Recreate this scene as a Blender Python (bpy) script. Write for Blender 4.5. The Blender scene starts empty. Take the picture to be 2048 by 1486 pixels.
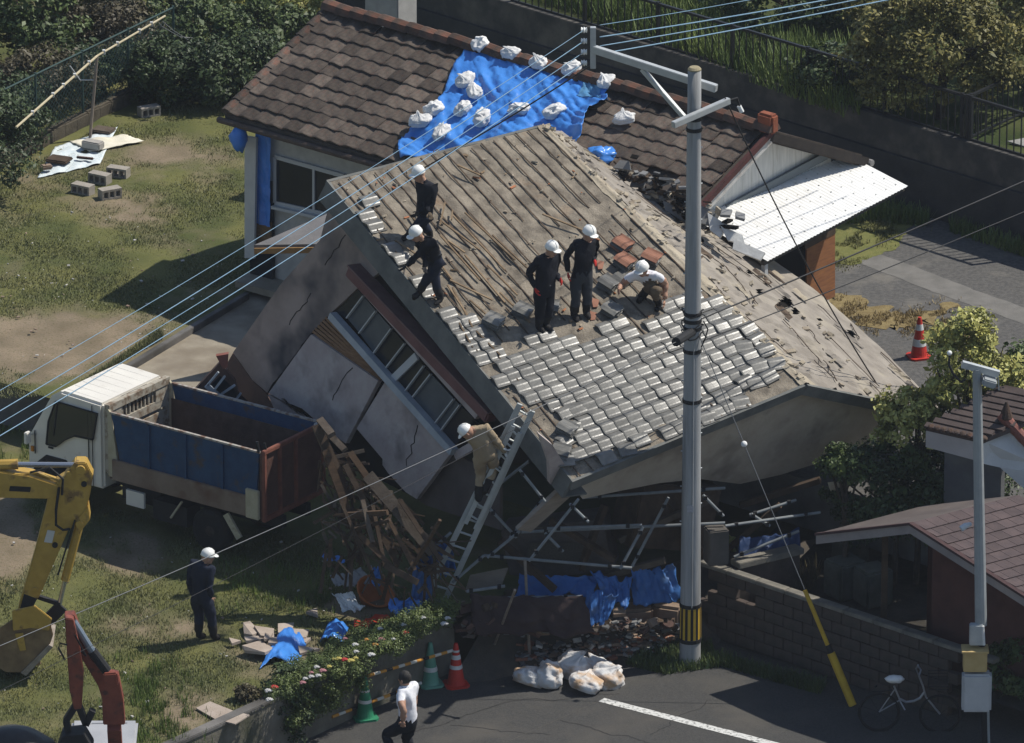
import bpy, bmesh, math, random
import numpy as np
from mathutils import Vector, Matrix, noise
random.seed(7); rng = np.random.default_rng(7)
PI = math.pi
SC = bpy.context.scene
COL = SC.collection

# ------------------------------------------------------------------ camera, sky, sun, exposure
ELEV = math.radians(21.0); DIST = 150.0; PPM = 117.0; FOC = PPM * DIST
AX = Vector((1, 0, 0)); AF = Vector((0, math.cos(ELEV), -math.sin(ELEV))); AU = Vector((0, math.sin(ELEV), math.cos(ELEV)))
CAM = -DIST * AF
cam_d = bpy.data.cameras.new('camera'); cam = bpy.data.objects.new('camera', cam_d); COL.objects.link(cam)
cam.matrix_world = Matrix(((AX.x, AU.x, -AF.x, CAM.x), (AX.y, AU.y, -AF.y, CAM.y), (AX.z, AU.z, -AF.z, CAM.z), (0, 0, 0, 1)))
cam_d.sensor_width = 36.0; cam_d.lens = 36.0 * FOC / 2048.0; cam_d.clip_start = 1.0; cam_d.clip_end = 1000.0
SC.camera = cam
SUN = Vector((0.663, 0.24, 1.0)).normalized()
world = bpy.data.worlds.new('World'); SC.world = world; world.use_nodes = True
wn = world.node_tree.nodes; wl = world.node_tree.links
sky = wn.new('ShaderNodeTexSky'); sky.sky_type = 'NISHITA'; sky.sun_disc = False
sky.sun_elevation = math.asin(SUN.z); sky.sun_rotation = math.atan2(SUN.x, SUN.y)
sky.air_density = 1.0; sky.dust_density = 0.6; sky.ozone_density = 1.0
bg = wn['Background']; wl.new(sky.outputs[0], bg.inputs[0]); bg.inputs[1].default_value = 0.1
sd = bpy.data.lights.new('sun', 'SUN'); sd.energy = 4.5; sd.angle = math.radians(0.5); sd.color = (1.0, 0.95, 0.86)
sun = bpy.data.objects.new('sun', sd); COL.objects.link(sun); sun.rotation_euler = SUN.to_track_quat('Z', 'Y').to_euler()
SC.view_settings.view_transform = 'Standard'; SC.view_settings.look = 'None'
SC.view_settings.exposure = 0.15; SC.view_settings.gamma = 1.0; SC.view_settings.use_curve_mapping = False
HAZE = 0.00016
SC.render.engine = 'CYCLES'; SC.cycles.use_denoising = True; SC.cycles.max_bounces = 6; SC.cycles.diffuse_bounces = 3

# ------------------------------------------------------------------ survey helpers: a point of the photograph + one known distance = a place
def ray(px, py): return AF + AX * ((px - 1024) / FOC) - AU * ((py - 743) / FOC)
def G(px, py, z=0.0):
    d = ray(px, py); return CAM + d * ((z - CAM.z) / d.z)
def PD(px, py, dep): return CAM + ray(px, py) * (DIST + dep)
def PY(px, py, y):
    d = ray(px, py); return CAM + d * ((y - CAM.y) / d.y)
def PL(px, py, p0, n):
    d = ray(px, py); return CAM + d * ((p0 - CAM).dot(n) / d.dot(n))
def proj(p):
    v = Vector(p) - CAM; k = v.dot(AF); return (1024 + FOC * v.dot(AX) / k, 743 - FOC * v.dot(AU) / k)
def depth(p): return (Vector(p) - CAM).dot(AF) - DIST
def inpoly(x, y, poly):
    c = False; n = len(poly)
    for i in range(n):
        x1, y1 = poly[i]; x2, y2 = poly[i - 1]
        if (y1 > y) != (y2 > y) and x < (x2 - x1) * (y - y1) / (y2 - y1) + x1: c = not c
    return c
def V(*a): return Vector(a)

# ------------------------------------------------------------------ materials
MATS = {}
def mat(name, col, col2=None, scale=6.0, rough=0.85, spec=0.3, bump=0.15, bscale=30.0, metal=0.0, rand=0.0, lo=0.35, hi=0.65,
        col3=None, scale3=1.2, lo3=0.5, hi3=0.7, trans=0.0, alpha=1.0, attr=None, stretch=None, wave=None):
    if name in MATS: return MATS[name]
    m = bpy.data.materials.new(name); m.use_nodes = True; nt = m.node_tree; N = nt.nodes; Lk = nt.links
    b = N['Principled BSDF']; b.inputs['Roughness'].default_value = rough; b.inputs['Metallic'].default_value = metal
    b.inputs['Specular IOR Level'].default_value = spec
    tc = N.new('ShaderNodeTexCoord'); co = tc.outputs['Object']
    if stretch:
        mp = N.new('ShaderNodeMapping'); mp.inputs['Scale'].default_value = stretch; Lk.new(co, mp.inputs['Vector']); co = mp.outputs[0]
    def mixc(fac, a, bb):
        x = N.new('ShaderNodeMix'); x.data_type = 'RGBA'; Lk.new(fac, x.inputs[0])
        for i, q in ((6, a), (7, bb)):
            if isinstance(q, tuple): x.inputs[i].default_value = (*q, 1)
            else: Lk.new(q, x.inputs[i])
        return x.outputs[2]
    def nz(sc, det=5.0, rg=0.6):
        n = N.new('ShaderNodeTexNoise'); n.inputs['Scale'].default_value = sc; n.inputs['Detail'].default_value = det
        n.inputs['Roughness'].default_value = rg; Lk.new(co, n.inputs['Vector']); return n.outputs[0]
    def ramp(v, lo_, hi_):
        r_ = N.new('ShaderNodeMapRange'); r_.inputs[1].default_value = lo_; r_.inputs[2].default_value = hi_; Lk.new(v, r_.inputs[0]); return r_.outputs[0]
    cur = col
    if attr:
        at = N.new('ShaderNodeAttribute'); at.attribute_name = attr
        cur = at.outputs['Color'] if attr == 'gcol' else mixc(at.outputs['Fac'], col, col2)
        if attr == 'gcol' and col2:
            cur = mixc(ramp(nz(scale), lo, hi), cur, col2)
    elif col2:
        cur = mixc(ramp(nz(scale), lo, hi), col, col2)
    if col3: cur = mixc(ramp(nz(scale3, 3.0, 0.55), lo3, hi3), cur, col3)
    if rand:
        oi = N.new('ShaderNodeObjectInfo'); hs = N.new('ShaderNodeHueSaturation')
        rr = N.new('ShaderNodeMapRange'); rr.inputs[3].default_value = 1 - rand; rr.inputs[4].default_value = 1 + rand
        Lk.new(oi.outputs['Random'], rr.inputs[0]); Lk.new(rr.outputs[0], hs.inputs['Value'])
        if isinstance(cur, tuple): hs.inputs['Color'].default_value = (*cur, 1)
        else: Lk.new(cur, hs.inputs['Color'])
        cur = hs.outputs[0]
    if isinstance(cur, tuple): b.inputs['Base Color'].default_value = (*cur, 1)
    else: Lk.new(cur, b.inputs['Base Color'])
    if bump:
        bp = N.new('ShaderNodeBump'); bp.inputs['Strength'].default_value = bump; bp.inputs['Distance'].default_value = 0.03
        Lk.new(nz(bscale, 6.0), bp.inputs['Height']); Lk.new(bp.outputs[0], b.inputs['Normal'])
    if trans: b.inputs['Transmission Weight'].default_value = trans
    MATS[name] = m; return m

# ------------------------------------------------------------------ mesh builder
class MB:
    def __init__(s): s.v = []; s.f = []; s.m = []
    def add(s, vs, fs, mi=0):
        o = len(s.v); s.v += [Vector(p) for p in vs]; s.f += [tuple(i + o for i in f) for f in fs]; s.m += [mi] * len(fs); return s
    def box(s, c, size, R=None, mi=0):
        c = Vector(c); h = [q / 2 for q in size]
        vs = [Vector((x * h[0], y * h[1], z * h[2])) for x in (-1, 1) for y in (-1, 1) for z in (-1, 1)]
        if R: vs = [R @ p for p in vs]
        return s.add([c + p for p in vs], [(0, 1, 3, 2), (4, 6, 7, 5), (0, 4, 5, 1), (2, 3, 7, 6), (0, 2, 6, 4), (1, 5, 7, 3)], mi)
    def bar(s, p0, p1, w, h, up=Vector((0, 0, 1)), mi=0):
        p0 = Vector(p0); p1 = Vector(p1); d = (p1 - p0); L = d.length; d = d / max(L, 1e-6)
        x = d.cross(up)
        if x.length < 1e-4: x = d.cross(Vector((0, 1, 0)))
        x.normalize(); z = x.cross(d)
        R = Matrix((x, d, z)).transposed()
        return s.box((p0 + p1) / 2, (w, L, h), R, mi)
    def tube(s, pts, r, n=8, mi=0, cap=True):
        pts = [Vector(p) for p in pts]; k = len(pts)
        rs = r if isinstance(r, (list, tuple)) else [r] * k
        vs = []; up = Vector((0.12, 0.33, 0.94))
        for i, p in enumerate(pts):
            t = (pts[min(i + 1, k - 1)] - pts[max(i - 1, 0)]).normalized()
            x = t.cross(up)
            if x.length < 0.05: x = t.cross(Vector((1, 0, 0)))
            x.normalize(); y = t.cross(x)
            vs += [p + (x * math.cos(2 * PI * j / n) + y * math.sin(2 * PI * j / n)) * rs[i] for j in range(n)]
        fs = [(i * n + j, i * n + (j + 1) % n, (i + 1) * n + (j + 1) % n, (i + 1) * n + j) for i in range(k - 1) for j in range(n)]
        if cap: fs += [tuple(range(n - 1, -1, -1)), tuple((k - 1) * n + j for j in range(n))]
        return s.add(vs, fs, mi)
    def prism(s, poly, vec, mi=0):
        poly = [Vector(p) for p in poly]; vec = Vector(vec); n = len(poly)
        fs = [tuple(range(n)), tuple(range(2 * n - 1, n - 1, -1))] + [(i, i + n, (i + 1) % n + n, (i + 1) % n) for i in range(n)]
        return s.add(poly + [p + vec for p in poly], fs, mi)
    def lathe(s, prof, o=(0, 0, 0), n=16, R=None, mi=0):
        o = Vector(o); vs = []
        for r, z in prof:
            for j in range(n):
                p = Vector((r * math.cos(2 * PI * j / n), r * math.sin(2 * PI * j / n), z)); vs.append(o + (R @ p if R else p))
        k = len(prof)
        fs = [(i * n + j, i * n + (j + 1) % n, (i + 1) * n + (j + 1) % n, (i + 1) * n + j) for i in range(k - 1) for j in range(n)]
        fs += [tuple(range(n - 1, -1, -1)), tuple((k - 1) * n + j for j in range(n))]
        return s.add(vs, fs, mi)
    def lump(s, c, rad, seed=0, amp=0.15, freq=2.0, R=None, nu=14, nv=9, mi=0, flat=None, oc=4, sq=1.0):
        c = Vector(c); vs = []; so = Vector((seed * 3.7, seed * 1.3, seed * 7.1))
        for i in range(nv + 1):
            th = PI * i / nv
            for j in range(nu):
                ph = 2 * PI * j / nu
                d = Vector((math.sin(th) * math.cos(ph), math.sin(th) * math.sin(ph), math.cos(th)))
                k = 1 + amp * noise.fractal(d * freq + so, 1.0, 2.0, oc)
                if sq != 1.0: d = Vector([math.copysign(abs(q) ** sq, q) for q in d])
                p = Vector((d.x * rad[0] * k, d.y * rad[1] * k, d.z * rad[2] * k))
                if flat is not None and p.z < flat: p.z = flat + (p.z - flat) * 0.15
                vs.append(c + (R @ p if R else p))
        fs = [(i * nu + j, (i + 1) * nu + j, (i + 1) * nu + (j + 1) % nu, i * nu + (j + 1) % nu) for i in range(nv) for j in range(nu)]
        return s.add(vs, fs, mi)
    def sheet(s, fn, nu, nv, th=0.0, mi=0):
        vs = [Vector(fn(i / nu, j / nv)) for j in range(nv + 1) for i in range(nu + 1)]
        fs = [(j * (nu + 1) + i, j * (nu + 1) + i + 1, (j + 1) * (nu + 1) + i + 1, (j + 1) * (nu + 1) + i) for j in range(nv) for i in range(nu)]
        return s.add(vs, fs, mi)
    def build(s, name, mats, parent=None, smooth=False, bevel=0.0, solid=0.0, label=None):
        me = bpy.data.meshes.new(name); org = origin(parent)
        me.from_pydata([tuple(p - org) for p in s.v], [], s.f)
        mats = mats if isinstance(mats, (list, tuple)) else [mats]
        for m in mats: me.materials.append(m)
        me.polygons.foreach_set('material_index', s.m)
        bm = bmesh.new(); bm.from_mesh(me)
        bmesh.ops.remove_doubles(bm, verts=bm.verts, dist=1e-5)
        bmesh.ops.recalc_face_normals(bm, faces=bm.faces)
        if solid:
            bm.normal_update(); vm = {v: bm.verts.new(v.co - v.normal * solid) for v in bm.verts[:]}
            for f in bm.faces[:]: bm.faces.new([vm[v] for v in reversed(f.verts)])
            for e in [e for e in bm.edges if len(e.link_faces) == 1 and e.verts[0] in vm and e.verts[1] in vm]:
                bm.faces.new([e.verts[1], e.verts[0], vm[e.verts[0]], vm[e.verts[1]]])
            bmesh.ops.recalc_face_normals(bm, faces=bm.faces)
        if bevel:
            es = [e for e in bm.edges if len(e.link_faces) == 2 and e.calc_face_angle(0) > 0.6]
            bmesh.ops.bevel(bm, geom=es, offset=bevel, segments=2, affect='EDGES', clamp_overlap=True)
        bm.to_mesh(me); bm.free()
        if smooth: me.polygons.foreach_set('use_smooth', [True] * len(me.polygons))
        o = bpy.data.objects.new(name, me); COL.objects.link(o)
        if parent: o.parent = parent
        if label: o['label'] = label
        return o
def origin(o):
    p = Vector((0, 0, 0))
    while o: p = p + o.location; o = o.parent
    return p
def tag(o, label=None, cat=None, group=None, kind=None):
    for k, v in (('label', label), ('category', cat), ('group', group), ('kind', kind)):
        if v: o[k] = v
    return o
def thing(name, label, cat, loc=(0, 0, 0), group=None):
    o = bpy.data.objects.new(name, None); o.empty_display_size = 0.2; COL.objects.link(o); o.location = loc
    return tag(o, label, cat, group)
def dup(o, loc=None, label=None, rz=None, s=None):
    def cp(a, par):
        c = a.copy(); COL.objects.link(c)
        if par: c.parent = par
        for ch in KIDS.get(a.name, [q for q in a.children]): cp(ch, c)
        return c
    c = cp(o, None)
    if loc is not None: c.location = loc
    if label: c['label'] = label
    if rz is not None: c.rotation_euler = (0, 0, rz)
    if s: c.scale = (s, s, s)
    return c
KIDS = {}
def inst(mesh_obj, name, parent, M, label=None):
    """another object sharing mesh_obj's mesh, placed by a world matrix under an unrotated parent"""
    o = bpy.data.objects.new(name, mesh_obj.data if not isinstance(mesh_obj, bpy.types.Mesh) else mesh_obj); COL.objects.link(o)
    M = M.copy()
    if parent: o.parent = parent; M.translation = M.translation - origin(parent)
    o.matrix_local = M
    if label: o['label'] = label
    return o
def basis(x, y, z, p):
    return Matrix(((x.x, y.x, z.x, p.x), (x.y, y.y, z.y, p.y), (x.z, y.z, z.z, p.z), (0, 0, 0, 1)))
def fbm(p, sc, o=4): return noise.fractal(Vector(p) * sc, 1.0, 2.0, o)

def np_quads(name, Vt, mats, parent=None, tint=None, sel=None, smooth=False):
    """Vt: (n,4,3) quads -> one mesh"""
    n = len(Vt); org = np.array(origin(parent)); me = bpy.data.meshes.new(name)
    me.vertices.add(n * 4); me.vertices.foreach_set('co', (Vt.reshape(-1, 3) - org).astype(np.float32).ravel())
    me.loops.add(n * 4); me.loops.foreach_set('vertex_index', np.arange(n * 4, dtype=np.int32))
    me.polygons.add(n); me.polygons.foreach_set('loop_start', np.arange(0, n * 4, 4, dtype=np.int32))
    for m in (mats if isinstance(mats, (list, tuple)) else [mats]): me.materials.append(m)
    if sel is not None: me.polygons.foreach_set('material_index', sel.astype(np.int32))
    if tint is not None:
        a = me.attributes.new('tint', 'FLOAT', 'POINT'); a.data.foreach_set('value', np.repeat(tint, 4).astype(np.float32))
    me.update(); me.validate()
    o = bpy.data.objects.new(name, me); COL.objects.link(o)
    if parent: o.parent = parent
    return o
def unit(a): return a / np.maximum(np.linalg.norm(a, axis=1, keepdims=True), 1e-9)
def leaf_quads(P, Nn, L, W, droop=0.0):
    n = len(P); t = rng.normal(size=(n, 3)); t -= Nn * (t * Nn).sum(1, keepdims=True); t = unit(t); t[:, 2] -= droop; t = unit(t)
    b = unit(np.cross(Nn, t)); L = L[:, None]; W = W[:, None]; fold = Nn * L * 0.18
    return np.stack([P - t * L * 0.5, P + b * W * 0.5 - fold * 0, P + t * L * 0.5 - fold, P - b * W * 0.5], 1)
def crown_points(c, rad, n, clumps, cr, shell=0.55, flat=0.0):
    c = np.array(c); rad = np.array(rad)
    d = unit(rng.normal(size=(clumps, 3))); d[:, 2] = np.where(d[:, 2] < -0.8, -d[:, 2], d[:, 2])
    rr = shell + (1 - shell) * rng.random((clumps, 1)) ** 0.6
    cc = d * rad * rr
    k = rng.integers(0, clumps, n); r_ = cr * (0.6 + 0.8 * rng.random(clumps))[k]
    q = unit(rng.normal(size=(n, 3))) * (rng.random((n, 1)) ** 0.45) * r_[:, None]
    p = cc[k] + q * np.array([1, 1, 0.75]); nn = unit(q * 0.8 + p / rad * 0.25 + rng.normal(size=(n, 3)) * 0.4 + np.array([0, 0, 0.35]))
    ct = rng.random(clumps)[k]
    return c + p, nn, ct
# ------------------------------------------------------------------ ground levels
ZU, ZR, ZT = 0.8, -0.9, 2.3          # upper lawn, road, terrace above the retaining wall
p_, q_ = G(640, 15, 5.07), G(1545, 265, 5.07)
D1 = (q_ - p_).normalized(); D2 = Vector((-D1.y, D1.x, 0)); UP = Vector((0, 0, 1))
def mixf(a, b, t): return tuple(x * (1 - t) + y * t for x, y in zip(a, b))
GREEN, GREEN2, SOIL, SOIL2 = (0.074, 0.086, 0.030), (0.138, 0.136, 0.049), (0.235, 0.185, 0.13), (0.15, 0.12, 0.08)
def patches(px, py, lst):
    t = 0.0
    for (cx, cy, rx, ry, s) in lst:
        d = ((px - cx) / rx) ** 2 + ((py - cy) / ry) ** 2; t = max(t, s * math.exp(-d * d))
    return t
BARE_UP = [(120, 690, 210, 75, 1.0), (330, 300, 70, 30, .5), (240, 420, 110, 40, .5), (420, 330, 60, 60, .35)]
BARE_LO = [(10, 1060, 60, 90, 1.0), (260, 1110, 90, 50, .8), (390, 1420, 90, 40, .6), (560, 1320, 120, 50, .45), 
           (720, 1215, 90, 30, .8), (330, 1250, 120, 40, .3)]
def lawn_mask(p, lst):
    px, py = proj(p)
    n = fbm(p, 0.55) * 0.5 + fbm((p[0], p[1], 5), 2.6) * 0.35
    return max(0.0, min(1.0, patches(px, py, lst) * 1.05 + n * 0.9 + 0.06))
def lawn_col(p, lst):
    t = lawn_mask(p, lst); g = mixf(GREEN, GREEN2, max(0, min(1, 0.5 + fbm((p[0] + 9, p[1], 3), 1.1) * 0.9)))
    s = mixf(SOIL2, SOIL, max(0, min(1, 0.6 + fbm((p[0], p[1] + 4, 1), 1.7) * 0.8)))
    return mixf(g, s, max(0, min(1, (t - 0.1) * 1.5)))
def ground(name, p00, p10, p11, p01, nu, nv, m, colf=None, amp=0.0, kind='structure'):
    def fn(u, v):
        p = (p00 * (1 - u) + p10 * u) * (1 - v) + (p01 * (1 - u) + p11 * u) * v
        if amp and 0 < u < 1 and 0 < v < 1: p = p + UP * amp * fbm(p, 0.9)
        return p
    mb = MB().sheet(fn, nu, nv); o = mb.build(name, m, smooth=True)
    if colf:
        a = o.data.color_attributes.new('gcol', 'FLOAT_COLOR', 'POINT')
        a.data.foreach_set('color', [q for v in o.data.vertices for q in (*colf(v.co), 1.0)])
    if o.data.polygons[0].normal.z < 0: o.data.flip_normals()
    return tag(o, kind=kind)
M_lawn = mat('lawn_soil', (0, 0, 0), (0.075, 0.08, 0.034), 26, attr='gcol', lo=.5, hi=.8, rough=.95, spec=.1, bump=.45, bscale=42)
M_conc = mat('old_concrete', (.20, .17, .13), (.30, .265, .205), 1.6, rough=.9, bump=.25, bscale=22, col3=(.15, .12, .085), scale3=.9, lo3=.5, hi3=.75)
M_road = mat('road_asphalt', (.043, .043, .043), (.075, .073, .069), 45, rough=.9, spec=.25, bump=.5, bscale=120, col3=(.09, .083, .073), scale3=.9, lo3=.5, hi3=.78)
M_yard = mat('worn_asphalt', (.07, .068, .066), (.115, .11, .103), 14, rough=.92, bump=.5, bscale=70, col3=(.19, .175, .15), scale3=1.1, lo3=.56, hi3=.8)
M_wallc = mat('retaining_concrete', (.11, .105, .10), (.17, .16, .15), 1.5, rough=.95, bump=.3, bscale=14, col3=(.055, .052, .048), scale3=.8, lo3=.45, hi3=.7)
M_dirt = mat('dirt', (.11, .085, .06), (.19, .15, .105), 3, rough=1, bump=.7, bscale=25)
M_dgrass = mat('dry_grass', (.17, .125, .055), (.25, .195, .09), 9, rough=1, bump=.7, bscale=60)

W0, W1 = G(394, 1468), G(895, 1240)
wd = (W1 - W0).normalized()
ground('yard_ground', W0 - wd * 11, W1 + wd * 4.5, W1 + wd * 4.5 - D1 * 22, W0 - wd * 11 - D1 * 22, 190, 150, M_lawn, lambda p: lawn_col(p, BARE_LO), amp=.05)
big = MB(); ext = 160
big.add([(-ext, -ext, ZR - .012), (ext, -ext, ZR - .012), (ext, 4 * ext, ZR - .012), (-ext, 4 * ext, ZR - .012)], [(0, 1, 2, 3)])
tag(big.build('ground', mat('far_soil', (.06, .07, .03), (.11, .095, .055), .6, rough=1)), kind='structure')
rp = [G(-200, 1800, ZR), G(2700, 2000, ZR), G(2700, 1100, ZR), G(900, 1200, ZR)]
ground('road', W0 - wd * 13 - UP * .9 + D1 * 0, W0 - wd * 13 - UP * .9 + D1 * 30, W1 + wd * 7 - UP * .9 + D1 * 30, W1 + wd * 7 - UP * .9, 40, 40, M_road)
# driveway ramp under the wreck
dq = [G(898, 1372, ZR + .006), G(1430, 1292, ZR + .006), G(1640, 1075, -.02), G(1010, 1180, .03)]
def ramp(u, v):
    p = (dq[0] * (1 - u) + dq[1] * u) * (1 - v) + (dq[3] * (1 - u) + dq[2] * u) * v; return p + UP * (.03 * fbm(p, 1.3) * min(1, v * 4)) + V(.1 * fbm((u * 9, 3, 0), 1), .12 * fbm((u * 9, 0, 0), 1), 0) * (1 - v)
tag(MB().sheet(ramp, 30, 24).build('driveway', mat('driveway_dirt', (.055, .05, .045), (.11, .09, .068), 2.2, rough=1, bump=.5, bscale=30), smooth=True), kind='structure')
# painted line on the road
for k, (xa, ya_, xb_, yb, w_) in enumerate([(760, 1486, 1010, 1405, .03), (1010, 1405, 1240, 1388, .02), (1300, 1470, 1420, 1400, .02), (900, 1450, 1100, 1470, .02), (1120, 1440, 1300, 1486, .025)]):
    p0_, p1_ = G(xa, ya_, ZR), G(xb_, yb, ZR); pd_ = (p1_ - p0_); pn_ = V(-pd_.y, pd_.x, 0).normalized()
    tag(MB().sheet(lambda u, v: p0_ + pd_ * u + pn_ * ((v - .5) * w_ + .12 * fbm((u * 3, k, 0), 1) + .03 * fbm((u * 16, k, 3), 1)) + UP * .003, 40, 1).build('asphalt_crack', mat('crack_tar', (.022, .022, .022), (.04, .038, .036), 9)), kind='structure')
l0, l1 = G(1203, 1400, ZR), G(1560, 1492, ZR); ld = (l1 - l0).normalized(); ln = Vector((-ld.y, ld.x, 0))
def linef(u, v):
    p = l0 + ld * (u * 7.5) + ln * ((v - .5) * .17 + .012 * fbm((u * 40, v * 2, 0), 1)); p.z = ZR + .006; return p
tag(MB().sheet(linef, 60, 1).build('road_marking', mat('road_paint', (.58, .58, .56), (.12, .12, .115), 18, rough=.8, lo=.5, hi=.66)), kind='structure')
# pale seam in the asphalt
s0, s1 = G(1010, 1486, ZR), G(1215, 1395, ZR)
tag(MB().sheet(lambda u, v: (s0 + (s1 - s0) * (u * 1.3 - .2) + ln * ((v - .5) * .07 + .03 * fbm((u * 9, 0, 0), 1)) + UP * .004), 30, 1).build('asphalt_seam', mat('seam', (.12, .11, .095), (.06, .058, .055), 12)), kind='structure')

# upper lawn and old slab
K1 = G(240, 833, ZU); sA = G(126, 805, ZU); sB = G(328, 682, ZU); S2 = (sB - sA).normalized()
K0 = K1 - D1 * 14
dS = (K1 - sA)                     # slab lies between line sA-sB and K1-K2
ground('upper_lawn', sA - D1 * 14, sA, sA + S2 * 24, sA + S2 * 24 - D1 * 14, 170, 240, M_lawn, lambda p: lawn_col(p, BARE_UP), amp=.05)
K2 = K1 + D2 * ((G(600, 648, ZU) - K1).dot(D2))
slabz = ZU - .1
def slabf(u, v):
    a = sA + S2 * (v * 9); b = K1 + D2 * (v * 9); p = a * (1 - u) + b * u; return V(p.x, p.y, slabz)
tag(MB().sheet(slabf, 20, 40).build('concrete_slab', M_conc), kind='structure')
kerb = MB().prism([sA + UP * -.12 + D1 * 0, sA + S2 * 6 - UP * .12, sA + S2 * 6 + D1 * .12 - UP * .12, sA + D1 * .12 - UP * .12], UP * .13)
tag(kerb.build('slab_kerb', M_wallc, bevel=.01), kind='structure')
# faces of the terrace step
fc = MB(); fc.bar(K1 - D1 * 14 + UP * -.47 + D2 * .1, K1 + UP * -.47 + D2 * .1, .2, .86); fc.bar(K1 + UP * -.5 - D1 * .1, K1 + D2 * 4.2 + UP * -.5 - D1 * .1, .2, .78)
tag(fc.build('step_wall', M_wallc), 'low grey concrete wall along the edge of the upper lawn behind the truck', 'wall')
ya = K2 - D1 * .3
ground('rear_yard', ya, ya + D1 * 26, ya + D1 * 26 + D2 * 14, ya + D2 * 14, 60, 40, M_yard)
fr = MB().bar(ya + UP * -.44 + D2 * .1, ya + D1 * 26 + UP * -.44 + D2 * .1, .2, .86)
tag(fr.build('yard_wall', M_wallc), 'dark retaining face under the wrecked house at the edge of the rear yard', 'wall')
# strips in the rear yard
def strip(name, pts, wid, m, dz, nn=40, wob=.08):
    pts = [G(x, y, ZU) for x, y in pts]
    def fn(u, v):
        k = u * (len(pts) - 1); i = min(int(k), len(pts) - 2); p = pts[i].lerp(pts[i + 1], k - i); t = (pts[i + 1] - pts[i]).normalized(); n = Vector((-t.y, t.x, 0))
        w = wid[i] * (1 - (k - i)) + wid[i + 1] * (k - i)
        return p + n * ((v - .5) * w + wob * fbm((u * 14, v * 3, dz * 100), 1)) + UP * dz
    return tag(MB().sheet(fn, nn, 3).build(name, m), kind='structure')
strip('concrete_strip', [(1690, 500), (1800, 540), (1930, 590), (2100, 650)], [.55, .6, .6, .6], mat('pale_concrete', (.125, .12, .11), (.165, .157, .145), 4), .004, wob=.03)
strip('grass_patch', [(1640, 520), (1700, 480), (1790, 430)], [1.2, 1.8, .9], mat('mown_grass', (.12, .13, .035), (.17, .165, .05), 8, bump=.7, bscale=60), .006)
strip('dry_grass_strip', [(1640, 590), (1700, 612), (1770, 640), (1840, 640), (1905, 605)], [.3, .8, .7, .5, .1], M_dgrass, .008, wob=.35)
strip('dry_grass_strip', [(1780, 655), (1850, 640), (1960, 690)], [.1, .4, .08], M_dgrass, .012, wob=.25)

# ------------------------------------------------------------------ retaining wall, terrace and fences
r0, r1 = G(1386, 126, ZT), G(1915, 287, ZT); RD = (r1 - r0).normalized(); RN = Vector((-RD.y, RD.x, 0))
rs = r0 - RD * 9; re = r1 + RD * 7
gterr = ground('terrace_ground', rs, re, re + RN * 22, rs + RN * 22, 90, 60, M_lawn, lambda p: mixf((.03, .045, .014), (.075, .085, .03), max(0, min(1, .5 + fbm(p, .8)))), amp=.1)
M_ret = mat('shade_dark_wall', (.035, .035, .036), (.06, .058, .056), 1.5, rough=1, bump=.3, bscale=14, col3=(.095, .09, .083), scale3=.7, lo3=.62, hi3=.8)  # wall in shade: the shade is put into this dark colour
rw = thing('retaining_wall', 'long dark concrete retaining wall behind the brown tiled house', 'wall', r0 - UP * ZT)
MB().bar(rs + RN * .09 - UP * .23, re + RN * .09 - UP * .23, .2, .62).build('wall_cap', mat('sunlit_cap', (.06, .057, .053), (.14, .125, .105), 1.5, rough=1, bump=.3, lo=.45, hi=.7), rw, bevel=.012)  # paler colour stands in for sunlight on the wall top
MB().bar(rs + RN * .06 - UP * 1.06, re + RN * .06 - UP * 1.06, .26, 1.04).build('wall_face', M_ret, rw)
M_iron = mat('dark_iron', (.012, .013, .015), rough=.5, spec=.4, bump=0)
def fence(a, b, label, h=.87, sp=.165, post=1.9):
    t = thing('iron_fence', label, 'fence', a, 'iron fences on the terrace'); d = (b - a); L = d.length; d.normalize(); n = Vector((-d.y, d.x, 0))
    MB().bar(a + UP * h, b + UP * h, .055, .045).build('top_rail', M_iron, t); MB().bar(a + UP * .1, b + UP * .1, .04, .035).build('bottom_rail', M_iron, t)
    pk = MB().box((0, 0, h / 2 + .04), (.018, .018, h - .1)); pk = pk.build('picket', M_iron); me = pk.data; bpy.data.objects.remove(pk)
    po = MB().box((0, 0, h / 2 + .02), (.06, .06, h + .04)); po = po.build('post', M_iron); mp = po.data; bpy.data.objects.remove(po)
    k = 0
    while k * sp < L:
        inst(mp if (k % int(post / sp)) == 0 else me, 'post' if (k % int(post / sp)) == 0 else 'picket', t, basis(d, n, UP, a + d * (k * sp))); k += 1
    inst(mp, 'post', t, basis(d, n, UP, b))
fc1 = r1 + RD * .12 + RN * .12
fence(r0 - RD * 4.6 + RN * .12, fc1, 'long black iron picket fence on top of the retaining wall')
fence(fc1 + RD * .08, fc1 + RD * 2.2, 'short black iron fence at the right edge beside the grey path')
fcb = PY(2075, 222, G(2075, 222, ZT).y); fcb.z = ZT
fence(fc1 + RN * .08, V(fcb.x, fcb.y, ZT), 'black iron fence running back from the corner of the retaining wall')
tag(MB().prism([fc1 + RD * .5 + RN * .5 + UP * .02, fc1 + RD * 4 + RN * .5 + UP * .02, fc1 + RD * 4 + RN * 1.7 + UP * .02, fc1 + RD * .9 + RN * 1.7 + UP * .02], UP * .02).build('path', mat('path_grey', (.2, .2, .19), (.27, .265, .25), 5)), kind='structure')

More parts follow.
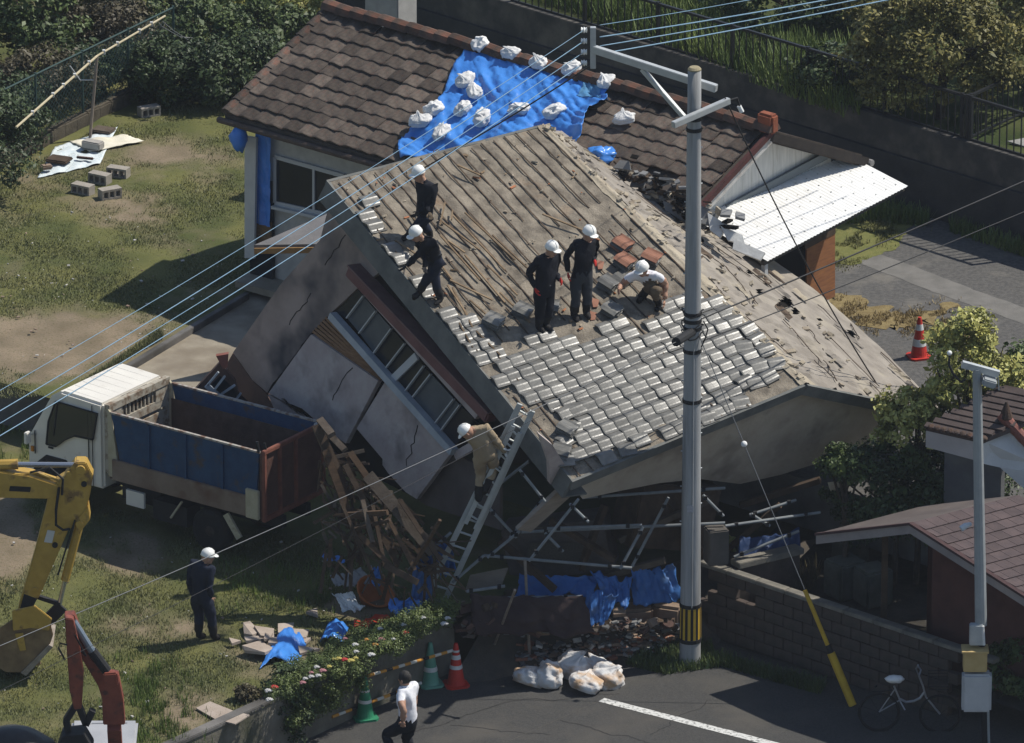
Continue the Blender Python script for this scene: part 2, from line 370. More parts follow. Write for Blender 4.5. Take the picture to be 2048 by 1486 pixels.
# ------------------------------------------------------------------ house with the brown tiled roof
HA = G(450, 228, ZU + 3.1); hw, hh = 2.64, 1.17
zr = HA.z + hh
rl = (G(1545, 265, zr) - (HA + D2 * hw + UP * hh)).dot(D1)
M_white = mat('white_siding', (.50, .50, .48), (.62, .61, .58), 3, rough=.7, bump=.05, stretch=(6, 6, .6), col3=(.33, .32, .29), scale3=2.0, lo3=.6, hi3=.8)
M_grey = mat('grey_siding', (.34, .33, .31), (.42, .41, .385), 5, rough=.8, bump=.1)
M_btile = mat('brown_tile', (.062, .05, .042), (.115, .092, .074), 7, rough=.85, spec=.2, bump=.5, bscale=26, rand=.5, col3=(.17, .075, .05), scale3=5.0, lo3=.57, hi3=.76)
M_rust = mat('ridge_rust', (.055, .04, .033), (.10, .06, .042), 5, rough=.9, bump=.4, rand=.35, col3=(.16, .065, .04), scale3=4, lo3=.55, hi3=.75)
M_wood = mat('old_wood', (.13, .075, .035), (.22, .135, .065), 5, rough=.85, bump=.3, stretch=(1, 1, 8))
M_timd0 = mat('dark_head_timber', (.05, .033, .022), (.085, .058, .038), 4, rough=.95)
M_black = mat('interior_dark', (.012, .011, .010), rough=1, spec=.1, bump=0)
M_glass = mat('dark_glass', (.010, .014, .02), rough=.18, spec=.3, bump=0)
M_alu = mat('aluminium_frame', (.42, .43, .44), rough=.45, spec=.5, bump=0)
ha = thing('tiled_house', 'pale house with a brown tiled roof half covered by a blue sheet', 'house', V(HA.x, HA.y, ZU))
def AP(u, v, z=0.0):        # on the front roof plane: u along the eave, v horizontal distance in from the eave
    return HA + D1 * u + D2 * v + UP * (v * hh / hw + z)
fn_ = (D1.cross(D2 * hw + UP * hh)).normalized(); fs_ = (D2 * hw + UP * hh).normalized()
# roof shell
sh = MB(); t_ = -UP * .14
sh.prism([AP(0, 0), AP(rl, 0), AP(rl, hw), AP(0, hw)], t_)
bk = lambda u, v: HA + D1 * u + D2 * (hw + v) + UP * (hh - v * hh / hw)
sh.prism([bk(0, 0.002), bk(rl, 0.002), bk(rl, hw), bk(0, hw)], t_)
sh.build('roof_boards', mat('roof_board', (.05, .042, .036), (.075, .06, .05), 5), ha)
# front wall, gables
wf = .5
def WP(u, z, o=0.0): return V(*(HA + D1 * u + D2 * (wf + o))[:2], ZU + z)
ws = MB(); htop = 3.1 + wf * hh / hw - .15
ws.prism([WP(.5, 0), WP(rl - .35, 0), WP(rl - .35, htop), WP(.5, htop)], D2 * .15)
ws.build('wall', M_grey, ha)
for uu in (.5, rl - .35):
    gb = MB()
    c0 = V(*(HA + D1 * uu)[:2], ZU)
    gb.prism([c0 + D2 * (wf + .16), c0 + D2 * (2 * hw - wf), c0 + D2 * (2 * hw - wf) + UP * (htop), c0 + D2 * hw + UP * (3.1 + hh - .15), c0 + D2 * (wf + .16) + UP * htop], D1 * -.15); gb.build('gable_wall', M_white, ha)
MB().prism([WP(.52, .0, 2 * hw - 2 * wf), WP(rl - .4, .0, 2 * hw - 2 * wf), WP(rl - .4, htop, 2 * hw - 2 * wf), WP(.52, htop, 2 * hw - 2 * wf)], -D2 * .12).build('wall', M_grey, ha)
# barge boards on the right gable
bb = MB()
bb.bar(AP(rl + .03, -.02, -.07), AP(rl + .03, hw, -.07), .05, .18)
bb.build('barge_board', mat('weathered_white_board', (.45, .44, .42), (.28, .25, .22), 6, lo=.45, hi=.7), ha)
MB().bar(bk(rl + .03, 0) - UP * .03, bk(rl + .03, hw) - UP * .03, .06, .15).build('barge_board', mat('shaded_barge', (.016, .013, .012), (.03, .024, .02), 5), ha)  # near-black colour stands in for the shade under the overlapping tiles
MB().bar(AP(rl + .07, -.02, .06), AP(rl + .07, hw, .06), .07, .1).build('verge_trim', mat('maroon_trim', (.075, .024, .022), (.05, .02, .018), 6), ha)
# pantiles
def tile_mesh(name, w, l, amp, th, m, seg=8, shiny=False):
    mb = MB(); prof = []
    for i in range(seg + 1):
        x = i / seg; prof.append((x * w * 1.04, amp * (math.sin(2 * PI * (x - .08)) * .6 + .4 * math.sin(2 * PI * (x - .08)) ** 3)))
    vs = [(x, 0, z + th * .9) for x, z in prof] + [(x, .022, z + th) for x, z in prof] + [(x, l, z) for x, z in prof] + [(x, 0, z - .002) for x, z in prof]
    n = seg + 1
    fs = [(i, i + 1, n + i + 1, n + i) for i in range(seg)] + [(n + i, n + i + 1, 2 * n + i + 1, 2 * n + i) for i in range(seg)] + [(i, 3 * n + i, 3 * n + i + 1, i + 1) for i in range(seg)] + [(0, n, 2 * n, 3 * n), (n - 1, 4 * n - 1, 3 * n - 1, 2 * n - 1)]
    o = mb.add(vs, fs).build(name, m, smooth=False); me = o.data; bpy.data.objects.remove(o)
    if shiny: me.polygons.foreach_set('use_smooth', [seg <= k < 2 * seg for k in range(len(me.polygons))])
    return me
BT = tile_mesh('roof_tile', .335, .34, .017, .03, M_btile, 8)
TARP = [(940, 92), (1020, 105), (1090, 122), (1150, 140), (1222, 168), (1218, 212), (1175, 262), (1130, 305), (815, 330), (817, 255)]
nU, nV = int(rl / .335), 10; dv = hw / nV
rest = MB()
for i in range(nU):
    for j in range(nV):
        c = AP((i + .5) * .335, (j + .5) * dv, .05); x, y = proj(c)
        if inpoly(x, y, [(955, 110), (1205, 182), (1130, 290), (840, 300), (835, 270)]) or inpoly(x, y, [(700, 380), (1085, 255), (1300, 400), (1500, 620), (700, 620)]): continue
        if inpoly(x, y, [(1190, 320), (1330, 350), (1420, 390), (1300, 420)]) and random.random() < .5: continue
        jit = Matrix.Rotation(random.gauss(0, .018) + (.12 if random.random() < .03 else 0), 4, 'Z') @ Matrix.Rotation(random.gauss(0, .02), 4, 'Y')
        inst(BT, 'roof_tile', ha, basis(D1, fs_, fn_, AP(i * .335, j * dv - .02, .045 + random.gauss(0, .004))) @ jit)
# ridge tiles and verge tiles
RT = MB()
RT.add([(-.17, 0, 0), (-.11, 0, .1), (0, 0, .14), (.11, 0, .1), (.17, 0, 0), (-.16, .36, -.02), (-.1, .36, .08), (0, .36, .12), (.1, .36, .08), (.16, .36, -.02), (0, 0, -.05), (0, .36, -.05)],
       [(0, 1, 6, 5), (1, 2, 7, 6), (2, 3, 8, 7), (3, 4, 9, 8), (0, 10, 4, 3, 2, 1), (5, 6, 7, 8, 9, 11), (0, 5, 11, 10), (4, 10, 11, 9)])
o = RT.build('ridge_tile', M_rust); RTM = o.data; bpy.data.objects.remove(o); VTM = RTM.copy(); VTM.materials[0] = M_btile
k = 0
while k * .32 < rl:
    inst(RTM, 'ridge_tile', ha, basis(-D2, D1, UP, AP(k * .32, hw, .1 + random.gauss(0, .008)))); k += 1
k = 0
while k * .3 < hw / math.cos(math.atan2(hh, hw)) - .1:
    for uu in (.04,):
        inst(VTM, 'verge_tile', ha, basis(D1, fs_, fn_, AP(uu, 0, .02) + fs_ * (k * .3)) @ Matrix.Scale(.8, 4)); k += 1
MB().box(AP(rl - .02, hw, .2), (.34, .2, .34), Matrix((D1, D2, UP)).transposed()).build('ridge_end_tile', mat('orange_clay', (.27, .08, .04), (.2, .065, .035), 8), ha, bevel=.04)
# back slope covering seen edge on
bs = MB(); 
for i in range(26): bs.bar(bk(i * rl / 26 + .2, .1) + UP * .05, bk(i * rl / 26 + .2, hw) + UP * .05, .2, .05)
o = bs.build('back_tiles', M_btile, ha); o['kind'] = 'stuff'
MB().tube([bk(-.1, hw + .06) - UP * .03, bk(rl + .1, hw + .06) - UP * .03], .06, 8).build('gutter', mat('old_gutter', (.16, .15, .14), (.3, .29, .28), 5), ha)
MB().tube([AP(-.1, -.06, -.08), AP(rl * .45, -.06, -.08)], .055, 8).build('gutter', mat('brown_gutter', (.07, .05, .042), (.1, .075, .06), 5), ha)
# front window
pw = HA + D2 * (wf - .03)
def HF(px, py, o=0.0): return PL(px, py, pw - D2 * o, D2)
wq = [HF(551, 313), HF(690, 352), HF(690, 436), HF(551, 405)]
wo = MB()
for a, b in ((0, 1), (1, 2), (2, 3), (3, 0)): wo.bar(wq[a], wq[b], .07, .06, D2)
win = wo.build('window', M_alu, ha); MB().prism(wq, D2 * .02).build('pane', M_glass, win)
MB().bar(wq[0].lerp(wq[1], .56), wq[3].lerp(wq[2], .56), .05, .05, D2).build('mullion', M_alu, win)
MB().bar(wq[3] - UP * .06 - D2 * .05, wq[2] - UP * .06 - D2 * .05, .14, .05).build('sill', M_alu, win)
# boards and blue sheet at the left corner
MB().prism([HF(489, 272, .25), HF(512, 276, .25), HF(508, 517, .25), HF(489, 516, .25)], D2 * .05).build('corner_board', mat('pale_board', (.46, .45, .43), (.54, .53, .5), 4), ha)
M_blue = mat('blue_sheet', (.035, .17, .56), (.05, .22, .66), 3, rough=.38, spec=.5, bump=.25, bscale=9)
def bl(u, v):
    p = HF(511 + u * 30 - v * 1, 266 + u * 8 + v * 180, .12) ; return p + D2 * .03 * fbm((u * 4, v * 7, 2), 1)
MB().sheet(bl, 6, 20).build('hanging_sheet', M_blue, ha)
MB().prism([HF(505, 445, .1), HF(541, 446, .1), HF(541, 492, .1), HF(505, 490, .1)], D2 * .05).build('timber_panel', M_wood, ha)
tag(MB().lump(HF(478, 277, .5), (.15, .12, .24), 3, .3, 1.6).build('blue_bundle', M_blue, smooth=True), 'crumpled blue sheet bundle tied below the left roof corner', 'sheet')
# entrance canopy (lean-to)
cz = 2.15
cq = [G(508, 490, ZU + cz), G(640, 488, ZU + cz), G(735, 440, ZU + cz + .25), G(690, 412, ZU + cz + .35)]
cn = MB().prism(cq, -UP * .05); cn.build('entrance_roof', mat('grey_sheet_roof', (.14, .135, .135), (.18, .172, .17), 3, rough=.6), ha)
MB().bar(cq[0] - UP * .1, cq[1] - UP * .1, .06, .1).build('eave_beam', mat('orange_wood', (.32, .17, .06), (.4, .23, .09), 6), ha)
ew = [G(566, 572, ZU), G(640, 590, ZU)]
MB().prism([ew[0], ew[1], ew[1] + UP * 2.0, ew[0] + UP * 2.0], D2 * .1).build('porch_wall', M_white, ha)
MB().prism([G(500, 560, ZU), G(545, 572, ZU), G(545, 572, ZU) + UP * 1.9, G(500, 560, ZU) + UP * 1.9], D2 * .06).build('porch_door', M_glass, ha)
MB().prism([G(470, 575, ZU), G(560, 600, ZU), G(590, 570, ZU), G(510, 548, ZU)], UP * .12).build('doorstep', M_conc, ha)
# awning with white corrugated sheets on the right gable
gp = HA + D1 * (rl - .35); gz = lambda px, py: PL(px, py, gp, D1)
h0, h1, h2_ = gz(1447, 411), gz(1690, 283), gz(1648, 303)
zl = G(1816, 372, 0)  # lower edge solved so that both its ends are level
# lower edge height: run of 1.6 m along D1 from the gable with a fall of 0.42 m
zh = (h0.z + h1.z) / 2; run = 1.62; zlow = zh - .42
c_back = G(1816, 372, zlow); c_front = G(1535, 522, zlow)
awd = (c_front - c_back).normalized(); aL = (c_front - c_back).length
HB0 = gz(1694, 309) + D1 * .02; hq = gz(1447, 411) + D1 * .02; HB1 = HB0 + (hq - HB0) * (315 / 253)
AW = lambda s_, v_: (HB0 * (1 - s_) + HB1 * s_) * (1 - v_) + (c_back * (1 - s_) + c_front * s_) * v_
hb = HB0
M_cor = mat('white_corrugated', (.78, .78, .76), (.7, .69, .66), 4, rough=.45, spec=.5, bump=0)
aw = thing('awning', 'white corrugated metal awning on the right gable of the tiled house', 'awning', V(c_back.x, c_back.y, ZU))
nsh = 5
for k in range(nsh):
    def cf(u, v, k=k):
        p = AW((k + u) / nsh, v); return p + UP * (.006 * math.sin((k + u) * 9 * 2 * PI) + .003 * (k % 2))
    MB().sheet(cf, 72, 1).build('roof_sheet', M_cor, aw, solid=.006)
rv = MB()
for k in range(5):
    for j in range(14): rv.box(AW((j + .5) / 14, .12 + k * .19) + UP * .012, (.022, .022, .01))
rv.build('fixing', mat('grey_fixing', (.45, .45, .43)), aw)['kind'] = 'stuff'
MB().bar(HB0.lerp(HB1, .2) - UP * .06, HB1 - UP * .06, .06, .1).build('ledger', M_alu, aw)
MB().bar(c_back - D1 * .1 - UP * .06, c_front - D1 * .1 - UP * .06, .06, .08).build('edge_beam', mat('dark_beam', (.05, .045, .04)), aw)
MB().prism([h0 + D1 * .03 + UP * .02, h2_ + D1 * .03 + UP * .02, h2_ + D1 * .03 - UP * .12, h0 + D1 * .03 - UP * .12], D1 * .05).build('flashing', mat('blue_grey_flashing', (.16, .18, .19)), aw)
for s in (.98,):
    q = c_back + awd * (aL * s) - D1 * .12; MB().bar(V(q.x, q.y, ZU), q - UP * .08, .08, .08, D1).build('post', M_alu, aw)
gq = lambda px, py: gz(px, py) + D1 * .05
MB().prism([gq(1604, 495), gq(1661, 462), gq(1661, 590), gq(1604, 620)], D1 * .05).build('timber_screen', mat('orange_door', (.3, .13, .05), (.22, .09, .04), 4, stretch=(1, 1, 6)), aw)
MB().prism([gq(1530, 520), gq(1603, 490), gq(1603, 620), gq(1530, 650)], D1 * .03).build('opening_shade', M_black, aw)  # flat black sheet painted for the shade inside the opening
MB().prism([gq(1600, 470), gq(1661, 440), gq(1661, 464), gq(1600, 497)], D1 * .06).build('door_head', M_timd0, aw)
# ------------------------------------------------------------------ blue sheet and sandbags on the tiled house
def on_roofA(px, py, lift=0.0): return PL(px, py, AP(0, 0, 0) + fn_ * lift, fn_)
TQ = [(938, 90), (1222, 166), (1152, 290), (812, 318)]
def tarp_px(u, v):
    a = (TQ[0][0] * (1 - u) + TQ[1][0] * u, TQ[0][1] * (1 - u) + TQ[1][1] * u); b = (TQ[3][0] * (1 - u) + TQ[2][0] * u, TQ[3][1] * (1 - u) + TQ[2][1] * u)
    x, y = a[0] * (1 - v) + b[0] * v, a[1] * (1 - v) + b[1] * v
    x += 14 * math.sin(v * 9) * (u - .5) + (18 * math.exp(-((v - .3) / .12) ** 2) if u > .9 else 0) * (u - .9) * 10 - (14 * math.exp(-((v - .18) / .1) ** 2)) * max(0, u - .8) * 5
    x -= 33 * math.exp(-((v - .76) / .2) ** 2) * (1 - u) ** 2
    y += 5 * math.sin(u * 21) * (1 - v) * (1 - v)
    return x, y
def tarpf(u, v):
    x, y = tarp_px(u, v); p = on_roofA(x, y, .1)
    w = .06 * math.sin((u * 3.1 - v * 2.2) * 5 + 2 * fbm((u * 2, v * 2, 1), 1)) * (.3 + v * .5) + .05 * fbm((u * 6 - v * 4, v * 3 + u * 2, 2), 1.2) + .06 * abs(fbm((u * 12 - v * 9, v * 4, 7), 1)) + .03 * abs(fbm((u * 30 + v * 6, v * 14, 3), 1))
    ridge = .05 * max(0, math.sin((u * 1.0 + v * .35) * 26)) ** 6 * v * .5
    return p + fn_ * (w + ridge + (.16 * max(0, u - .92) * 10 if v > .25 else 0))
M_tarp = mat('blue_tarpaulin', (.045, .20, .60), (.06, .25, .68), 2.2, rough=.3, spec=.6, bump=.5, bscale=6)
o = MB().sheet(tarpf, 90, 70).build('blue_tarp', M_tarp, smooth=True, solid=.008)
tag(o, 'large bright blue tarpaulin spread over the brown tiled roof', 'tarpaulin')
def ptc(u, v):
    p = tarpf(.84 + u * .13, .04 + v * .26); return p + fn_ * .012
MB().sheet(ptc, 14, 14).build('faded_patch', mat('faded_tarp', (.10, .25, .40), (.07, .22, .46), 3, rough=.4, bump=.4, bscale=8), o, smooth=True)
o = MB().lump(on_roofA(1203, 312, .12), (.27, .2, .15), 11, .45, 1.8, nu=22, nv=14).build('blue_bundle', M_tarp, smooth=True)
tag(o, 'small crumpled blue sheet beside the ridge of the stripped roof', 'sheet')
M_bag = mat('white_sack', (.58, .575, .56), (.72, .715, .70), 6, rough=.8, spec=.2, bump=.8, bscale=12)
M_dirtbag = mat('dusty_sack', (.50, .49, .48), (.66, .65, .64), 4, rough=.75, bump=1.0, bscale=8, col3=(.46, .31, .19), scale3=3.5, lo3=.48, hi3=.66)
def sack(name, p, size, seed, label, group, n=None, m=None, rz=0.0):
    n = n or UP; x = n.cross(Vector((math.cos(rz), math.sin(rz), .1))).normalized(); R = Matrix((x, n.cross(x), n)).transposed()
    mb = MB(); nu, nv = 40, 26; vs = []; so = Vector((seed * 3.7, seed * 1.3, seed * 7.1)); ta = random.random() * 6.28; c = p + n * size[2] * .72
    for i in range(nv + 1):
        th = PI * i / nv
        for q in range(nu):
            ph = 2 * PI * q / nu; d = Vector((math.sin(th) * math.cos(ph), math.sin(th) * math.sin(ph), math.cos(th)))
            top = max(0, d.z) ** 1.5; k = 1 + .2 * noise.fractal(d * 1.4 + so, 1.0, 2.0, 2) + .16 * abs(noise.noise(d * 2.6 + so)) + .05 * abs(noise.noise(d * 6 + so)) - .1
            k += .08 * math.sin(ph * 7 + seed + 2 * noise.noise(d * 2 + so)) * top * math.sin(th) * 1.6
            e = Vector([math.copysign(abs(x_) ** .8, x_) for x_ in d]); z_ = e.z * size[2] * k
            if z_ < -.55 * size[2]: z_ = -.55 * size[2] + (z_ + .55 * size[2]) * .2
            r_ = 1.0; lift = 0.0; lean = 0.0
            if th < .42: r_ = .5 + .5 * (th / .42) ** 3 * 1.0; lift = (.42 - th) * size[2] * (1.5 if name == 'sandbag' else .7); lean = (.42 - th) * size[0] * 1.5
            if th < .2: r_ = .62 + .9 * (.2 - th)
            vs.append(c + R @ Vector((e.x * size[0] * k * r_ + lean * math.cos(ta), e.y * size[1] * k * r_ + lean * math.sin(ta), z_ + lift)))
    mb.add(vs, [(i * nu + q, (i + 1) * nu + q, (i + 1) * nu + (q + 1) % nu, i * nu + (q + 1) % nu) for i in range(nv) for q in range(nu)])
    o = mb.build(name, m or M_bag, smooth=True); return tag(o, label, 'sandbag' if name == 'sandbag' else 'sack', group)
SB = [(963, 88, 'topmost white sandbag, at the upper left corner of the blue tarp'), (1023, 106, 'white sandbag second from the left along the ridge edge of the tarp'),
      (1080, 126, 'white sandbag third from the left along the ridge edge of the tarp'), (1146, 137, 'white sandbag fourth along the ridge edge of the tarp, near the pole bracket'),
      (1214, 162, 'white sandbag at the upper right corner of the blue tarp'), (932, 158, 'upper of two touching sandbags on the left edge of the tarp'),
      (950, 182, 'lower of two touching sandbags on the left edge of the tarp'), (869, 218, 'white sandbag on the left edge of the tarp above the lower corner'),
      (842, 241, 'leftmost white sandbag, at the lower left edge of the tarp'), (928, 217, 'white sandbag between the left edge bags and the tall bag on the tarp'),
      (967, 238, 'tall upright white sandbag low on the left half of the tarp'), (885, 264, 'lowest white sandbag, above the folded lower corner of the tarp'),
      (1040, 219, 'white sandbag in the middle of the tarp, crossed by a wire'), (1110, 222, 'white sandbag on the right half of the tarp'),
      (1250, 236, 'lone white sandbag lying on brown tiles right of the tarp')]
for i, (x, y, lb) in enumerate(SB):
    sz = (.17 + .04 * random.random(), .125 + .03 * random.random(), .085 + .02 * random.random())
    if i == 10: sz = (.2, .14, .13)
    sack('sandbag', on_roofA(x, y + 6, .13 if i < 14 else .1), sz, i, lb, 'white sandbags on the tiled roof', fn_, rz=random.random() * 6)

# ------------------------------------------------------------------ the collapsed house, tipped towards the road
A_, B_, C_, D_, E_ = V(-2.98, -6.40, 5.76), V(.50, -3.95, 5.85), V(4.69, -8.98, 3.23), V(.95, -11.63, 2.63), V(7.15, -5.84, 1.50)
F_ = PD(1122, 263, -2.6)
LB = (D_ - A_).length; ea = (D_ - A_) / LB; eb = (E_ - D_); eb = (eb - ea * ea.dot(eb)).normalized(); ec = ea.cross(eb)
if ec.z < 0: ec = -ec
def RB(s, t, lift=0.0):
    p = (A_ * (1 - s) + D_ * s) * (1 - t) + (B_ * (1 - s) + C_ * s) * t; return p + NB * lift
NB = (D_ - A_).cross((B_ + C_) * .5 - (A_ + D_) * .5).normalized()
if NB.z < 0: NB = -NB
def onB(px, py, lift=0.0): return PL(px, py, (A_ + B_ + C_ + D_) / 4 + NB * lift, NB)
hb_ = thing('collapsed_house', 'collapsed tilted house with a half stripped grey tiled roof', 'house', G(1000, 1150, 0))
M_deck = mat('bare_roof_earth', (.128, .111, .09), (.285, .248, .196), 3.2, rough=1, spec=.1, bump=.8, bscale=30, col3=(.24, .15, .085), scale3=1.3, lo3=.6, hi3=.85)
M_felt = mat('grey_roof_felt', (.205, .182, .156), (.295, .265, .228), 2.4, rough=.95, spec=.15, bump=.3, bscale=30, col3=(.36, .32, .25), scale3=1.4, lo3=.55, hi3=.8)
M_plaster = mat('pink_plaster', (.36, .30, .285), (.43, .375, .355), 2.6, rough=.92, spec=.15, bump=.35, bscale=18, col3=(.21, .18, .17), scale3=1.7, lo3=.52, hi3=.72)
M_plaster2 = mat('stained_plaster', (.2, .16, .14), (.32, .255, .225), 1.0, rough=.95, bump=.2, bscale=20, col3=(.06, .055, .06), scale3=1.1, lo3=.45, hi3=.7)
M_gable = mat('beige_gable_plaster', (.38, .32, .255), (.46, .40, .325), 2.2, rough=.92, bump=.35, bscale=18, col3=(.22, .185, .15), scale3=1.3, lo3=.5, hi3=.72)
M_fascia = mat('mossy_fascia', (.10, .105, .10), (.16, .16, .15), 2.5, rough=.9, bump=.2)
M_maroon = mat('maroon_hood', (.105, .035, .038), (.15, .06, .058), 3, rough=.55, spec=.4, bump=.1)
M_batten = mat('roof_batten', (.055, .04, .03), (.11, .08, .056), 9, rough=.95, bump=.2, rand=.3)
def deckf(u, v):
    p = RB(u, v); return p + NB * (.02 * fbm(p, 1.6) + .012 * fbm(p, 5))
MB().sheet(deckf, 90, 60).build('roof_deck', M_deck, hb_, smooth=True)
MB().sheet(lambda u, v: RB(u, v, -.09), 20, 14).build('roof_underside', M_wood, hb_)
NB2 = (E_ - C_).cross(B_ - C_).normalized()
if NB2.z < 0: NB2 = -NB2
def BS(u, v):
    return (B_ * (1 - u) + C_ * u) * (1 - v) + (F_ * (1 - u) + E_ * u) * v + ((E_ - C_).normalized() * .6 + UP * .3) * (v * math.sin(PI * u ** 1.25) ** 1.4)
HOLES = [(1572, 605, 14), (1702, 668, 9), (1590, 622, 7), (1520, 582, 6), (1640, 640, 4), (1800, 745, 6), (1400, 482, 8), (1497, 545, 5)]
bsf = MB(); nu_, nv_ = 120, 60; vs = []
for j in range(nv_ + 1):
    for i in range(nu_ + 1):
        u, v = i / nu_, j / nv_; p = BS(u, v)
        p = p + NB2 * (.03 * fbm(p, 1.0) + .02 * fbm(p, 4.5) * (1.2 - v) + (.035 if fbm((p.x * 1.5, p.y * 1.5, 3), 1.3) > .22 and v < .6 else 0))
        vs.append(p)
fs = []
for j in range(nv_):
    for i in range(nu_):
        a = j * (nu_ + 1) + i; c = (vs[a] + vs[a + nu_ + 2]) / 2; x, y = proj(c)
        if any(((x - hx) / hr) ** 2 + ((y - hy) / (hr * .8)) ** 2 < 1 + .5 * fbm(c, 6) for hx, hy, hr in HOLES): continue
        fs.append((a, a + 1, a + nu_ + 2, a + nu_ + 1))
bsf.add(vs, fs).build('back_roof_slope', M_felt, hb_)
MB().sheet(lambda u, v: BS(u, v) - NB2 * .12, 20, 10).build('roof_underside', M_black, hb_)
M_mort = mat('ridge_mortar', (.30, .26, .195), (.40, .35, .27), 3, rough=1, bump=.6, bscale=25, col3=(.27, .22, .165), scale3=2, lo3=.5, hi3=.7)
def mort(u, v):
    c = B_.lerp(C_, u); w = .2 * (1 + .5 * fbm((u * 14, 0, 0), 1)); a = (v - .5) * 2
    fe = (BS(u, 1) - c).normalized(); off = fe * (a * w * 1.7) if a > 0 else (A_ - B_).normalized() * (-a * w * .5)
    return c + off + ec * (.012 + .03 * max(0, 1 - abs(a) * 2.5) + .012 * fbm((u * 30, v * 5, 4), 1))
MB().sheet(mort, 110, 8).build('ridge_mortar', M_mort, hb_, smooth=True)
for k in range(30):
    u, v = random.uniform(.05, .97), random.uniform(.08, .9); L = random.uniform(.03, .11); dv_ = random.uniform(.008, .03); sk = random.gauss(0, .03); lf = random.uniform(.02, .07)
    def tf_(a, b, u=u, v=v, L=L, dv_=dv_, sk=sk, lf=lf, k=k): return BS(min(1, u + L * a), min(1, v + dv_ * b + sk * a + .012 * fbm((a * 4, b * 2, k), 1))) + NB2 * (.035 + lf * b * (1 + .6 * fbm((a * 3, k, 2), 1)))
    MB().sheet(tf_, 9, 2).build('torn_felt', [M_felt, M_mort, M_batten][k % 3], hb_)
for k in range(26):
    u, v = random.uniform(.03, .95), random.uniform(.05, .95); L = random.uniform(.05, .2); sk = random.gauss(0, .05); q = [BS(min(1, u + L * a / 8), max(0, min(1, v + sk * a / 8 + .012 * fbm((a, k, 5), .7)))) + NB2 * .036 for a in range(9)]
    mb_ = MB()
    for a in range(8): mb_.bar(q[a], q[a + 1], random.uniform(.008, .03), .01, NB2)
    mb_.build('felt_tear', M_batten, hb_)
# torn strips of felt and mortar crumbs on the back slope
crumb = MB()
for k in range(150):
    u, v = random.random(), random.random() ** 2.2 * .75; p = BS(u, v) + NB2 * .03
    s = .025 + .05 * random.random(); crumb.box(p, (s * (1 + 2 * random.random()), s, s * .5), Matrix.Rotation(random.random() * 6, 3, 'Z') @ Matrix.Rotation(.4, 3, 'X'))
o = crumb.build('mortar_crumb', M_mort, hb_); o['kind'] = 'stuff'
# grey glazed tiles that are still in place, each its own part
M_gtile = mat('grey_glazed_tile', (.112, .11, .102), (.175, .17, .154), 8, rough=.33, spec=.36, bump=.08, bscale=20, rand=.22, col3=(.1, .092, .078), scale3=4, lo3=.55, hi3=.75)
NS, NT = 27, 18; tw = LB / NS; tl = 4.45 / NT
GT = tile_mesh('roof_tile', tw * .955, tl * 1.22, .024, .026, M_gtile, 10, True)
MAIN = [(945, 705), (1010, 720), (1100, 660), (1165, 690), (1225, 640), (1290, 668), (1330, 610), (1400, 590), (1470, 600), (1560, 690), (1585, 742), (1500, 800), (1440, 830), (1330, 880), (1250, 915), (1160, 945), (1120, 925), (1135, 850), (1085, 835), (1040, 800), (985, 745)]
EDGE = [(690, 405), (735, 430), (800, 520), (905, 640), (960, 700), (1040, 790), (990, 780), (900, 690), (850, 610), (760, 500)]
ntile = 0
def tile_at(i, j, mesh=None, off=(0, 0, 0), rot=0.0, lift=.028):
    s, t = i / NS, j / NT; p = RB(s, t, lift); a = (RB(min(1, s + .03), t) - RB(s, t)).normalized(); b = (RB(s, min(1, t + .05)) - RB(s, max(0, t - .02)))
    b = (b - a * a.dot(b)).normalized(); n = a.cross(b)
    if n.z < 0: n = -n; 
    M = basis(a, b, n, p + a * off[0] + b * off[1] + n * off[2])
    M = M @ Matrix.Rotation(rot, 4, 'Z') @ Matrix.Rotation(random.gauss(.026, .02), 4, 'X') @ Matrix.Rotation(random.gauss(0, .025), 4, 'Y')
    return inst(mesh or GT, 'roof_tile', hb_, M)
for i in range(NS):
    for j in range(NT):
        x, y = proj(RB((i + .5) / NS, (j + .5) / NT)); 
        main = inpoly(x, y, MAIN); edge = (j < 2 and 1 < i < 19 and random.random() < (.9 if i > 11 else (.8 if j == 0 else .35)))
        if not (main or edge): continue
        nearedge = not all(inpoly(x + dx, y + dy, MAIN) for dx, dy in ((26, 0), (-26, 0), (0, 22), (0, -22)))
        if nearedge and main and random.random() < .13: continue
        loose = nearedge and y > 830 or (x > 1480)
        tile_at(i, j, off=(random.gauss(0, .03), random.gauss(0, .04), .01) if loose else (random.gauss(0, .004), random.gauss(0, .005), 0), rot=random.gauss(0, .12) if loose else random.gauss(0, .01)); ntile += 1
print('grey tiles', ntile)
# battens across the bare deck
for j in range(1, NT + 1):
    s = random.random() * .02
    while s < 1:
        e = min(1, s + .12 + random.random() * .4); pts = []
        n_ = max(2, int((e - s) * 14)); seg = []
        for q in range(n_ + 1):
            ss = s + (e - s) * q / n_; x, y = proj(RB(ss, (j - .4) / NT))
            if not inpoly(x, y, MAIN): seg.append(RB(ss, (j - .4) / NT + .004 * fbm((ss * 6, j, 0), 1), .02))
        if len(seg) > 1: MB().bar(seg[0], seg[-1], .02, .011, NB).build('batten', M_batten, hb_)
        s = e + (random.random() ** 3) * .16
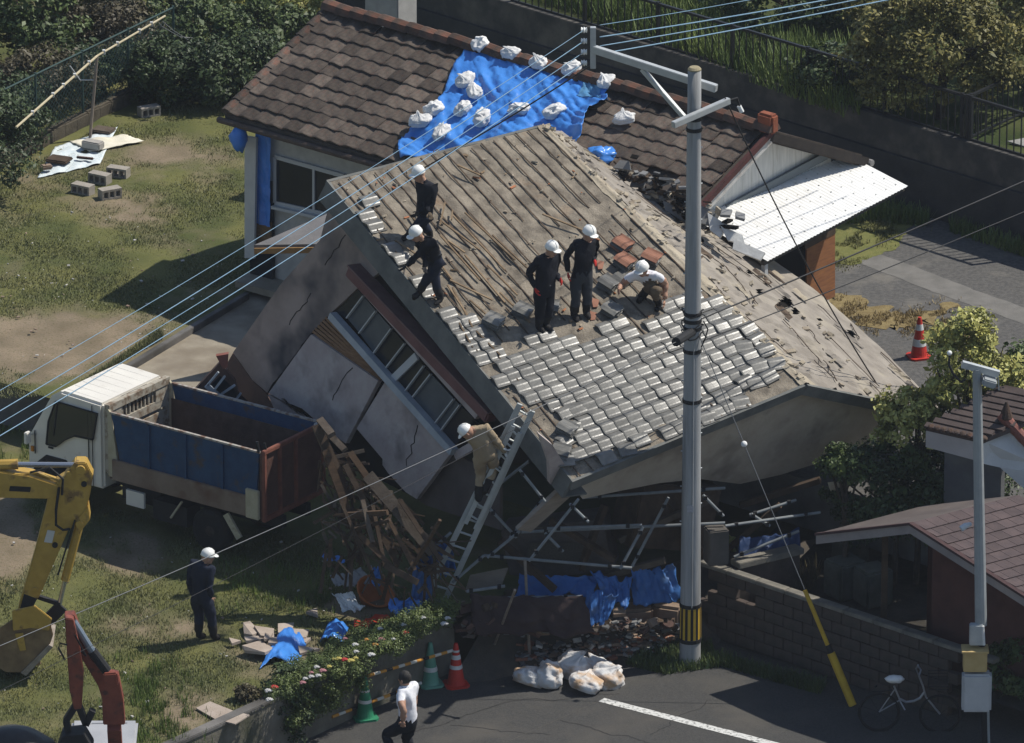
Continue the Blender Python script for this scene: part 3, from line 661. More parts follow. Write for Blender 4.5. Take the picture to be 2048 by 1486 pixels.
# loose sticks lying over the deck
STK = [(790, 480, 850, 520), (880, 470, 960, 560), (905, 430, 1010, 540), (930, 425, 1030, 520), (985, 470, 1080, 560), (895, 480, 930, 505), (1085, 428, 1165, 460), (905, 575, 945, 655), (895, 570, 935, 630),
       (930, 510, 1010, 605), (1000, 585, 1060, 645), (880, 440, 960, 500), (915, 640, 945, 695), (950, 660, 1000, 710), (890, 405, 880, 450), (905, 420, 903, 440), (915, 330, 960, 350), (975, 530, 1035, 590),
       (900, 560, 985, 600), (820, 430, 860, 470), (860, 500, 905, 560), (940, 600, 985, 640)]
M_stick = mat('split_wood', (.125, .085, .05), (.22, .16, .1), 6, rough=.9, bump=.2, rand=.35)
BLAB = ['at the feet of the man in the upper corner', 'in the upper left fan of sticks', 'longest of the fan in the middle of the roof', 'steep one crossing the fan of sticks', 'left of the standing men', 'short one by the bending man', 'dark one lying alone above the standing men', 'long one by the knee of the bending man', 'short one by the knee of the bending man', 'above the two grey stacks', 'between the two lowest grey stacks', 'upper one in the left fan', 'short one near the laid tiles at the left', 'short one right at the laid tile edge', 'tiny upright one above the bending man', 'tiny upright one in the upper left', 'near the top left edge of the bare roof', 'one touching the nearer standing man', 'horizontal one right of the bending man', 'one behind the bending man', 'one over the back of the bending man', 'one left of the lowest grey stack']
for q, bl__ in zip(STK, BLAB):
    o = MB().bar(onB(q[0], q[1], .045), onB(q[2], q[3], .05), .026, .022, NB).build('loose_batten', M_stick)
    tag(o, 'loose wooden batten, ' + bl__, 'batten', 'loose battens on the stripped roof')
deb = MB()
for k in range(230):
    u, v = random.random(), random.random(); x, y = proj(RB(u, v))
    if inpoly(x, y, MAIN): continue
    s = .015 + .03 * random.random() ** 2; deb.box(RB(u, v, .02), (s * (1 + 3 * random.random()), s, s * .6), Matrix.Rotation(random.random() * 6, 3, 'Z') @ Matrix.Rotation(.4, 3, 'X'), random.choice([0, 0, 1, 2]))
o = deb.build('roof_crumb', [M_mort, M_stick, mat('clay_crumb', (.4, .16, .07), (.3, .12, .06), 5)], hb_); o['kind'] = 'stuff'
# eaves, verges
MB().prism([RB(0, 0, .0) - eb * .02, RB(1, 0, .0) - eb * .02, RB(1, 0) - eb * .02 - ec * .38, RB(0, 0) - eb * .02 - ec * .38], eb * .06).build('fascia_board', M_fascia, hb_)
MB().prism([RB(0, 0) - ec * .38, RB(1, 0) - ec * .38, RB(1, 0) - ec * .38 + eb * .5, RB(0, 0) - ec * .38 + eb * .5], ec * .03).build('soffit', M_fascia, hb_)
vb = MB(); vb.bar(D_ - ec * .09 + ea * .02, C_ - ec * .09 + ea * .02, .05, .2, ec); vb.bar(C_ - ec * .09 + ea * .02, E_ - ec * .09 + ea * .02, .05, .2, ec); vb.build('verge_board', M_fascia, hb_)
vb = MB(); vb.bar(A_ - ec * .07, B_ - ec * .07, .05, .14, ec); vb.build('verge_board', M_fascia, hb_)
# the long wall
W0p = A_ + eb * .35
def WB(px, py, o=0.0): return PL(px, py, W0p - eb * o, eb)
def wpiece(name, poly, m, o=0.0, th=.09, label=None): return MB().prism([WB(x, y, o) for x, y in poly], eb * th).build(name, m, hb_, label=label)
wpiece('wall_panel', [(668, 372), (735, 430), (800, 515), (713, 578), (664, 624), (622, 666), (534, 785), (505, 760), (466, 705), (560, 570), (640, 480)], M_plaster2, .0, label='dark stained plaster at the upper end of the tilted wall')
wpiece('wall_skirt', [(466, 706), (505, 762), (533, 787), (560, 842), (640, 882), (690, 930), (600, 910), (505, 850), (452, 730)], mat('rusty_wall', (.075, .045, .038), (.12, .07, .055), 2), -.03)
wpiece('wall_panel', [(622, 669), (756, 762), (691, 887), (650, 857), (604, 817), (562, 800), (537, 786), (612, 682)], M_plaster, .05)
wpiece('wall_panel', [(536, 789), (562, 803), (602, 832), (640, 868), (655, 895), (560, 846)], M_plaster, .03)
wpiece('wall_panel', [(772, 760), (902, 905), (833, 998), (811, 984), (776, 946), (765, 930), (765, 918), (713, 857)], M_plaster, .06)
sq = [WB(x, y, -.02) for x, y in ((655, 632), (770, 752), (757, 764), (622, 668))]
M_lath = mat('wall_lath', (.16, .085, .045), (.24, .14, .075), 6, rough=.9, bump=.2, stretch=(1, 1, 6))
for k in range(6):
    f = (k + .5) / 6; a = sq[0].lerp(sq[3], f * .92); b = sq[1].lerp(sq[2], f); MB().bar(a, b, .05, .045, eb).build('lath', M_lath, hb_)
wpiece('void_shade', [(660, 560), (960, 850), (860, 1010), (560, 860), (560, 720)], M_black, -.14, .04)  # black sheet stands in for the dark void behind the wall
wpiece('lintel', [(706, 566), (735, 552), (968, 810), (950, 838)], M_plaster, .03)
def crack(pts, o_, w=.02):
    q = [WB(x + random.gauss(0, 1.5), y + random.gauss(0, 1.5), o_) for x, y in pts]; mb = MB()
    for k in range(len(q) - 1): mb.bar(q[k], q[k + 1], .012, w * random.uniform(.5, 1.3), eb)
    mb.build('crack', M_black, hb_)
def jag(x0, y0, x1, y1, n=9, a=4): return [(x0 + (x1 - x0) * k / n + random.gauss(0, a), y0 + (y1 - y0) * k / n + random.gauss(0, a)) for k in range(n + 1)]
crack(jag(700, 735, 662, 800, 7, 2), .055, .008); crack(jag(835, 850, 815, 930, 7, 2), .065, .008); crack(jag(690, 470, 650, 530, 7, 2), .004, .01); crack(jag(562, 797, 604, 828, 6, 2), .055, .05); crack(jag(535, 785, 612, 682, 10, 2), .01, .05); crack(jag(625, 590, 575, 650, 8, 2), .004, .007)
# window strip

wr = MB().bar(WB(664, 630, .05), WB(908, 904, .05), .14, .12, ec).build('window', mat('painted_sill', (.30, .33, .36), (.38, .41, .44), 4, rough=.6), hb_)
MUL = [(716, 580, 668, 628), (727, 592, 694, 636), (752, 622, 719, 666), (783, 657, 748, 706), (810, 687, 773, 735), (834, 712, 785, 760), (848, 732, 811, 782), (862, 748, 826, 794), (908, 798, 871, 846), (920, 810, 880, 864), (948, 838, 905, 900)]
PM = [M_black, mat('curtained_glass', (.055, .068, .082), (.08, .095, .11), 2, rough=.3, spec=.3, bump=0), M_black, M_black, M_black, M_black, M_black, mat('curtained_glass', (0, 0, 0)), mat('curtained_glass', (0, 0, 0)), M_black, M_black]
for k, q in enumerate(MUL):
    w_ = .13 if k == 5 else .02
    if 0 < k < len(MUL) - 1: MB().bar(WB(q[0], q[1], .01), WB(q[2], q[3], .01), w_, .05, eb).build('mullion', M_alu, wr)
    if k < len(MUL) - 1:
        n2 = MUL[k + 1]; gm = [M_glass, PM[1], PM[1], M_glass, M_glass, M_glass, M_glass, PM[1], PM[1], M_glass][k]
        MB().prism([WB(q[0], q[1], -.03), WB(n2[0], n2[1], -.03), WB(n2[2], n2[3], -.03), WB(q[2], q[3], -.03)], eb * .015).build('pane', gm, wr)
# maroon hood above the windows
hp = [(700, 540), (972, 832)]
h0_, h1_ = WB(703, 540, .12), WB(984, 836, .12)
MB().bar(h0_, h1_, .24, .2, ec).build('window_hood', M_maroon, hb_, bevel=.03)
MB().bar(h0_ + ec * .115 - eb * .01, h1_ + ec * .115 - eb * .01, .29, .03, ec).build('hood_flashing', mat('faded_maroon', (.14, .075, .075), (.18, .11, .1), 4), hb_)
# front gable wall and the dark block added behind it for interior shade
gpl = D_ - ea * .3
def GB(px, py, o=0.0): return PL(px, py, gpl + ea * o, ea)
def sag(): 
    top = [(1150, 968), (1380, 874), (1610, 778), (1775, 812), (1800, 850)]; bot = [(1705, 905), (1655, 910), (1640, 925), (1560, 950), (1480, 968), (1400, 958), (1320, 966), (1244, 981), (1165, 998)]
    return top + bot
MB().prism([GB(x, y) for x, y in sag()], -ea * .1).build('gable_wall', M_gable, hb_)
MB().prism([GB(x, y, -.02) for x, y in [(1078, 868), (1105, 890), (1150, 962), (1142, 985), (1100, 968), (1098, 925)]], -ea * .08).build('torn_wall', M_plaster, hb_)
MB().prism([GB(x, y, .04) for x, y in [(1128, 972), (1150, 985), (1062, 1064), (1035, 1060)]], -ea * .07).build('broken_post', mat('pale_board2', (.22, .18, .145), (.28, .235, .19), 3, stretch=(1, 1, 4)), hb_)
def LBx(a, b, c): return A_ + ea * a + eb * b + ec * c
MB().prism([LBx(.6, 1.0, -.4), LBx(LB - 2.3, 1.2, -.4), LBx(LB - 1.9, 7.2, -.4), LBx(.6, 7.2, -.4)], -ec * 1.5).build('shade_block', mat('interior_shade', (.05, .045, .043), (.085, .072, .064), 2, rough=1, spec=.05), hb_)  # solid dark block added to keep the inside of the house in shade
# lower wall of the tilted storey seen under the ladder
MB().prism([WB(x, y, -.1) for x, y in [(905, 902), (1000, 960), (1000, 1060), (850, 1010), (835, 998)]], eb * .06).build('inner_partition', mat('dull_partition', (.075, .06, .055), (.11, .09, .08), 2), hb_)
MB().prism([WB(x, y, .02) for x, y in [(905, 905), (965, 870), (975, 882), (912, 920)]], eb * .05).build('eave_return', M_plaster, hb_)

# ------------------------------------------------------------------ stacks of tiles on the stripped roof
M_clay = mat('clay_tile_underside', (.235, .11, .072), (.30, .145, .095), 7, rough=.9, rand=.15)
GT2 = tile_mesh('tile', .27, .29, .022, .018, M_gtile, 8); CT2 = tile_mesh('tile', .27, .29, .022, .018, M_clay, 8)
a_dir = (D_ - A_).normalized()
STACKS = [(985, 634, 4, 0, 'small neat stack of grey tiles, lowest on the bare roof'), (1045, 610, 3, 0, 'grey tile stack right of the lowest stack on the bare roof'), (1098, 602, 3, 0, 'grey tile stack behind the man with the red gloves'),
          (1242, 478, 3, 1, 'uppermost tile stack with an orange top'), (1247, 515, 4, 1, 'orange topped tile stack beside two grey stacks, left of its neighbour'), (1300, 508, 4, 1, 'orange topped tile stack nearest the utility pole'),
          (1214, 560, 4, 0, 'tall grey tile stack at the left hand of the squatting man'), (1222, 612, 4, 0, 'grey tile stack in the shade in front of the squatting man'), (1245, 545, 2, 0, 'low grey tile pile behind the squatting man'),
          (1132, 850, 4, 0, 'grey tile stack on the edge above the ladder'), (1120, 893, 3, 0, 'grey tile stack at the lower corner of the roof')]
for (x, y, n, cl, lb) in STACKS:
    p = onB(x, y + 14, .03); t = thing('tile_stack', lb, 'tile stack', p, 'stacks of tiles on the roof'); rz = random.gauss(.35, .25)
    b = NB.cross(a_dir).normalized()
    for k in range(n):
        M = basis(b, -a_dir, NB, p + NB * (k * .045)) @ Matrix.Rotation(rz + random.gauss(0, .12), 4, 'Z') @ Matrix.Translation((-.135 + random.gauss(0, .01), -.145, 0))
        inst(CT2 if (cl and (k == n - 1 or (n == 3 and k == 0))) else GT2, 'tile', t, M)
for (x, y, lb) in [(1190, 606, 'orange clay tile shard beside the standing man'), (1200, 530, 'orange clay shard between the man and the stacks'), (1185, 632, 'second orange shard near the edge of the laid tiles')]:
    tag(MB().prism([onB(x - 8, y - 9, .03), onB(x + 8, y - 5, .03), onB(x + 5, y + 9, .03), onB(x - 4, y + 10, .03)], NB * .02).build('tile_shard', M_clay), lb, 'tile shard', 'shards on the roof')
# debris valley between the two roofs
M_gsl = mat('grey_slate', (.13, .132, .135), (.2, .2, .195), 4, rough=.7, bump=.15)
M_psh = mat('pale_torn_sheet', (.46, .46, .45), (.6, .6, .58), 5, rough=.6, bump=.2)
va = [(1245, 345), (1330, 400), (1390, 440), (1450, 470), (1530, 520)]
vr = MB()
for k in range(220):
    f = random.random() ** 1.3 * 2.7; i = int(f); x = va[i][0] + (va[i + 1][0] - va[i][0]) * (f - i) + random.gauss(0, 22); y = va[i][1] + (va[i + 1][1] - va[i][1]) * (f - i) - abs(random.gauss(0, 16)) - 4
    p = PY(x, y + 8, AP(0, .1).y - (x - 450) / 92 * .615 - .1)
    s = .05 + .09 * random.random() ** 2; vr.box(p, (s * 2, s * 1.2, s * .35), Matrix.Rotation(random.random() * 6, 3, 'Z') @ Matrix.Rotation(random.gauss(0, .5), 3, 'X'), random.choice([0, 0, 1, 1, 2, 3]))
tag(vr.build('rubble', [M_gsl, M_batten, M_mort, M_black]), 'broken tile rubble fallen between the two roofs', 'rubble', None, 'stuff')
def slab_at(poly, y, name, lb, m, th=.03, tilt=0.0, cat='sheet'):
    q = [PY(px, py, y + tilt * (py - poly[0][1]) / 100) for px, py in poly]
    return tag(MB().prism(q, V(.01, .02, -th)).build(name, m), lb, cat)
yv = lambda x: AP(0, .1).y - (x - 450) / 92 * .615
for poly, lb, m in [([(1385, 405), (1440, 425), (1425, 452), (1375, 440)], 'flat grey slate sheet behind the utility pole in the valley', M_gsl), ([(1325, 400), (1380, 425), (1370, 445), (1330, 420)], 'long grey slate piece lying in the valley rubble', M_gsl),
                    ([(1240, 320), (1258, 322), (1262, 340), (1226, 335)], 'grey tile piece next to the small blue bundle', M_gsl), ([(1415, 425), (1455, 450), (1440, 475), (1420, 460)], 'pale torn sheet at the corner of the awning', M_psh),
                    ([(1440, 450), (1485, 470), (1490, 490), (1455, 480)], 'curled pale sheet below the awning edge', M_psh), ([(1468, 478), (1530, 505), (1520, 520), (1465, 498)], 'pale torn flashing along the awning foot', M_psh)]:
    slab_at(poly, yv(poly[0][0]) - .25, 'torn_sheet' if m is M_psh else 'slate_sheet', lb, m, tilt=-.5)
# ------------------------------------------------------------------ dump truck
T0 = G(522, 1138, 0); tf = V(-.814, .581, 0).normalized(); ts = V(-tf.y, tf.x, 0)
if ts.y < 0: ts = -ts
RT_ = Matrix((tf, ts, UP)).transposed()
def TP(x, y, z): return T0 + tf * x + ts * y + UP * z
M_cab = mat('white_cab_paint', (.64, .61, .55), (.70, .67, .60), 2, rough=.4, spec=.45, bump=.04, col3=(.40, .34, .27), scale3=3.5, lo3=.6, hi3=.78)
M_bluep = mat('blue_side_board', (.012, .042, .105), (.02, .06, .135), 5, rough=.65, bump=.3, bscale=24, col3=(.06, .05, .05), scale3=4.5, lo3=.56, hi3=.7)
M_rusty = mat('rusty_tailgate', (.085, .042, .032), (.125, .062, .046), 3, rough=.8, bump=.25, col3=(.07, .035, .03), scale3=2, lo3=.5, hi3=.75)
M_drop = mat('worn_drop_side', (.17, .12, .09), (.23, .18, .14), 2, rough=.8, bump=.2, col3=(.13, .07, .045), scale3=2.5, lo3=.5, hi3=.75)
M_bed = mat('rusty_bed', (.07, .045, .035), (.11, .075, .06), 4, rough=.9, bump=.3)
M_tyre = mat('tyre_rubber', (.012, .012, .012), (.02, .019, .018), 8, rough=.9, bump=.2)
M_chas = mat('chassis_black', (.015, .015, .016), rough=.7, bump=.1)
M_cream = mat('cream_metal', (.36, .32, .22), (.45, .41, .3), 5, rough=.7, bump=.1, col3=(.2, .13, .08), scale3=5, lo3=.6, hi3=.8)
tr = thing('dump_truck', 'small white dump truck with tall blue side boards and a rusty tailgate', 'truck', T0)
BLn, BW, zb, zm, zt = 3.08, 1.66, .86, 1.2, 2.0
# cab: side profile extruded across
prof = [(3.22, .62), (3.22, 2.12), (4.08, 2.16), (4.3, 2.02), (4.72, 1.32), (4.8, 1.2), (4.8, .55), (4.6, .5), (4.55, .75), (4.35, .92), (4.0, .92), (3.8, .75), (3.75, .62)]
cabm = MB().prism([TP(x, .02, z) for x, z in prof], ts * 1.62).build('cab', M_cab, tr, bevel=.045)
rr = MB()
for k in range(7): rr.bar(TP(3.3, .2 + k * .21, 2.121), TP(4.05, .2 + k * .21, 2.159), .09, .008)
rr.build('roof_rib', M_cab, tr)
def TX(px, py):
    x = (522 - px) / 95.3; return x, (1138 - 24 * x - py) / 109.2
def tz(zx, zy): return TX(60 + zx / 3.303, 740 + zy / 3.303)
wp = [tz(*q) for q in [(215, 275), (485, 350), (455, 515), (335, 492), (275, 515), (212, 560), (148, 545), (165, 400)]]
M_tglass = mat('cab_glass', (.018, .024, .03), rough=.08, spec=.7, bump=0)
MB().prism([TP(x, -.012, z) for x, z in wp], ts * .03).build('side_window', M_tglass, tr)
wf2 = MB(); wpc = [TP(x, -.016, z) for x, z in wp]
for k in range(len(wpc)): wf2.bar(wpc[k], wpc[(k + 1) % len(wpc)], .02, .022, ts)
wf2.build('window_seal', M_chas, tr)
MB().bar(TP(4.22, -.014, 1.36), TP(4.12, -.014, 1.98), .025, .02, ts).build('quarter_bar', M_chas, tr)
MB().prism([TP(4.31, .12, 1.99), TP(4.31, 1.54, 1.99), TP(4.74, 1.56, 1.31), TP(4.74, .1, 1.31)], tf * .02).build('windscreen', M_glass, tr)
for a, b in (((3.5, .7), (3.5, 1.95)), ((4.62, .95), (4.62, 1.35))): MB().bar(TP(a[0], -.004, a[1]), TP(b[0], -.004, b[1]), .018, .016).build('door_seam', M_chas, tr)
MB().box(TP(3.72, 0, 1.0), (.16, .05, .07), RT_).build('door_handle', M_chas, tr, bevel=.01)
MB().prism([TP(4.7, -.002, .56), TP(4.62, -.002, .78), TP(4.4, -.002, .97), TP(4.0, -.002, .97), TP(3.78, -.002, .78), TP(3.72, -.002, .58), TP(3.82, -.002, .6), TP(3.88, -.002, .74), TP(4.05, -.002, .88), TP(4.35, -.002, .88), TP(4.52, -.002, .74), TP(4.58, -.002, .56)], ts * .03).build('wheel_arch', M_chas, tr)
MB().box(TP(4.68, .0, 1.02), (.05, .03, .09), RT_).build('side_lamp', mat('amber_lamp', (.5, .2, .03)), tr)
MB().bar(TP(3.42, -.004, .64), TP(3.42, -.004, 2.06), .014, .014).build('cab_seam', M_chas, tr)
MB().box(TP(4.3, 0.004, 1.12), (.1, .012, .03), RT_).build('door_mark', M_chas, tr)
MB().box(TP(4.7, -.1, 1.24), (.07, .12, .2), RT_).bar(TP(4.6, .03, 1.3), TP(4.7, -.1, 1.28), .025, .025).build('wing_mirror', M_cab, tr, bevel=.02)
MB().box(TP(4.81, .25, .8), (.04, .3, .16), RT_).build('headlight', M_alu, tr)
MB().box(TP(4.81, 1.4, .8), (.04, .3, .16), RT_).build('headlight', M_alu, tr)
MB().box(TP(4.84, .83, .52), (.1, 1.6, .2), RT_).build('bumper', M_cab, tr, bevel=.02)
# cab guard (front wall of the bed)
gd = MB(); gd.box(TP(3.13, .83, 2.07), (.1, 1.62, .12), RT_)
for y in (.06, 1.6): gd.box(TP(3.13, y, 1.54), (.08, .1, 1.16), RT_)
gd.box(TP(3.13, .83, 1.72), (.06, 1.6, .14), RT_); gd.box(TP(3.13, .83, 1.25), (.06, 1.6, .66), RT_)
for k in range(9): gd.box(TP(3.13, .42 + k * .1, 1.9), (.03, .03, .26), RT_)
for y in (.22, 1.43): gd.box(TP(3.12, y, 1.9), (.05, .3, .26), RT_)
gd.build('cab_guard', mat('chipped_white_frame', (.36, .33, .27), (.17, .12, .08), 7, rough=.8, bump=.2, lo=.48, hi=.62), tr)
MB().box(TP(3.19, .83, 1.95), (.03, .7, .34), RT_).build('rear_window', M_glass, tr)
# bed
MB().box(TP(BLn / 2, BW / 2, zb + .05), (BLn, BW - .02, .1), RT_).build('bed_floor', M_bed, tr)
for y0, nm in ((0, 'near'), (BW, 'far')):
    s_ = -1 if y0 == 0 else 1
    MB().box(TP(BLn / 2 + .02, y0 + .02 * s_, zb + .19), (BLn - .2, .05, .36), RT_).build('drop_side', M_drop, tr, bevel=.012)
    sb = MB().prism([TP(.08, y0, zm + .02), TP(2.86, y0, zm + .02), TP(3.02, y0, zt), TP(.02, y0, zt)], ts * (.035 * -s_)).build('side_board', M_bluep, tr)
    for x in (.75, 1.5, 2.25): MB().box(TP(x, y0 + .012 * s_, (zm + zt) / 2), (.05, .04, zt - zm - .04), RT_).build('stiffener', M_bluep, tr)
    MB().bar(TP(0, y0 - .012 * s_, zt + .02), TP(3.04, y0 - .012 * s_, zt + .02), .05, .03).build('top_edge', mat('scuffed_edge', (.34, .32, .29), (.16, .1, .075), 9, rough=.7, lo=.45, hi=.6), tr)
    MB().prism([TP(2.88, y0, zm - .3), TP(3.1, y0, zm - .3), TP(3.1, y0, zt + .08), TP(3.03, y0, zt)], ts * (.04 * -s_)).build('front_gusset', M_cream, tr)
for y0 in (.05, BW - .05): MB().box(TP(BLn / 2, y0, zb + .46), (BLn - .1, .02, .9), RT_).build('inner_lining', M_bed, tr)
MB().box(TP(.13, -.03, zb + .25), (.26, .06, .5), RT_).build('latch_plate', M_cream, tr, bevel=.01)
tg = MB().box(TP(-.02, BW / 2, (zb + zt) / 2 - .02), (.05, BW - .02, zt - zb), RT_)
tg = tg.build('tailgate', M_rusty, tr)
fr2 = MB()
for y in (.04, .45, .88, 1.62): fr2.box(TP(-.06, y, (zb + zt) / 2), (.06, .07, zt - zb + .06), RT_)
fr2.box(TP(-.06, BW / 2, zt + .02), (.07, BW, .07), RT_); fr2.box(TP(-.06, BW / 2, zb), (.07, BW, .08), RT_)
fr2.build('frame', mat('red_brown_frame', (.22, .085, .055), (.15, .055, .04), 6, rough=.75, bump=.15), tg, bevel=.01)
MB().tube([TP(.02, .0, zt + .02), TP(.05, .0, zt + .2)], .025, 6).tube([TP(-.06, .1, zt), TP(-.02, .1, zt + .16)], .02, 6).build('hinge', M_chas, tg)
MB().tube([TP(-.06, BW - .25, zt + .06), TP(-.06, BW - .02, zt + .08)], .03, 8).build('hinge_pin', M_alu, tg)
# chassis, wheels, guards
ch = MB(); ch.box(TP(2.2, .5, .68), (4.6, .12, .2), RT_); ch.box(TP(2.2, 1.16, .68), (4.6, .12, .2), RT_); ch.box(TP(1.9, .25, .5), (.7, .35, .34), RT_); ch.box(TP(2.6, .83, .62), (.8, 1.2, .3), RT_)
ch.build('chassis', M_chas, tr)
MB().box(TP(2.56, .02, .62), (.36, .05, .26), RT_).build('side_plate', M_cab, tr)
def wheel(x, y, par):
    Rw = Matrix((tf, UP, ts)).transposed(); w = MB().lathe([(.2, -.1), (.3, -.11), (.36, -.09), (.385, -.05), (.385, .05), (.36, .09), (.3, .11), (.2, .1)], TP(x, y, .385), 22, Rw).build('wheel', M_tyre, par, smooth=False)
    MB().lathe([(.02, -.1), (.09, -.1), (.1, -.04), (.19, -.06), (.21, -.1), (.215, -.1), (.215, .1), (.02, .1)], TP(x, y, .385), 18, Rw).build('rim', mat('wheel_rim', (.1, .095, .09), (.07, .05, .04), 5, rough=.6), w)
for x in (1.08, 4.2):
    for y in (.16, BW - .16): wheel(x, y, tr)
MB().bar(TP(1.62, .03, .78), TP(1.85, .03, .45), .04, .03).build('guard_stay', M_cream, tr); MB().bar(TP(.72, .03, .78), TP(.45, .03, .42), .04, .12).build('mud_guard', M_cream, tr)

# ------------------------------------------------------------------ yellow excavator (its arm reaches into view from the left)
M_yel = mat('yellow_paint', (.36, .225, .045), (.47, .305, .065), 4.5, rough=.5, spec=.35, bump=.12, bscale=40, col3=(.19, .115, .04), scale3=4.5, lo3=.56, hi3=.68)
M_steel = mat('hydraulic_rod', (.45, .47, .5), rough=.25, metal=.8, bump=0)
M_buck = mat('worn_bucket', (.13, .085, .045), (.24, .165, .085), 3, rough=.7, bump=.2)
ey = G(55, 1345, 0).y
def EX(px, py, o=0.0): return PY(px, py, ey + o)
ex = thing('yellow_excavator', 'yellow excavator with its arm and bucket lowered to the ground', 'excavator', EX(55, 1345))
def plate(pts, wid, nm, m, par, o=0.0): return MB().prism([EX(x, y, -wid / 2 + o) for x, y in pts], V(0, wid, 0)).build(nm, m, par, bevel=.015)
bo = plate([(-260, 1010), (-240, 960), (-40, 938), (60, 952), (120, 972), (118, 992), (95, 998), (0, 996), (-120, 1010), (-230, 1060)], .34, 'boom', M_yel, ex)
MB().tube([EX(-160, 935, -.05), EX(36, 928, -.05)], .085, 10).build('boom_cylinder', M_yel, ex); MB().tube([EX(30, 929, -.05), EX(160, 930, -.05)], .045, 10).build('cylinder_rod', M_steel, ex)
hz_ = MB()
for k in range(4): hz_.tube([EX(-150, 952 - k * 3, -.12 + k * .08), EX(20, 950 - k * 3, -.12 + k * .08), EX(75, 945 + k * 3, -.12 + k * .08), EX(118, 962 + k * 3, -.12 + k * .08)], .022, 6)
hz_.build('hose', M_yel, ex)
ar = plate([(112, 965), (128, 955), (150, 925), (172, 925), (186, 952), (180, 990), (168, 1035), (136, 1062), (78, 1195), (38, 1240), (36, 1218), (68, 1110), (96, 1000)], .28, 'arm', M_yel, ex)
MB().lathe([(.0, -.2), (.075, -.2), (.075, .2), (.0, .2)], EX(162, 932), 12, Matrix(((1, 0, 0), (0, 0, 1), (0, 1, 0)))).lathe([(.0, -.2), (.06, -.2), (.06, .2), (.0, .2)], EX(160, 1040), 12, Matrix(((1, 0, 0), (0, 0, 1), (0, 1, 0)))).build('pivot_pin', M_yel, ar)
MB().tube([EX(160, 1045), EX(130, 1160)], .07, 10).build('bucket_cylinder', M_yel, ex); MB().tube([EX(131, 1155), EX(119, 1208)], .038, 10).build('cylinder_rod', M_steel, ex)
MB().tube([EX(118, 975, -.2), EX(112, 1020, -.24), EX(112, 1050, -.24), EX(126, 1060, -.22), EX(140, 1058, -.2)], .022, 6).build('hose', M_chas, ex)
MB().prism([EX(95, 1060, -.147), EX(110, 1062, -.147), EX(104, 1086, -.147), EX(88, 1084, -.147)], V(0, -.004, 0)).build('sticker', mat('white_sticker', (.5, .5, .49)), ex)
MB().prism([EX(48, 1188, -.15), EX(74, 1198, -.15), EX(54, 1238, -.15), EX(36, 1232, -.15)], V(0, .3, 0)).build('wear_plate', M_chas, ex)
for k, (px_, py_2) in enumerate([(138, 948), (168, 968), (142, 1000), (110, 1090), (70, 1180)]): MB().lathe([(0, -.02), (.045, -.02), (.045, .02), (0, .02)], EX(px_, py_2, -.15), 12, Matrix(((1, 0, 0), (0, 0, 1), (0, 1, 0)))).build('grease_boss', M_chas if k % 2 else M_yel, ex)
MB().tube([EX(60, 945, -.2), EX(100, 935, -.22), EX(126, 958, -.22), EX(124, 990, -.22)], .02, 6).tube([EX(150, 1040, -.18), EX(128, 1110, -.2), EX(116, 1150, -.18)], .016, 6).build('hose', M_chas, ex)
MB().prism([EX(20, 972, -.175), EX(62, 974, -.175), EX(60, 984, -.175), EX(18, 982, -.175)], V(0, -.004, 0)).build('decal', M_chas, ex)
MB().prism([EX(150, 1045, -.16), EX(176, 1012, -.16), EX(180, 1040, -.16), EX(160, 1065, -.16)], V(0, .3, 0)).build('cylinder_mount', M_yel, ex, bevel=.01)
lk = MB().bar(EX(120, 1208), EX(72, 1192), .06, .08, V(0, 1, 0)).bar(EX(124, 1212), EX(96, 1240), .2, .07, V(0, 1, 0)); lk.build('bucket_link', M_chas, ex)
bu = MB()
bp_ = [(36, 1232), (62, 1220), (104, 1232), (128, 1210), (100, 1262), (92, 1292), (100, 1290), (44, 1345), (-10, 1330), (-30, 1300), (6, 1262)]
side = [(28, 1238), (60, 1228), (98, 1244), (105, 1272), (98, 1292), (46, 1345), (12, 1344), (-14, 1330), (-25, 1302), (-14, 1266)]
for o_ in (-.42, .40): bu.prism([EX(x, y, o_) for x, y in side], V(0, .03, 0))
for i in range(len(side)):
    if i in (4,): continue
    a, b = side[i], side[(i + 1) % len(side)]; bu.prism([EX(a[0], a[1], -.4), EX(b[0], b[1], -.4), EX(b[0], b[1], .4), EX(a[0], a[1], .4)], V(.012, 0, .02))
bu = bu.build('bucket', M_buck, ex)
MB().prism([EX(36, 1220, -.2), EX(70, 1215, -.2), EX(92, 1240, -.2), EX(88, 1262, -.2), EX(34, 1250, -.2)], V(0, .1, 0)).prism([EX(36, 1220, .1), EX(70, 1215, .1), EX(92, 1240, .1), EX(88, 1262, .1), EX(34, 1250, .1)], V(0, .1, 0)).build('bucket_bracket', M_yel, bu)
MB().prism([EX(24, 1222, -.47), EX(70, 1212, -.47), EX(104, 1238, -.47), EX(98, 1262, -.47), EX(62, 1256, -.47), EX(26, 1262, -.47)], V(0, .04, 0)).build('side_plate', M_yel, bu, bevel=.01)
MB().prism([EX(30, 1268, -.455), EX(46, 1266, -.455), EX(52, 1300, -.455), EX(40, 1302, -.455)], V(0, .02, 0)).build('wear_mark', M_yel, bu)
MB().prism([EX(98, 1290, -.46), EX(106, 1294, -.46), EX(52, 1352, -.46), EX(42, 1346, -.46)], V(0, .9, 0)).build('cutting_edge', mat('scraped_steel', (.30, .26, .22), (.2, .165, .13), 8, rough=.5), bu)
for k in range(5): MB().box(EX(72, 1322, -.36 + k * .18), (.06, .08, .16), Matrix.Rotation(-.8, 3, 'Y')).build('bucket_tooth', M_buck, bu)
xb = EX(-420, 1180).x; gb_ = V(xb, ey, 0)
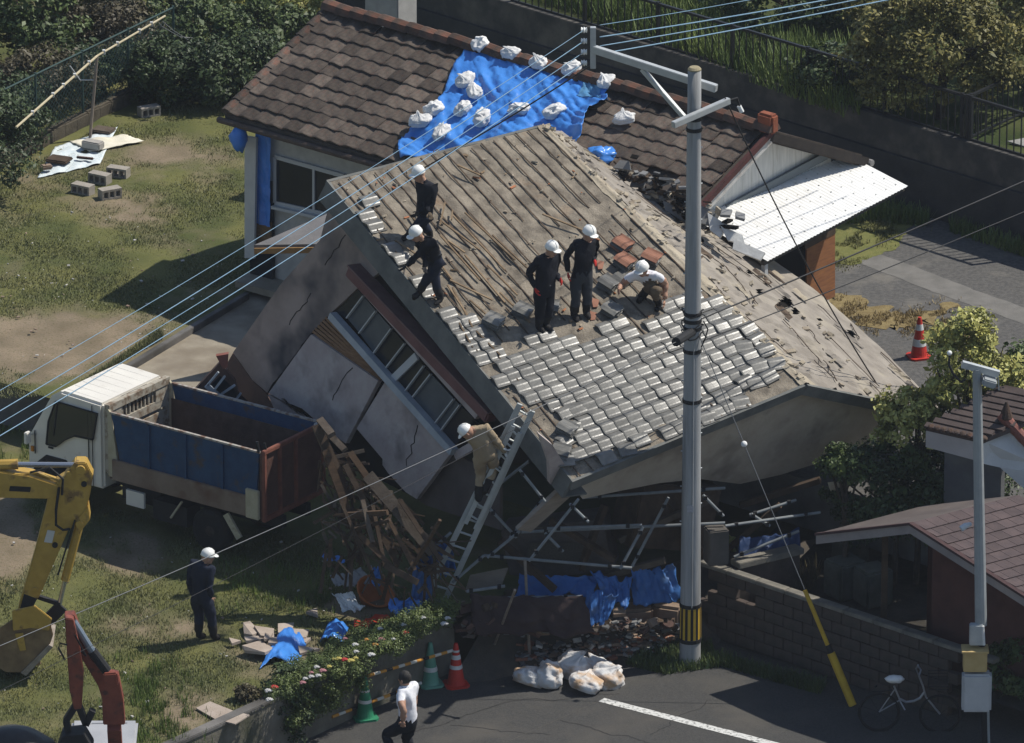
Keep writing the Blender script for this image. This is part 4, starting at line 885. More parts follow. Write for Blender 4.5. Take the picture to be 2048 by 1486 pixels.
MB().box(gb_ + V(-.6, 0, 1.5), (2.6, 2.3, 1.0)).build('body', M_yel, ex, bevel=.08); MB().box(gb_ + V(.2, -.6, 2.2), (1.3, 1.0, 1.5)).build('cab', M_glass, ex, bevel=.06)
for s in (-1, 1): MB().box(gb_ + V(-.4, s * .95, .42), (3.2, .5, .8)).build('track', M_tyre, ex, bevel=.25)
MB().bar(gb_ + V(.5, 0, 1.8), EX(-200, 1010), .36, .5).build('boom_foot', M_yel, ex, bevel=.03)

# ------------------------------------------------------------------ red mini excavator in front
M_red = mat('red_orange_paint', (.165, .042, .027), (.22, .06, .036), 6, rough=.55, spec=.35, bump=.12, bscale=40, col3=(.085, .035, .026), scale3=7, lo3=.54, hi3=.66)
M_canopy = mat('grey_canopy', (.30, .305, .32), (.36, .365, .375), 2, rough=.45, spec=.4, bump=.03)
my = -22.6
def MX(px, py, o=0.0): return PY(px, py, my + o)
mg = G(215, 1728, ZR)
mx = thing('mini_excavator', 'small red mini excavator with a grey canopy roof', 'excavator', mg)
def mplate(pts, wid, nm, m, o=0.0, par=None): return MB().prism([MX(x, y, -wid / 2 + o) for x, y in pts], V(0, wid, 0)).build(nm, m, par or mx, bevel=.012)
mplate([(128, 1232), (148, 1230), (160, 1262), (182, 1318), (214, 1348), (236, 1350), (246, 1400), (250, 1450), (206, 1450), (204, 1398), (196, 1372), (166, 1322), (136, 1270)], .2, 'boom', M_red, .1)
mplate([(130, 1236), (146, 1238), (160, 1300), (167, 1350), (163, 1418), (148, 1420), (139, 1380), (134, 1310)], .15, 'arm', M_red, -.12)
MB().tube([MX(147, 1243, -.03), MX(186, 1305, -.03)], .055, 10).build('boom_cylinder', mat('blue_grey_cylinder', (.2, .24, .29), rough=.35, metal=.4, bump=0), mx)
MB().tube([MX(184, 1302, -.03), MX(214, 1342, -.03)], .075, 10).build('cylinder_sleeve', M_chas, mx)
MB().prism([MX(206, 1348, -.16), MX(234, 1346, -.16), MX(238, 1372, -.16), MX(208, 1372, -.16)], V(0, .1, 0)).build('boom_bracket', M_red, mx, bevel=.02)
MB().tube([MX(130, 1320, -.2), MX(117, 1296, -.22), MX(120, 1286, -.22), MX(134, 1290, -.2)], .014, 6).tube([MX(150, 1270, -.22), MX(172, 1312, -.1), MX(160, 1300, -.1)], .012, 6).build('hose', M_chas, mx)
lk = MB()
for a, b in (((150, 1412), (132, 1440)), ((158, 1412), (172, 1448)), ((132, 1440), (140, 1475)), ((172, 1448), (186, 1420)), ((140, 1475), (160, 1480))): lk.bar(MX(*a, -.1), MX(*b, -.1), .09, .13, V(0, 1, 0))
lk.build('bucket_link', M_chas, mx)
mplate([(124, 1474), (168, 1470), (186, 1500), (176, 1560), (120, 1570), (108, 1520)], .4, 'bucket', M_chas, -.1)
cr_ = V(G(207, 1475, 1.42).x, G(207, 1475, 1.42).y, 1.42)
MB().box(cr_, (1.0, 1.15, .09)).build('canopy_roof', M_canopy, mx, bevel=.04)
MB().tube([cr_ + V(-.32, -.2, .05), cr_ + V(-.32, .3, .05), cr_ + V(-.2, .42, .05), cr_ + V(.34, .44, .05)], .012, 6).build('roof_bead', M_canopy, mx)
for sx in (-.44, .44):
    for sy in (-.5, .5): MB().box(cr_ + V(sx, sy, -.75), (.05, .05, 1.45)).build('canopy_post', M_chas, mx)
MB().box(V(cr_.x, cr_.y - .2, -.2), (1.15, 1.7, .55)).build('body', M_red, mx, bevel=.08); MB().box(V(cr_.x, cr_.y - .1, .3), (.5, .45, .5)).build('seat', M_chas, mx, bevel=.05)
for s in (-1, 1): MB().box(V(cr_.x + s * .5, cr_.y, ZR + .22), (.26, 1.9, .44)).build('track', M_tyre, mx, bevel=.15)
MB().bar(V(cr_.x + .2, cr_.y + .5, -.1), MX(228, 1446, .1), .2, .24).build('boom_foot', M_red, mx)
bhp = PY(40, 1500, my - .2)
tag(MB().lump(bhp + V(-.12, 0, -.1), (.72, .5, .46), 5, .08, 1.2, nu=26, nv=16).build('black_cover', mat('black_sheet_cover', (.012, .012, .013), (.025, .025, .026), 5, rough=.5, spec=.4, bump=.3, bscale=10), smooth=True), 'rounded black plastic covered load left of the mini excavator', 'cover')
tag(MB().box(V(bhp.x - .1, bhp.y, (bhp.z - .4 + ZR) / 2), (1.2, .8, bhp.z - .4 - ZR)).build('pallet_load', M_chas), 'dark crate under the black plastic cover at the lower left', 'crate')

# ------------------------------------------------------------------ utility pole and wires
PB = G(1380, 1322, ZR + .05); PTOP = PY(1389, 140, PB.y)
M_pole = mat('pole_concrete', (.25, .255, .26), (.34, .345, .345), 3.5, rough=.85, bump=.15, bscale=30, stretch=(2.5, 2.5, .2), col3=(.185, .185, .18), scale3=2.5, lo3=.52, hi3=.7)
M_galv = mat('galvanised_steel', (.40, .42, .43), (.48, .5, .5), 6, rough=.5, spec=.5, metal=.3, bump=.05)
M_blk = mat('black_band', (.012, .012, .012), rough=.7, bump=0); M_yl = mat('yellow_stripe', (.52, .34, .03), (.44, .27, .03), 6, rough=.7, bump=0)
up_ = thing('utility_pole', 'tall grey concrete utility pole with a striped band near its foot', 'utility pole', PB)
NP = 12; pp = [PB.lerp(PTOP, k / NP) for k in range(NP + 1)]
MB().tube([PB - UP * .3] + pp, [.172] + [.17 - .065 * k / NP for k in range(NP + 1)], 24).build('shaft', M_pole, up_, smooth=False)
for poly in up_.children: poly.data.polygons.foreach_set('use_smooth', [len(f.vertices) < 6 for f in poly.data.polygons])
MB().lathe([(.107, 0), (.108, .02), (.08, .05), (.0, .055)], PTOP, 16).build('cap', mat('mossy_cap', (.28, .24, .15)), up_)
def pz(py): return PY(1384, py, PB.y).z
b0z, b1z = pz(1274), pz(1212)
def prad(z): return .17 - .065 * (z - PB.z) / (PTOP.z - PB.z) + .006
bx = lambda z: PB.lerp(PTOP, (z - PB.z) / (PTOP.z - PB.z))
bd = MB(); 
for k in range(24):
    a0, a1 = 2 * PI * k / 24, 2 * PI * (k + 1) / 24; c0, c1 = bx(b0z), bx(b1z); R0, R1 = prad(b0z), prad(b1z)
    q = lambda a, c, R: c + V(math.cos(a) * R, math.sin(a) * R, 0)
    bd.add([q(a0, c0, R0), q(a1, c0, R0), q(a1, c1, R1), q(a0, c1, R1)], [(0, 1, 2, 3)], k % 2)
bd.build('striped_band', [M_blk, M_yl], up_)
for py in (1208, 1278, 626, 640, 655, 700, 800, 258, 236): z = pz(py); MB().lathe([(prad(z) - .002, -.03), (prad(z) + .008, -.03), (prad(z) + .008, .03), (prad(z) - .002, .03)], bx(z), 18).build('strap', M_chas, up_)
for py in (624, 650, 668):
    z_ = pz(py); c_ = bx(z_); MB().tube([c_ + V(math.cos(a_) * (prad(z_) + .03 + .02 * math.sin(a_ * 3)), math.sin(a_) * (prad(z_) + .03), .05 * math.sin(a_ * 2 + py)) for a_ in [k * PI / 7 for k in range(15)]], .011, 6).build('cable_wrap', M_chas, up_)
MB().tube([bx(pz(640)) + V(.17, -.05, 0), bx(pz(655)) + V(.24, -.08, 0), bx(pz(672)) + V(.2, -.1, 0), bx(pz(690)) + V(.14, -.08, 0)], .012, 6).build('cable_loop', M_chas, up_)
MB().tube([bx(pz(1208)) + V(.02, -.165, 0), bx(pz(680)) + V(.02, -.135, 0)], .014, 6).build('earth_conduit', M_pole, up_)
st_ = MB()
for k in range(26):
    z = PB.z + 2.4 + k * .3
    if z < PTOP.z - .5: a = (0.3 if k % 2 else 3.0); c = bx(z); st_.tube([c + V(math.cos(a), math.sin(a), 0) * (prad(z) - .01), c + V(math.cos(a), math.sin(a), 0) * (prad(z) + .02)], .012, 6)
st_.build('step_socket', M_galv, up_)
MB().box(bx(pz(1010)) + V(-.02, -.165, 0), (.1, .01, .12)).build('number_plate', mat('pole_plate', (.4, .4, .42), (.3, .3, .32), 30), up_)
# crossarms
y1 = PB.y + .2
ca0 = PY(1184, 97, y1 + .9); ca1 = PY(1433, 177, y1 - .12)
MB().bar(ca0, ca1, .1, .12).build('crossarm', M_galv, up_, bevel=.008)
MB().bar(PY(1284, 138, y1 + .5), PY(1376, 243, y1), .07, .07).build('brace', M_galv, up_, bevel=.006)
cb0, cb1 = G(1346, 250, pz(225)), G(1458, 201, pz(225)); dcb = (cb1 - cb0).normalized(); cbm = bx(pz(225)) - V(.0, .17, 0)
MB().bar(PY(1346, 250, cbm.y - .35), PY(1458, 201, cbm.y + .4), .09, .1).build('crossarm', M_galv, up_, bevel=.008)
MB().tube([PY(1458, 201, cbm.y + .4), PY(1474, 196, cbm.y + .45), PY(1480, 214, cbm.y + .45)], .02, 6).build('conductor_jumper', M_chas, up_); MB().tube([PY(1478, 212, cbm.y + .45), PY(1484, 224, cbm.y + .45)], .04, 8).build('bushing', mat('porcelain', (.75, .75, .73), rough=.25, bump=0), up_)
MB().bar(PY(1186, 54, y1 + .9), PY(1186, 136, y1 + .9), .09, .09, V(0, 1, 0)).build('bracket_rack', M_galv, up_, bevel=.006)
ins = []
for k, py in enumerate((60, 82, 104, 126)):
    p = PY(1168, py, y1 + .9); ins.append(p)
    MB().lathe([(.025, -.05), (.05, -.045), (.035, -.015), (.055, 0), (.035, .02), (.05, .045), (.02, .05)], p, 10, Matrix.Rotation(PI / 2, 3, 'Y')).build('insulator', MATS['porcelain'], up_)
MB().tube([PY(1352, 684, PB.y - 1.0), PY(1384, 664, PB.y - .1)], .075, 10).build('stub_arm', M_chas, up_)
M_wire = mat('pale_blue_cable', (.15, .27, .38), (.2, .32, .43), 4, rough=.5, spec=.4, bump=0); M_dwire = mat('dark_cable', (.02, .02, .022), rough=.6, bump=0); M_gwire = mat('grey_cable', (.13, .135, .14), rough=.5, bump=0)
def wire(p0, p1, sag, r, m, label, group, n=40):
    pts = [p0.lerp(p1, k / n) - UP * (sag * 4 * (k / n) * (1 - k / n)) for k in range(n + 1)]
    return tag(MB().tube(pts, r, 6).build('power_line', m, smooth=True), label, 'cable', group)
LFT = [(872, 303, 0, 782, -1), (880, 320, 0, 823, 0), (0, 0, 0, 848, 0), (0, 0, 0, 872, 0)]
ends = [(-60, 815), (-60, 857), (-60, 882), (-60, 907)]
wdir = V(-.485, -.874, 0)
for k, (p, e_) in enumerate(zip(ins, ends)):
    # run horizontally away along the street and pick the end height so that it passes the right place
    q = p + wdir * ((p.x - PY(e_[0], e_[1], p.y - 20).x) / .485); e = PY(e_[0], e_[1], q.y)
    wire(p, e, .12, (.005, .0075, .0055, .0075)[k], M_wire, ('topmost', 'second', 'third', 'lowest')[k] + ' of four pale blue cables running down left from the pole bracket', 'cables running left from the pole')
RGT = [(1490, -4), (1620, -2), (1690, -2), (1770, -4)]
for k, p in enumerate(ins):
    s = PY(1200, (50, 74, 92, 108)[k], p.y); x, y = RGT[k]; e = PY(x + 300, y - 300 * (0.19, .17, .19, .2)[k], p.y + 9)
    wire(s, e, .05, (.006, .011, .009, .011)[k], M_wire, ('topmost', 'second', 'third', 'lowest')[k] + ' of four pale blue cables running right from the pole bracket', 'cables running right from the pole')
arm = PY(1352, 684, PB.y - 1.0)
wire(arm, PY(-80, 1325, -24), .1, .007, M_gwire, 'thin grey service wire crossing in front of the truck and house', 'service wires', 50)
wire(arm, PY(-80, 1420, -25), .1, .004, M_dwire, 'thinner dark wire below the grey service wire at the truck', 'service wires', 50)
wire(bx(pz(645)), PY(2140, 322, PB.y + 6), .02, .013, M_dwire, 'dark wire from the pole to the upper right over the rear yard', 'service wires')
wire(bx(pz(690)), PY(2140, 385, PB.y + 6), .03, .009, M_dwire, 'lower thin dark wire from the pole to the right', 'service wires')
wire(PY(1450, 195, cbm.y + .35), PY(1775, 800, PB.y + 4.5), .25, .012, M_dwire, 'dark drop wire sloping down over the awning and grey roof', 'service wires')
wire(PY(1186, 128, y1 + .9), PY(760, 385, -4.5), .05, .012, M_dwire, 'dark wire crossing the blue tarp towards the stripped roof', 'service wires')
ga, gb2 = G(1706, 1412, ZR), bx(pz(640))
wire(ga, gb2, 0, .008, M_gwire, 'thin steel stay wire from the yellow guard up to the pole', 'service wires')
gd_ = (PY(1600, 1182, 0) - PY(1706, 1412, 0)); tline = lambda f: ga.lerp(gb2, f)
def at_y(py):
    lo, hi = 0, 1
    for _ in range(30):
        m_ = (lo + hi) / 2
        if proj(tline(m_))[1] > py: lo = m_
        else: hi = m_
    return tline(lo)
yg = thing('stay_guard', 'yellow guard tube around the stay wire, leaning over the block wall', 'guard', ga)
MB().tube([at_y(1411), at_y(1306)], .065, 12).build('guard_tube', M_yl, yg); MB().tube([at_y(1306), at_y(1290)], .045, 10).build('collar', M_chas, yg); MB().tube([at_y(1290), at_y(1180)], .035, 10).build('upper_tube', M_yl, yg)
tag(MB().lump(at_y(888), (.05, .05, .05), 1, .02).build('wire_ball', M_bag, smooth=True), 'small white ball clamp on the stay wire before the gable', 'clamp')
# ------------------------------------------------------------------ people
M_skin = mat('skin', (.36, .20, .135), (.42, .25, .17), 9, rough=.6, bump=.03)
M_navy = mat('navy_cloth', (.012, .016, .029), (.023, .028, .045), 3, rough=.9, spec=.15, bump=.5, bscale=14)
M_blackc = mat('black_cloth', (.008, .009, .012), (.017, .018, .024), 3, rough=.9, spec=.15, bump=.5, bscale=14)
M_dkgrey = mat('dark_grey_cloth', (.028, .032, .038), (.045, .048, .055), 3, rough=.9, bump=.4, bscale=14)
M_khaki = mat('khaki_cloth', (.26, .20, .13), (.33, .26, .17), 3, rough=.95, bump=.5, bscale=14)
M_brownc = mat('brown_cloth', (.10, .075, .05), (.14, .105, .07), 3, rough=.95, bump=.5, bscale=14)
M_shirt = mat('white_shirt', (.68, .68, .72), (.76, .76, .79), 3, rough=.9, bump=.35, bscale=12)
M_shoe = mat('dark_boot', (.012, .011, .011), rough=.8, bump=.1); M_glove = mat('red_glove', (.55, .03, .02), (.42, .025, .02), 6, rough=.8); M_gloveb = mat('white_glove', (.6, .6, .58), rough=.9); M_gloved = mat('dark_glove', (.02, .02, .022), rough=.9)
M_hat = mat('white_helmet', (.78, .78, .75), (.72, .72, .69), 3, rough=.3, spec=.5, bump=0); M_hair = mat('black_hair', (.014, .012, .011), (.03, .027, .025), 12, rough=.6, bump=.5, bscale=60); M_eye = mat('eye_dark', (.02, .015, .012), rough=.3, bump=0); M_lip = mat('lip', (.3, .13, .10), rough=.5, bump=0)
def ik(a, c, l1, l2, pole):
    d = c - a; L = d.length; dd = d / max(L, 1e-6)
    if L > (l1 + l2) * .999: return a + d * (l1 / (l1 + l2))
    x = (l1 * l1 - l2 * l2 + L * L) / (2 * L); h = math.sqrt(max(0, l1 * l1 - x * x)); p = pole - dd * pole.dot(dd)
    if p.length < 1e-4: p = Vector((0, 0, 1)).cross(dd)
    return a + dd * x + p.normalized() * h
def person(label, pelvis, neck, head, face, fL, fR, hL, hR, shirt, pants, gloves=(None, None), sleeve='long', hat=True, fwd=None, crown=None, group=None, elbow=None, knee=None, toeL=None, toeR=None, width=1.0, shoe=None, extra=None, harness=False, stand=False):
    """pelvis, neck, head: world points; face: viewing direction; fL, fR: ankles; hL, hR: wrists"""
    fwd = (fwd or face); fwd = Vector((fwd.x, fwd.y, 0)).normalized(); left = Vector((-fwd.y, fwd.x, 0)); sp = (neck - pelvis).normalized()
    left = (left - sp * left.dot(sp)).normalized()
    chest = pelvis.lerp(neck, .68) - sp.cross(left) * -.0; waist = pelvis.lerp(neck, .33)
    sh = {s: pelvis.lerp(neck, .90) + left * (s * .175 * width) for s in (1, -1)}; hip = {s: pelvis + left * (s * .085) - sp * .06 for s in (1, -1)}
    root = fL.lerp(fR, .5)
    V_ = []; R_ = []; Ed = []; kind = []
    def av(p, r, par=None, k='shirt'):
        V_.append(Vector(p)); R_.append(r); i = len(V_) - 1
        if par is not None: Ed.append((par, i))
        kind.append(k); return i
    ip = av(pelvis, (.158, .14), None, 'pants'); iw = av(waist, (.148, .13), ip); ic = av(chest, (.165, .145), iw); inn = av(neck - sp * .03, (.075, .075), ic); ink = av(neck + (head - neck) * .35, (.054, .054), inn, 'skin'); av(neck + (head - neck) * .8, (.062, .066), ink, 'skin')
    kd = knee or fwd
    for s, f_, t_ in ((1, fL, toeL), (-1, fR, toeR)):
        dl = (f_ - hip[s]).length; l_ = .5 * dl * 1.012 if stand else .43; kn = ik(hip[s], f_, l_, l_, kd + left * s * .15)
        a = av(hip[s].lerp(kn, .2), (.122, .122), ip, 'pants'); b = av(hip[s].lerp(kn, .55), (.104, .104), a, 'pants'); c = av(kn, (.086, .086), b, 'pants'); d = av(kn.lerp(f_, .45), (.08, .08), c, 'pants'); e_ = av(f_ + UP * .01, (.06, .06), d, 'shoe')
        av((t_ if t_ is not None else f_ + fwd * .16 - UP * .045), (.042, .034), e_, 'shoe')
    ends = []
    for s, h_, el in ((1, hL, 0), (-1, hR, 1)):
        pole = (elbow[el] if elbow else (-fwd * 1.0 + left * s * .35 - UP * .2)); eb_ = ik(sh[s], h_, .29, .26, pole)
        a = av(sh[s], (.085, .085), ic); b = av(sh[s].lerp(eb_, .5), (.068, .068), a); k2 = 'shirt' if sleeve == 'long' else 'skin'
        c = av(eb_, (.058, .058), b, 'shirt' if sleeve == 'long' else 'skin'); d = av(eb_.lerp(h_, .5), (.05, .05), c, k2); e_ = av(h_, (.036, .036), d, k2); ends.append((h_, (h_ - eb_).normalized(), s))
    me = bpy.data.meshes.new('person'); me.from_pydata([tuple(p) for p in V_], Ed, []); o = bpy.data.objects.new('person', me); COL.objects.link(o)
    md = o.modifiers.new('skin', 'SKIN'); md.use_smooth_shade = True
    for i, sv in enumerate(me.skin_vertices[0].data): sv.radius = R_[i]; sv.use_root = (i == 0)
    ms = o.modifiers.new('sub', 'SUBSURF'); ms.levels = 2; ms.render_levels = 2
    dg = bpy.context.evaluated_depsgraph_get(); m2 = bpy.data.meshes.new_from_object(o.evaluated_get(dg)); bpy.data.objects.remove(o)
    mb = MB(); vs = [v.co.copy() for v in m2.vertices]
    names = ['shirt', 'pants', 'skin', 'shoe']
    segs = [(V_[a], V_[b], kind[b]) for a, b in Ed]
    for v in range(len(vs)):   # cloth folds
        nrm = m2.vertices[v].normal; q = vs[v]; vs[v] = q + Vector(nrm) * (.017 * fbm(q, 6.0) + .012 * fbm(q, 15.0))
    mi = []
    for f in m2.polygons:
        c = f.center; best = 9; bk_ = 'shirt'
        for a, b, k_ in segs:
            ab = b - a; t = max(0, min(1, (c - a).dot(ab) / max(ab.length_squared, 1e-9))); d = (a + ab * t - c).length
            if d < best and not (k_ == 'skin' and d > .078): best = d; bk_ = k_
        if bk_ == 'skin' and (c - neck).length < .08: bk_ = 'shirt' if (c - neck).dot(head - neck) < 0.03 * (head - neck).length else 'skin'
        mi.append(names.index(bk_))
    mb.v = vs; mb.f = [tuple(f.vertices) for f in m2.polygons]; mb.m = mi
    # head with a face
    up = (crown or (head - neck)).normalized(); fc_ = (face - up * face.dot(up)).normalized(); sd_ = up.cross(fc_); RH = Matrix((fc_, sd_, up)).transposed()
    mb.lump(head, (.098, .078, .118), 1, .0, 1, RH, 14, 10, 2); mb.lump(head + fc_ * .03 - up * .075, (.06, .052, .055), 1, 0, 1, RH, 10, 7, 2)
    mb.lump(head + fc_ * .102 - up * .03, (.018, .015, .024), 1, 0, 1, RH, 8, 6, 2)
    for s in (-1, 1):
        mb.lump(head + sd_ * s * .08 - up * .015, (.02, .012, .032), 1, 0, 1, RH, 8, 6, 2); mb.lump(head + fc_ * .089 + sd_ * s * .033 + up * .002, (.008, .014, .008), 1, 0, 1, RH, 8, 5, 6)
    mb.lump(head + fc_ * .09 - up * .07, (.008, .024, .007), 1, 0, 1, RH, 8, 5, 7)
    # hands: palm, four curled fingers and a thumb
    for (h_, d, s) in ends:
        gi = 4 if s == 1 else 5; x = d; z = (left * s * .4 - fwd * .2 + Vector((0, 0, .05))); z = (z - x * z.dot(x)).normalized(); y = z.cross(x)   # z: back of the hand, y: across
        if y.dot(fwd) < 0: y = -y
        mb.lump(h_ + x * .05, (.055, .04, .02), 1, 0, 1, Matrix((x, y, z)).transposed(), 10, 7, gi)
        for q, ln_ in ((-.03, .055), (-.01, .07), (.01, .075), (.03, .068)):
            b0 = h_ + x * .085 + y * q; b1 = b0 + x * ln_ * .5 - z * .008; b2 = b1 + x * ln_ * .3 - z * .025; mb.tube([b0, b1, b2], [.0115, .0105, .008], 6, gi)
        t0 = h_ + x * .03 + y * .035; mb.tube([t0, t0 + x * .03 + y * .025 - z * .01, t0 + x * .058 + y * .03 - z * .02], [.013, .012, .009], 6, gi)
    rt = thing('person', label, 'person', root, group)
    g = [M_skin, M_skin]; g = [gloves[k] or M_skin for k in (0, 1)]
    body = mb.build('body', [shirt, pants, M_skin, shoe or M_shoe, g[0], g[1], M_eye, M_lip], rt, smooth=True)
    if hat:
        pr = [(.108, -.01), (.119, -.005), (.113, .01)] + [(.113 * math.cos(t), .01 + .108 * math.sin(t)) for t in (.25, .5, .8, 1.1, 1.35)] + [(.002, .119)]
        hb = MB().lathe(pr, head + up * .035, 20, RH); hb.lump(head + up * .03 + fc_ * .12, (.06, .085, .012), 1, 0, 1, RH, 12, 6)
        hh_ = hb.build('hard_hat', M_hat, rt, smooth=True)
        rb_ = MB().tube([head + up * .155 + fc_ * q - up * (q * q * 5.5) for q in (-.1, -.05, 0, .05, .1)], .011, 6); rb_.build('hat_ridge', M_hat, hh_)
        MB().tube([head + sd_ * .083 + up * .03, head + fc_ * .04 - up * .125, head - sd_ * .083 + up * .03], .006, 5).build('chin_strap', M_dkgrey, rt)
    else:
        hm = MB().lump(head + up * .02 - fc_ * .012, (.104, .09, .115), 9, .06, 3, RH, 18, 12); hm.build('hair', M_hair, rt, smooth=True)
    if harness:
        MB().tube([pelvis + sp * .06 + left * .16, pelvis + sp * .06 + fwd * .15, pelvis + sp * .06 - left * .16, pelvis + sp * .06 - fwd * .15, pelvis + sp * .06 + left * .16], .018, 6).build('belt', M_dkgrey, rt)
    return rt
def Jy(y): return lambda px, py, o=0.0: PY(px, py, y + o)
GRP = 'men stripping the roof'
# standing at the top left of the roof
f1, f2 = onB(818, 470, .06), onB(863, 474, .06); J = Jy((f1.y + f2.y) / 2)
person('man in navy clothes and white helmet bent over at the upper left roof corner', J(850, 421), J(850, 363), J(838, 348), V(-.8, -.5, -.4), f1, f2, J(838, 425, -.2), J(858, 425, -.25), M_blackc, M_navy, (M_gloved, M_brownc), fwd=V(-.7, -.7, 0), group=GRP, crown=V(-.25, -.1, 1), stand=True)
# bending at the left edge
f1, f2 = onB(838, 586, .06), onB(881, 600, .06); J = Jy((f1.y + f2.y) / 2)
person('man in black bending down with one arm to the tiles at the left roof edge', J(872, 513), J(846, 477, -.12), J(833, 468, -.2), V(-.7, -.5, -.6), f1, f2, J(812, 532, -.15), J(850, 535, -.3), M_blackc, M_navy, (M_gloved, M_gloved), fwd=V(-.6, -.75, 0), group=GRP, crown=V(-.35, -.25, .9), harness=True, stand=True)
# two standing in the middle
f1, f2 = onB(1077, 655, .07), onB(1091, 652, .07); J = Jy((f1.y + f2.y) / 2)
person('man in black with red gloves standing at the edge of the laid tiles', J(1088, 574), J(1094, 511), J(1103, 498, -.03), V(.7, -.6, -.5), f2, f1, J(1120, 560, -.1), J(1070, 576, -.12), M_blackc, M_blackc, (M_glove, M_glove), fwd=V(.6, -.8, 0), group=GRP, crown=V(.2, -.2, 1), harness=True, stand=True)
f1, f2 = onB(1147, 632, .07), onB(1172, 627, .07); J = Jy((f1.y + f2.y) / 2)
person('man in black standing right of the first, looking down at the tile stacks', J(1163, 546), J(1170, 480), J(1178, 467, -.04), V(.6, -.7, -.6), f2, f1, J(1190, 522, -.12), J(1136, 545, -.08), M_blackc, M_dkgrey, (M_glove, M_glove), fwd=V(.45, -.9, 0), group=GRP, crown=V(.2, -.25, 1), harness=True, stand=True)
# squatting man in the white shirt
f1, f2 = onB(1283, 594, .07), onB(1318, 612, .07); J = Jy((f1.y + f2.y) / 2)
person('squatting man in a white short sleeved shirt and helmet reaching for tiles', J(1309, 574, .12), J(1288, 546, -.12), J(1285, 538, -.22), V(-.5, -.75, -.6), f2, f1, J(1329, 600, -.15), J(1238, 579, -.25), M_shirt, M_brownc, (None, None), sleeve='short', fwd=V(-.35, -.9, 0), group=GRP, crown=V(-.2, -.35, .9), width=1.15)
# man on the ladder
LF0, LF1 = PY(838, 1212, 0), None
lad_y0 = G(860, 1220, 0).y
def LJ(px, py, o=0.0): f = (1220 - py) / (1220 - 812); return PY(px, py, lad_y0 - .16 * f + o)
fa, fb = LJ(957, 1000, -.12), LJ(968, 985, -.12)
person('man in khaki work clothes climbing the aluminium ladder', LJ(968, 903, -.22), LJ(951, 856, -.3), LJ(934, 863, -.36), V(-.75, .1, -.6), fa, fb, LJ(1004, 896, -.15), LJ(1010, 906, -.1), M_khaki, M_khaki, (M_gloveb, M_gloveb), fwd=V(.1, 1, 0), crown=V(-.75, -.1, .65), elbow=(V(.5, -.6, .2), V(.6, -.6, 0)), knee=V(.3, .9, 0))
# man in navy on the grass
f1, f2 = G(397, 1272, .09), G(427, 1274, .09); J = Jy((f1.y + f2.y) / 2)
person('man in navy clothes and white helmet standing alone on the grass', J(402, 1186), J(405, 1127), J(415, 1114, .03), V(.9, .3, -.35), f1, f2, J(384, 1192, .05), J(423, 1196, -.05), M_navy, M_navy, (None, None), fwd=V(.6, .75, 0), crown=V(.15, .05, 1), stand=True, width=1.12)
# man in white shirt on the road
yr = G(812, 1532, ZR).y; J = Jy(yr)
person('bareheaded man in a white short sleeved shirt walking on the road', J(818, 1438), J(813, 1372), J(809, 1357), V(-.85, .5, -.15), J(793, 1518, -.1), J(838, 1522, .12), J(806, 1443, -.28), J(826, 1442, .34), M_shirt, M_blackc, (None, None), sleeve='short', hat=False, fwd=V(-.8, .6, 0), crown=V(-.08, .05, 1), elbow=(V(.2, -.9, 0), V(.5, .9, 0)), width=1.05)

# ------------------------------------------------------------------ ladder against the eave
M_lad = mat('ladder_aluminium', (.36, .38, .37), (.44, .46, .45), 5, rough=.5, spec=.5, metal=.25, bump=.05)
lt = thing('ladder', 'long aluminium extension ladder leaning against the roof edge', 'ladder', G(860, 1220, 0))
a0, a1 = LJ(842, 1212), LJ(1040, 808); b0, b1 = LJ(880, 1222), LJ(1065, 822)
for p, q in ((a0, a1), (b0, b1)): MB().bar(p, q, .05, .085, (b0 - a0).normalized()).build('rail', M_lad, lt)
c0, c1 = a0.lerp(a1, .42) + V(.05, -.07, 0), a0.lerp(a1, .9) + V(.05, -.07, 0); d0, d1 = b0.lerp(b1, .42) + V(-.05, -.07, 0), b0.lerp(b1, .9) + V(-.05, -.07, 0)
for p, q in ((c0, c1), (d0, d1)): MB().bar(p, q, .04, .07, (b0 - a0).normalized()).build('rail', M_lad, lt)
for k in range(15):
    f = (k + .6) / 15; MB().tube([a0.lerp(a1, f), b0.lerp(b1, f)], .02, 6).build('rung', M_lad, lt)
for k in range(8):
    f = (k + .7) / 8; MB().tube([c0.lerp(c1, f), d0.lerp(d1, f)], .018, 6).build('rung', M_lad, lt)
# ------------------------------------------------------------------ scaffold tubes
M_pipe = mat('scaffold_tube', (.15, .165, .175), (.22, .235, .24), 5, rough=.6, spec=.3, metal=.0, bump=.05)
PIPES = [(968, 1111, 1264, 1136, -10.75, 0), (1043, 1064, 1450, 1046, -10.35, 0.2), (1094, 1057, 1284, 1050, -10.55, 0), (1165, 995, 1450, 976, -9.85, 0.6), (1337, 995, 1264, 1133, -10.45, 0), (1286, 1054, 1240, 1138, -10.65, -0.2), (1039, 939, 1090, 1003, -11.7, 0), (1140, 1008, 1177, 1044, -11.9, -0.3), (1071, 912, 984, 980, -10.35, 0), (980, 1018, 1033, 1075, -10.85, 0), (1157, 998, 1058, 1122, -12.1, 0), (1090, 1066, 1126, 1103, -10.95, 0), (968, 1111, 905, 1165, -10.95, 0), (933, 1183, 1010, 1172, -11.15, 0), (941, 1197, 1165, 1193, -11.05, 0), (1406, 990, 1447, 1032, -10.25, 0), (815, 1142, 902, 1065, -10.75, 0), (1040, 1062, 975, 1115, -10.95, 0), (1085, 1000, 1020, 1075, -10.75, 0), (1499, 1030, 1592, 1000, -9.3, 0.3), (1468, 1114, 1598, 1062, -9.7, 0.3), (1502, 1028, 1540, 1052, -9.5, 0), (1450, 1052, 1640, 1025, -9.9, 0.8)]
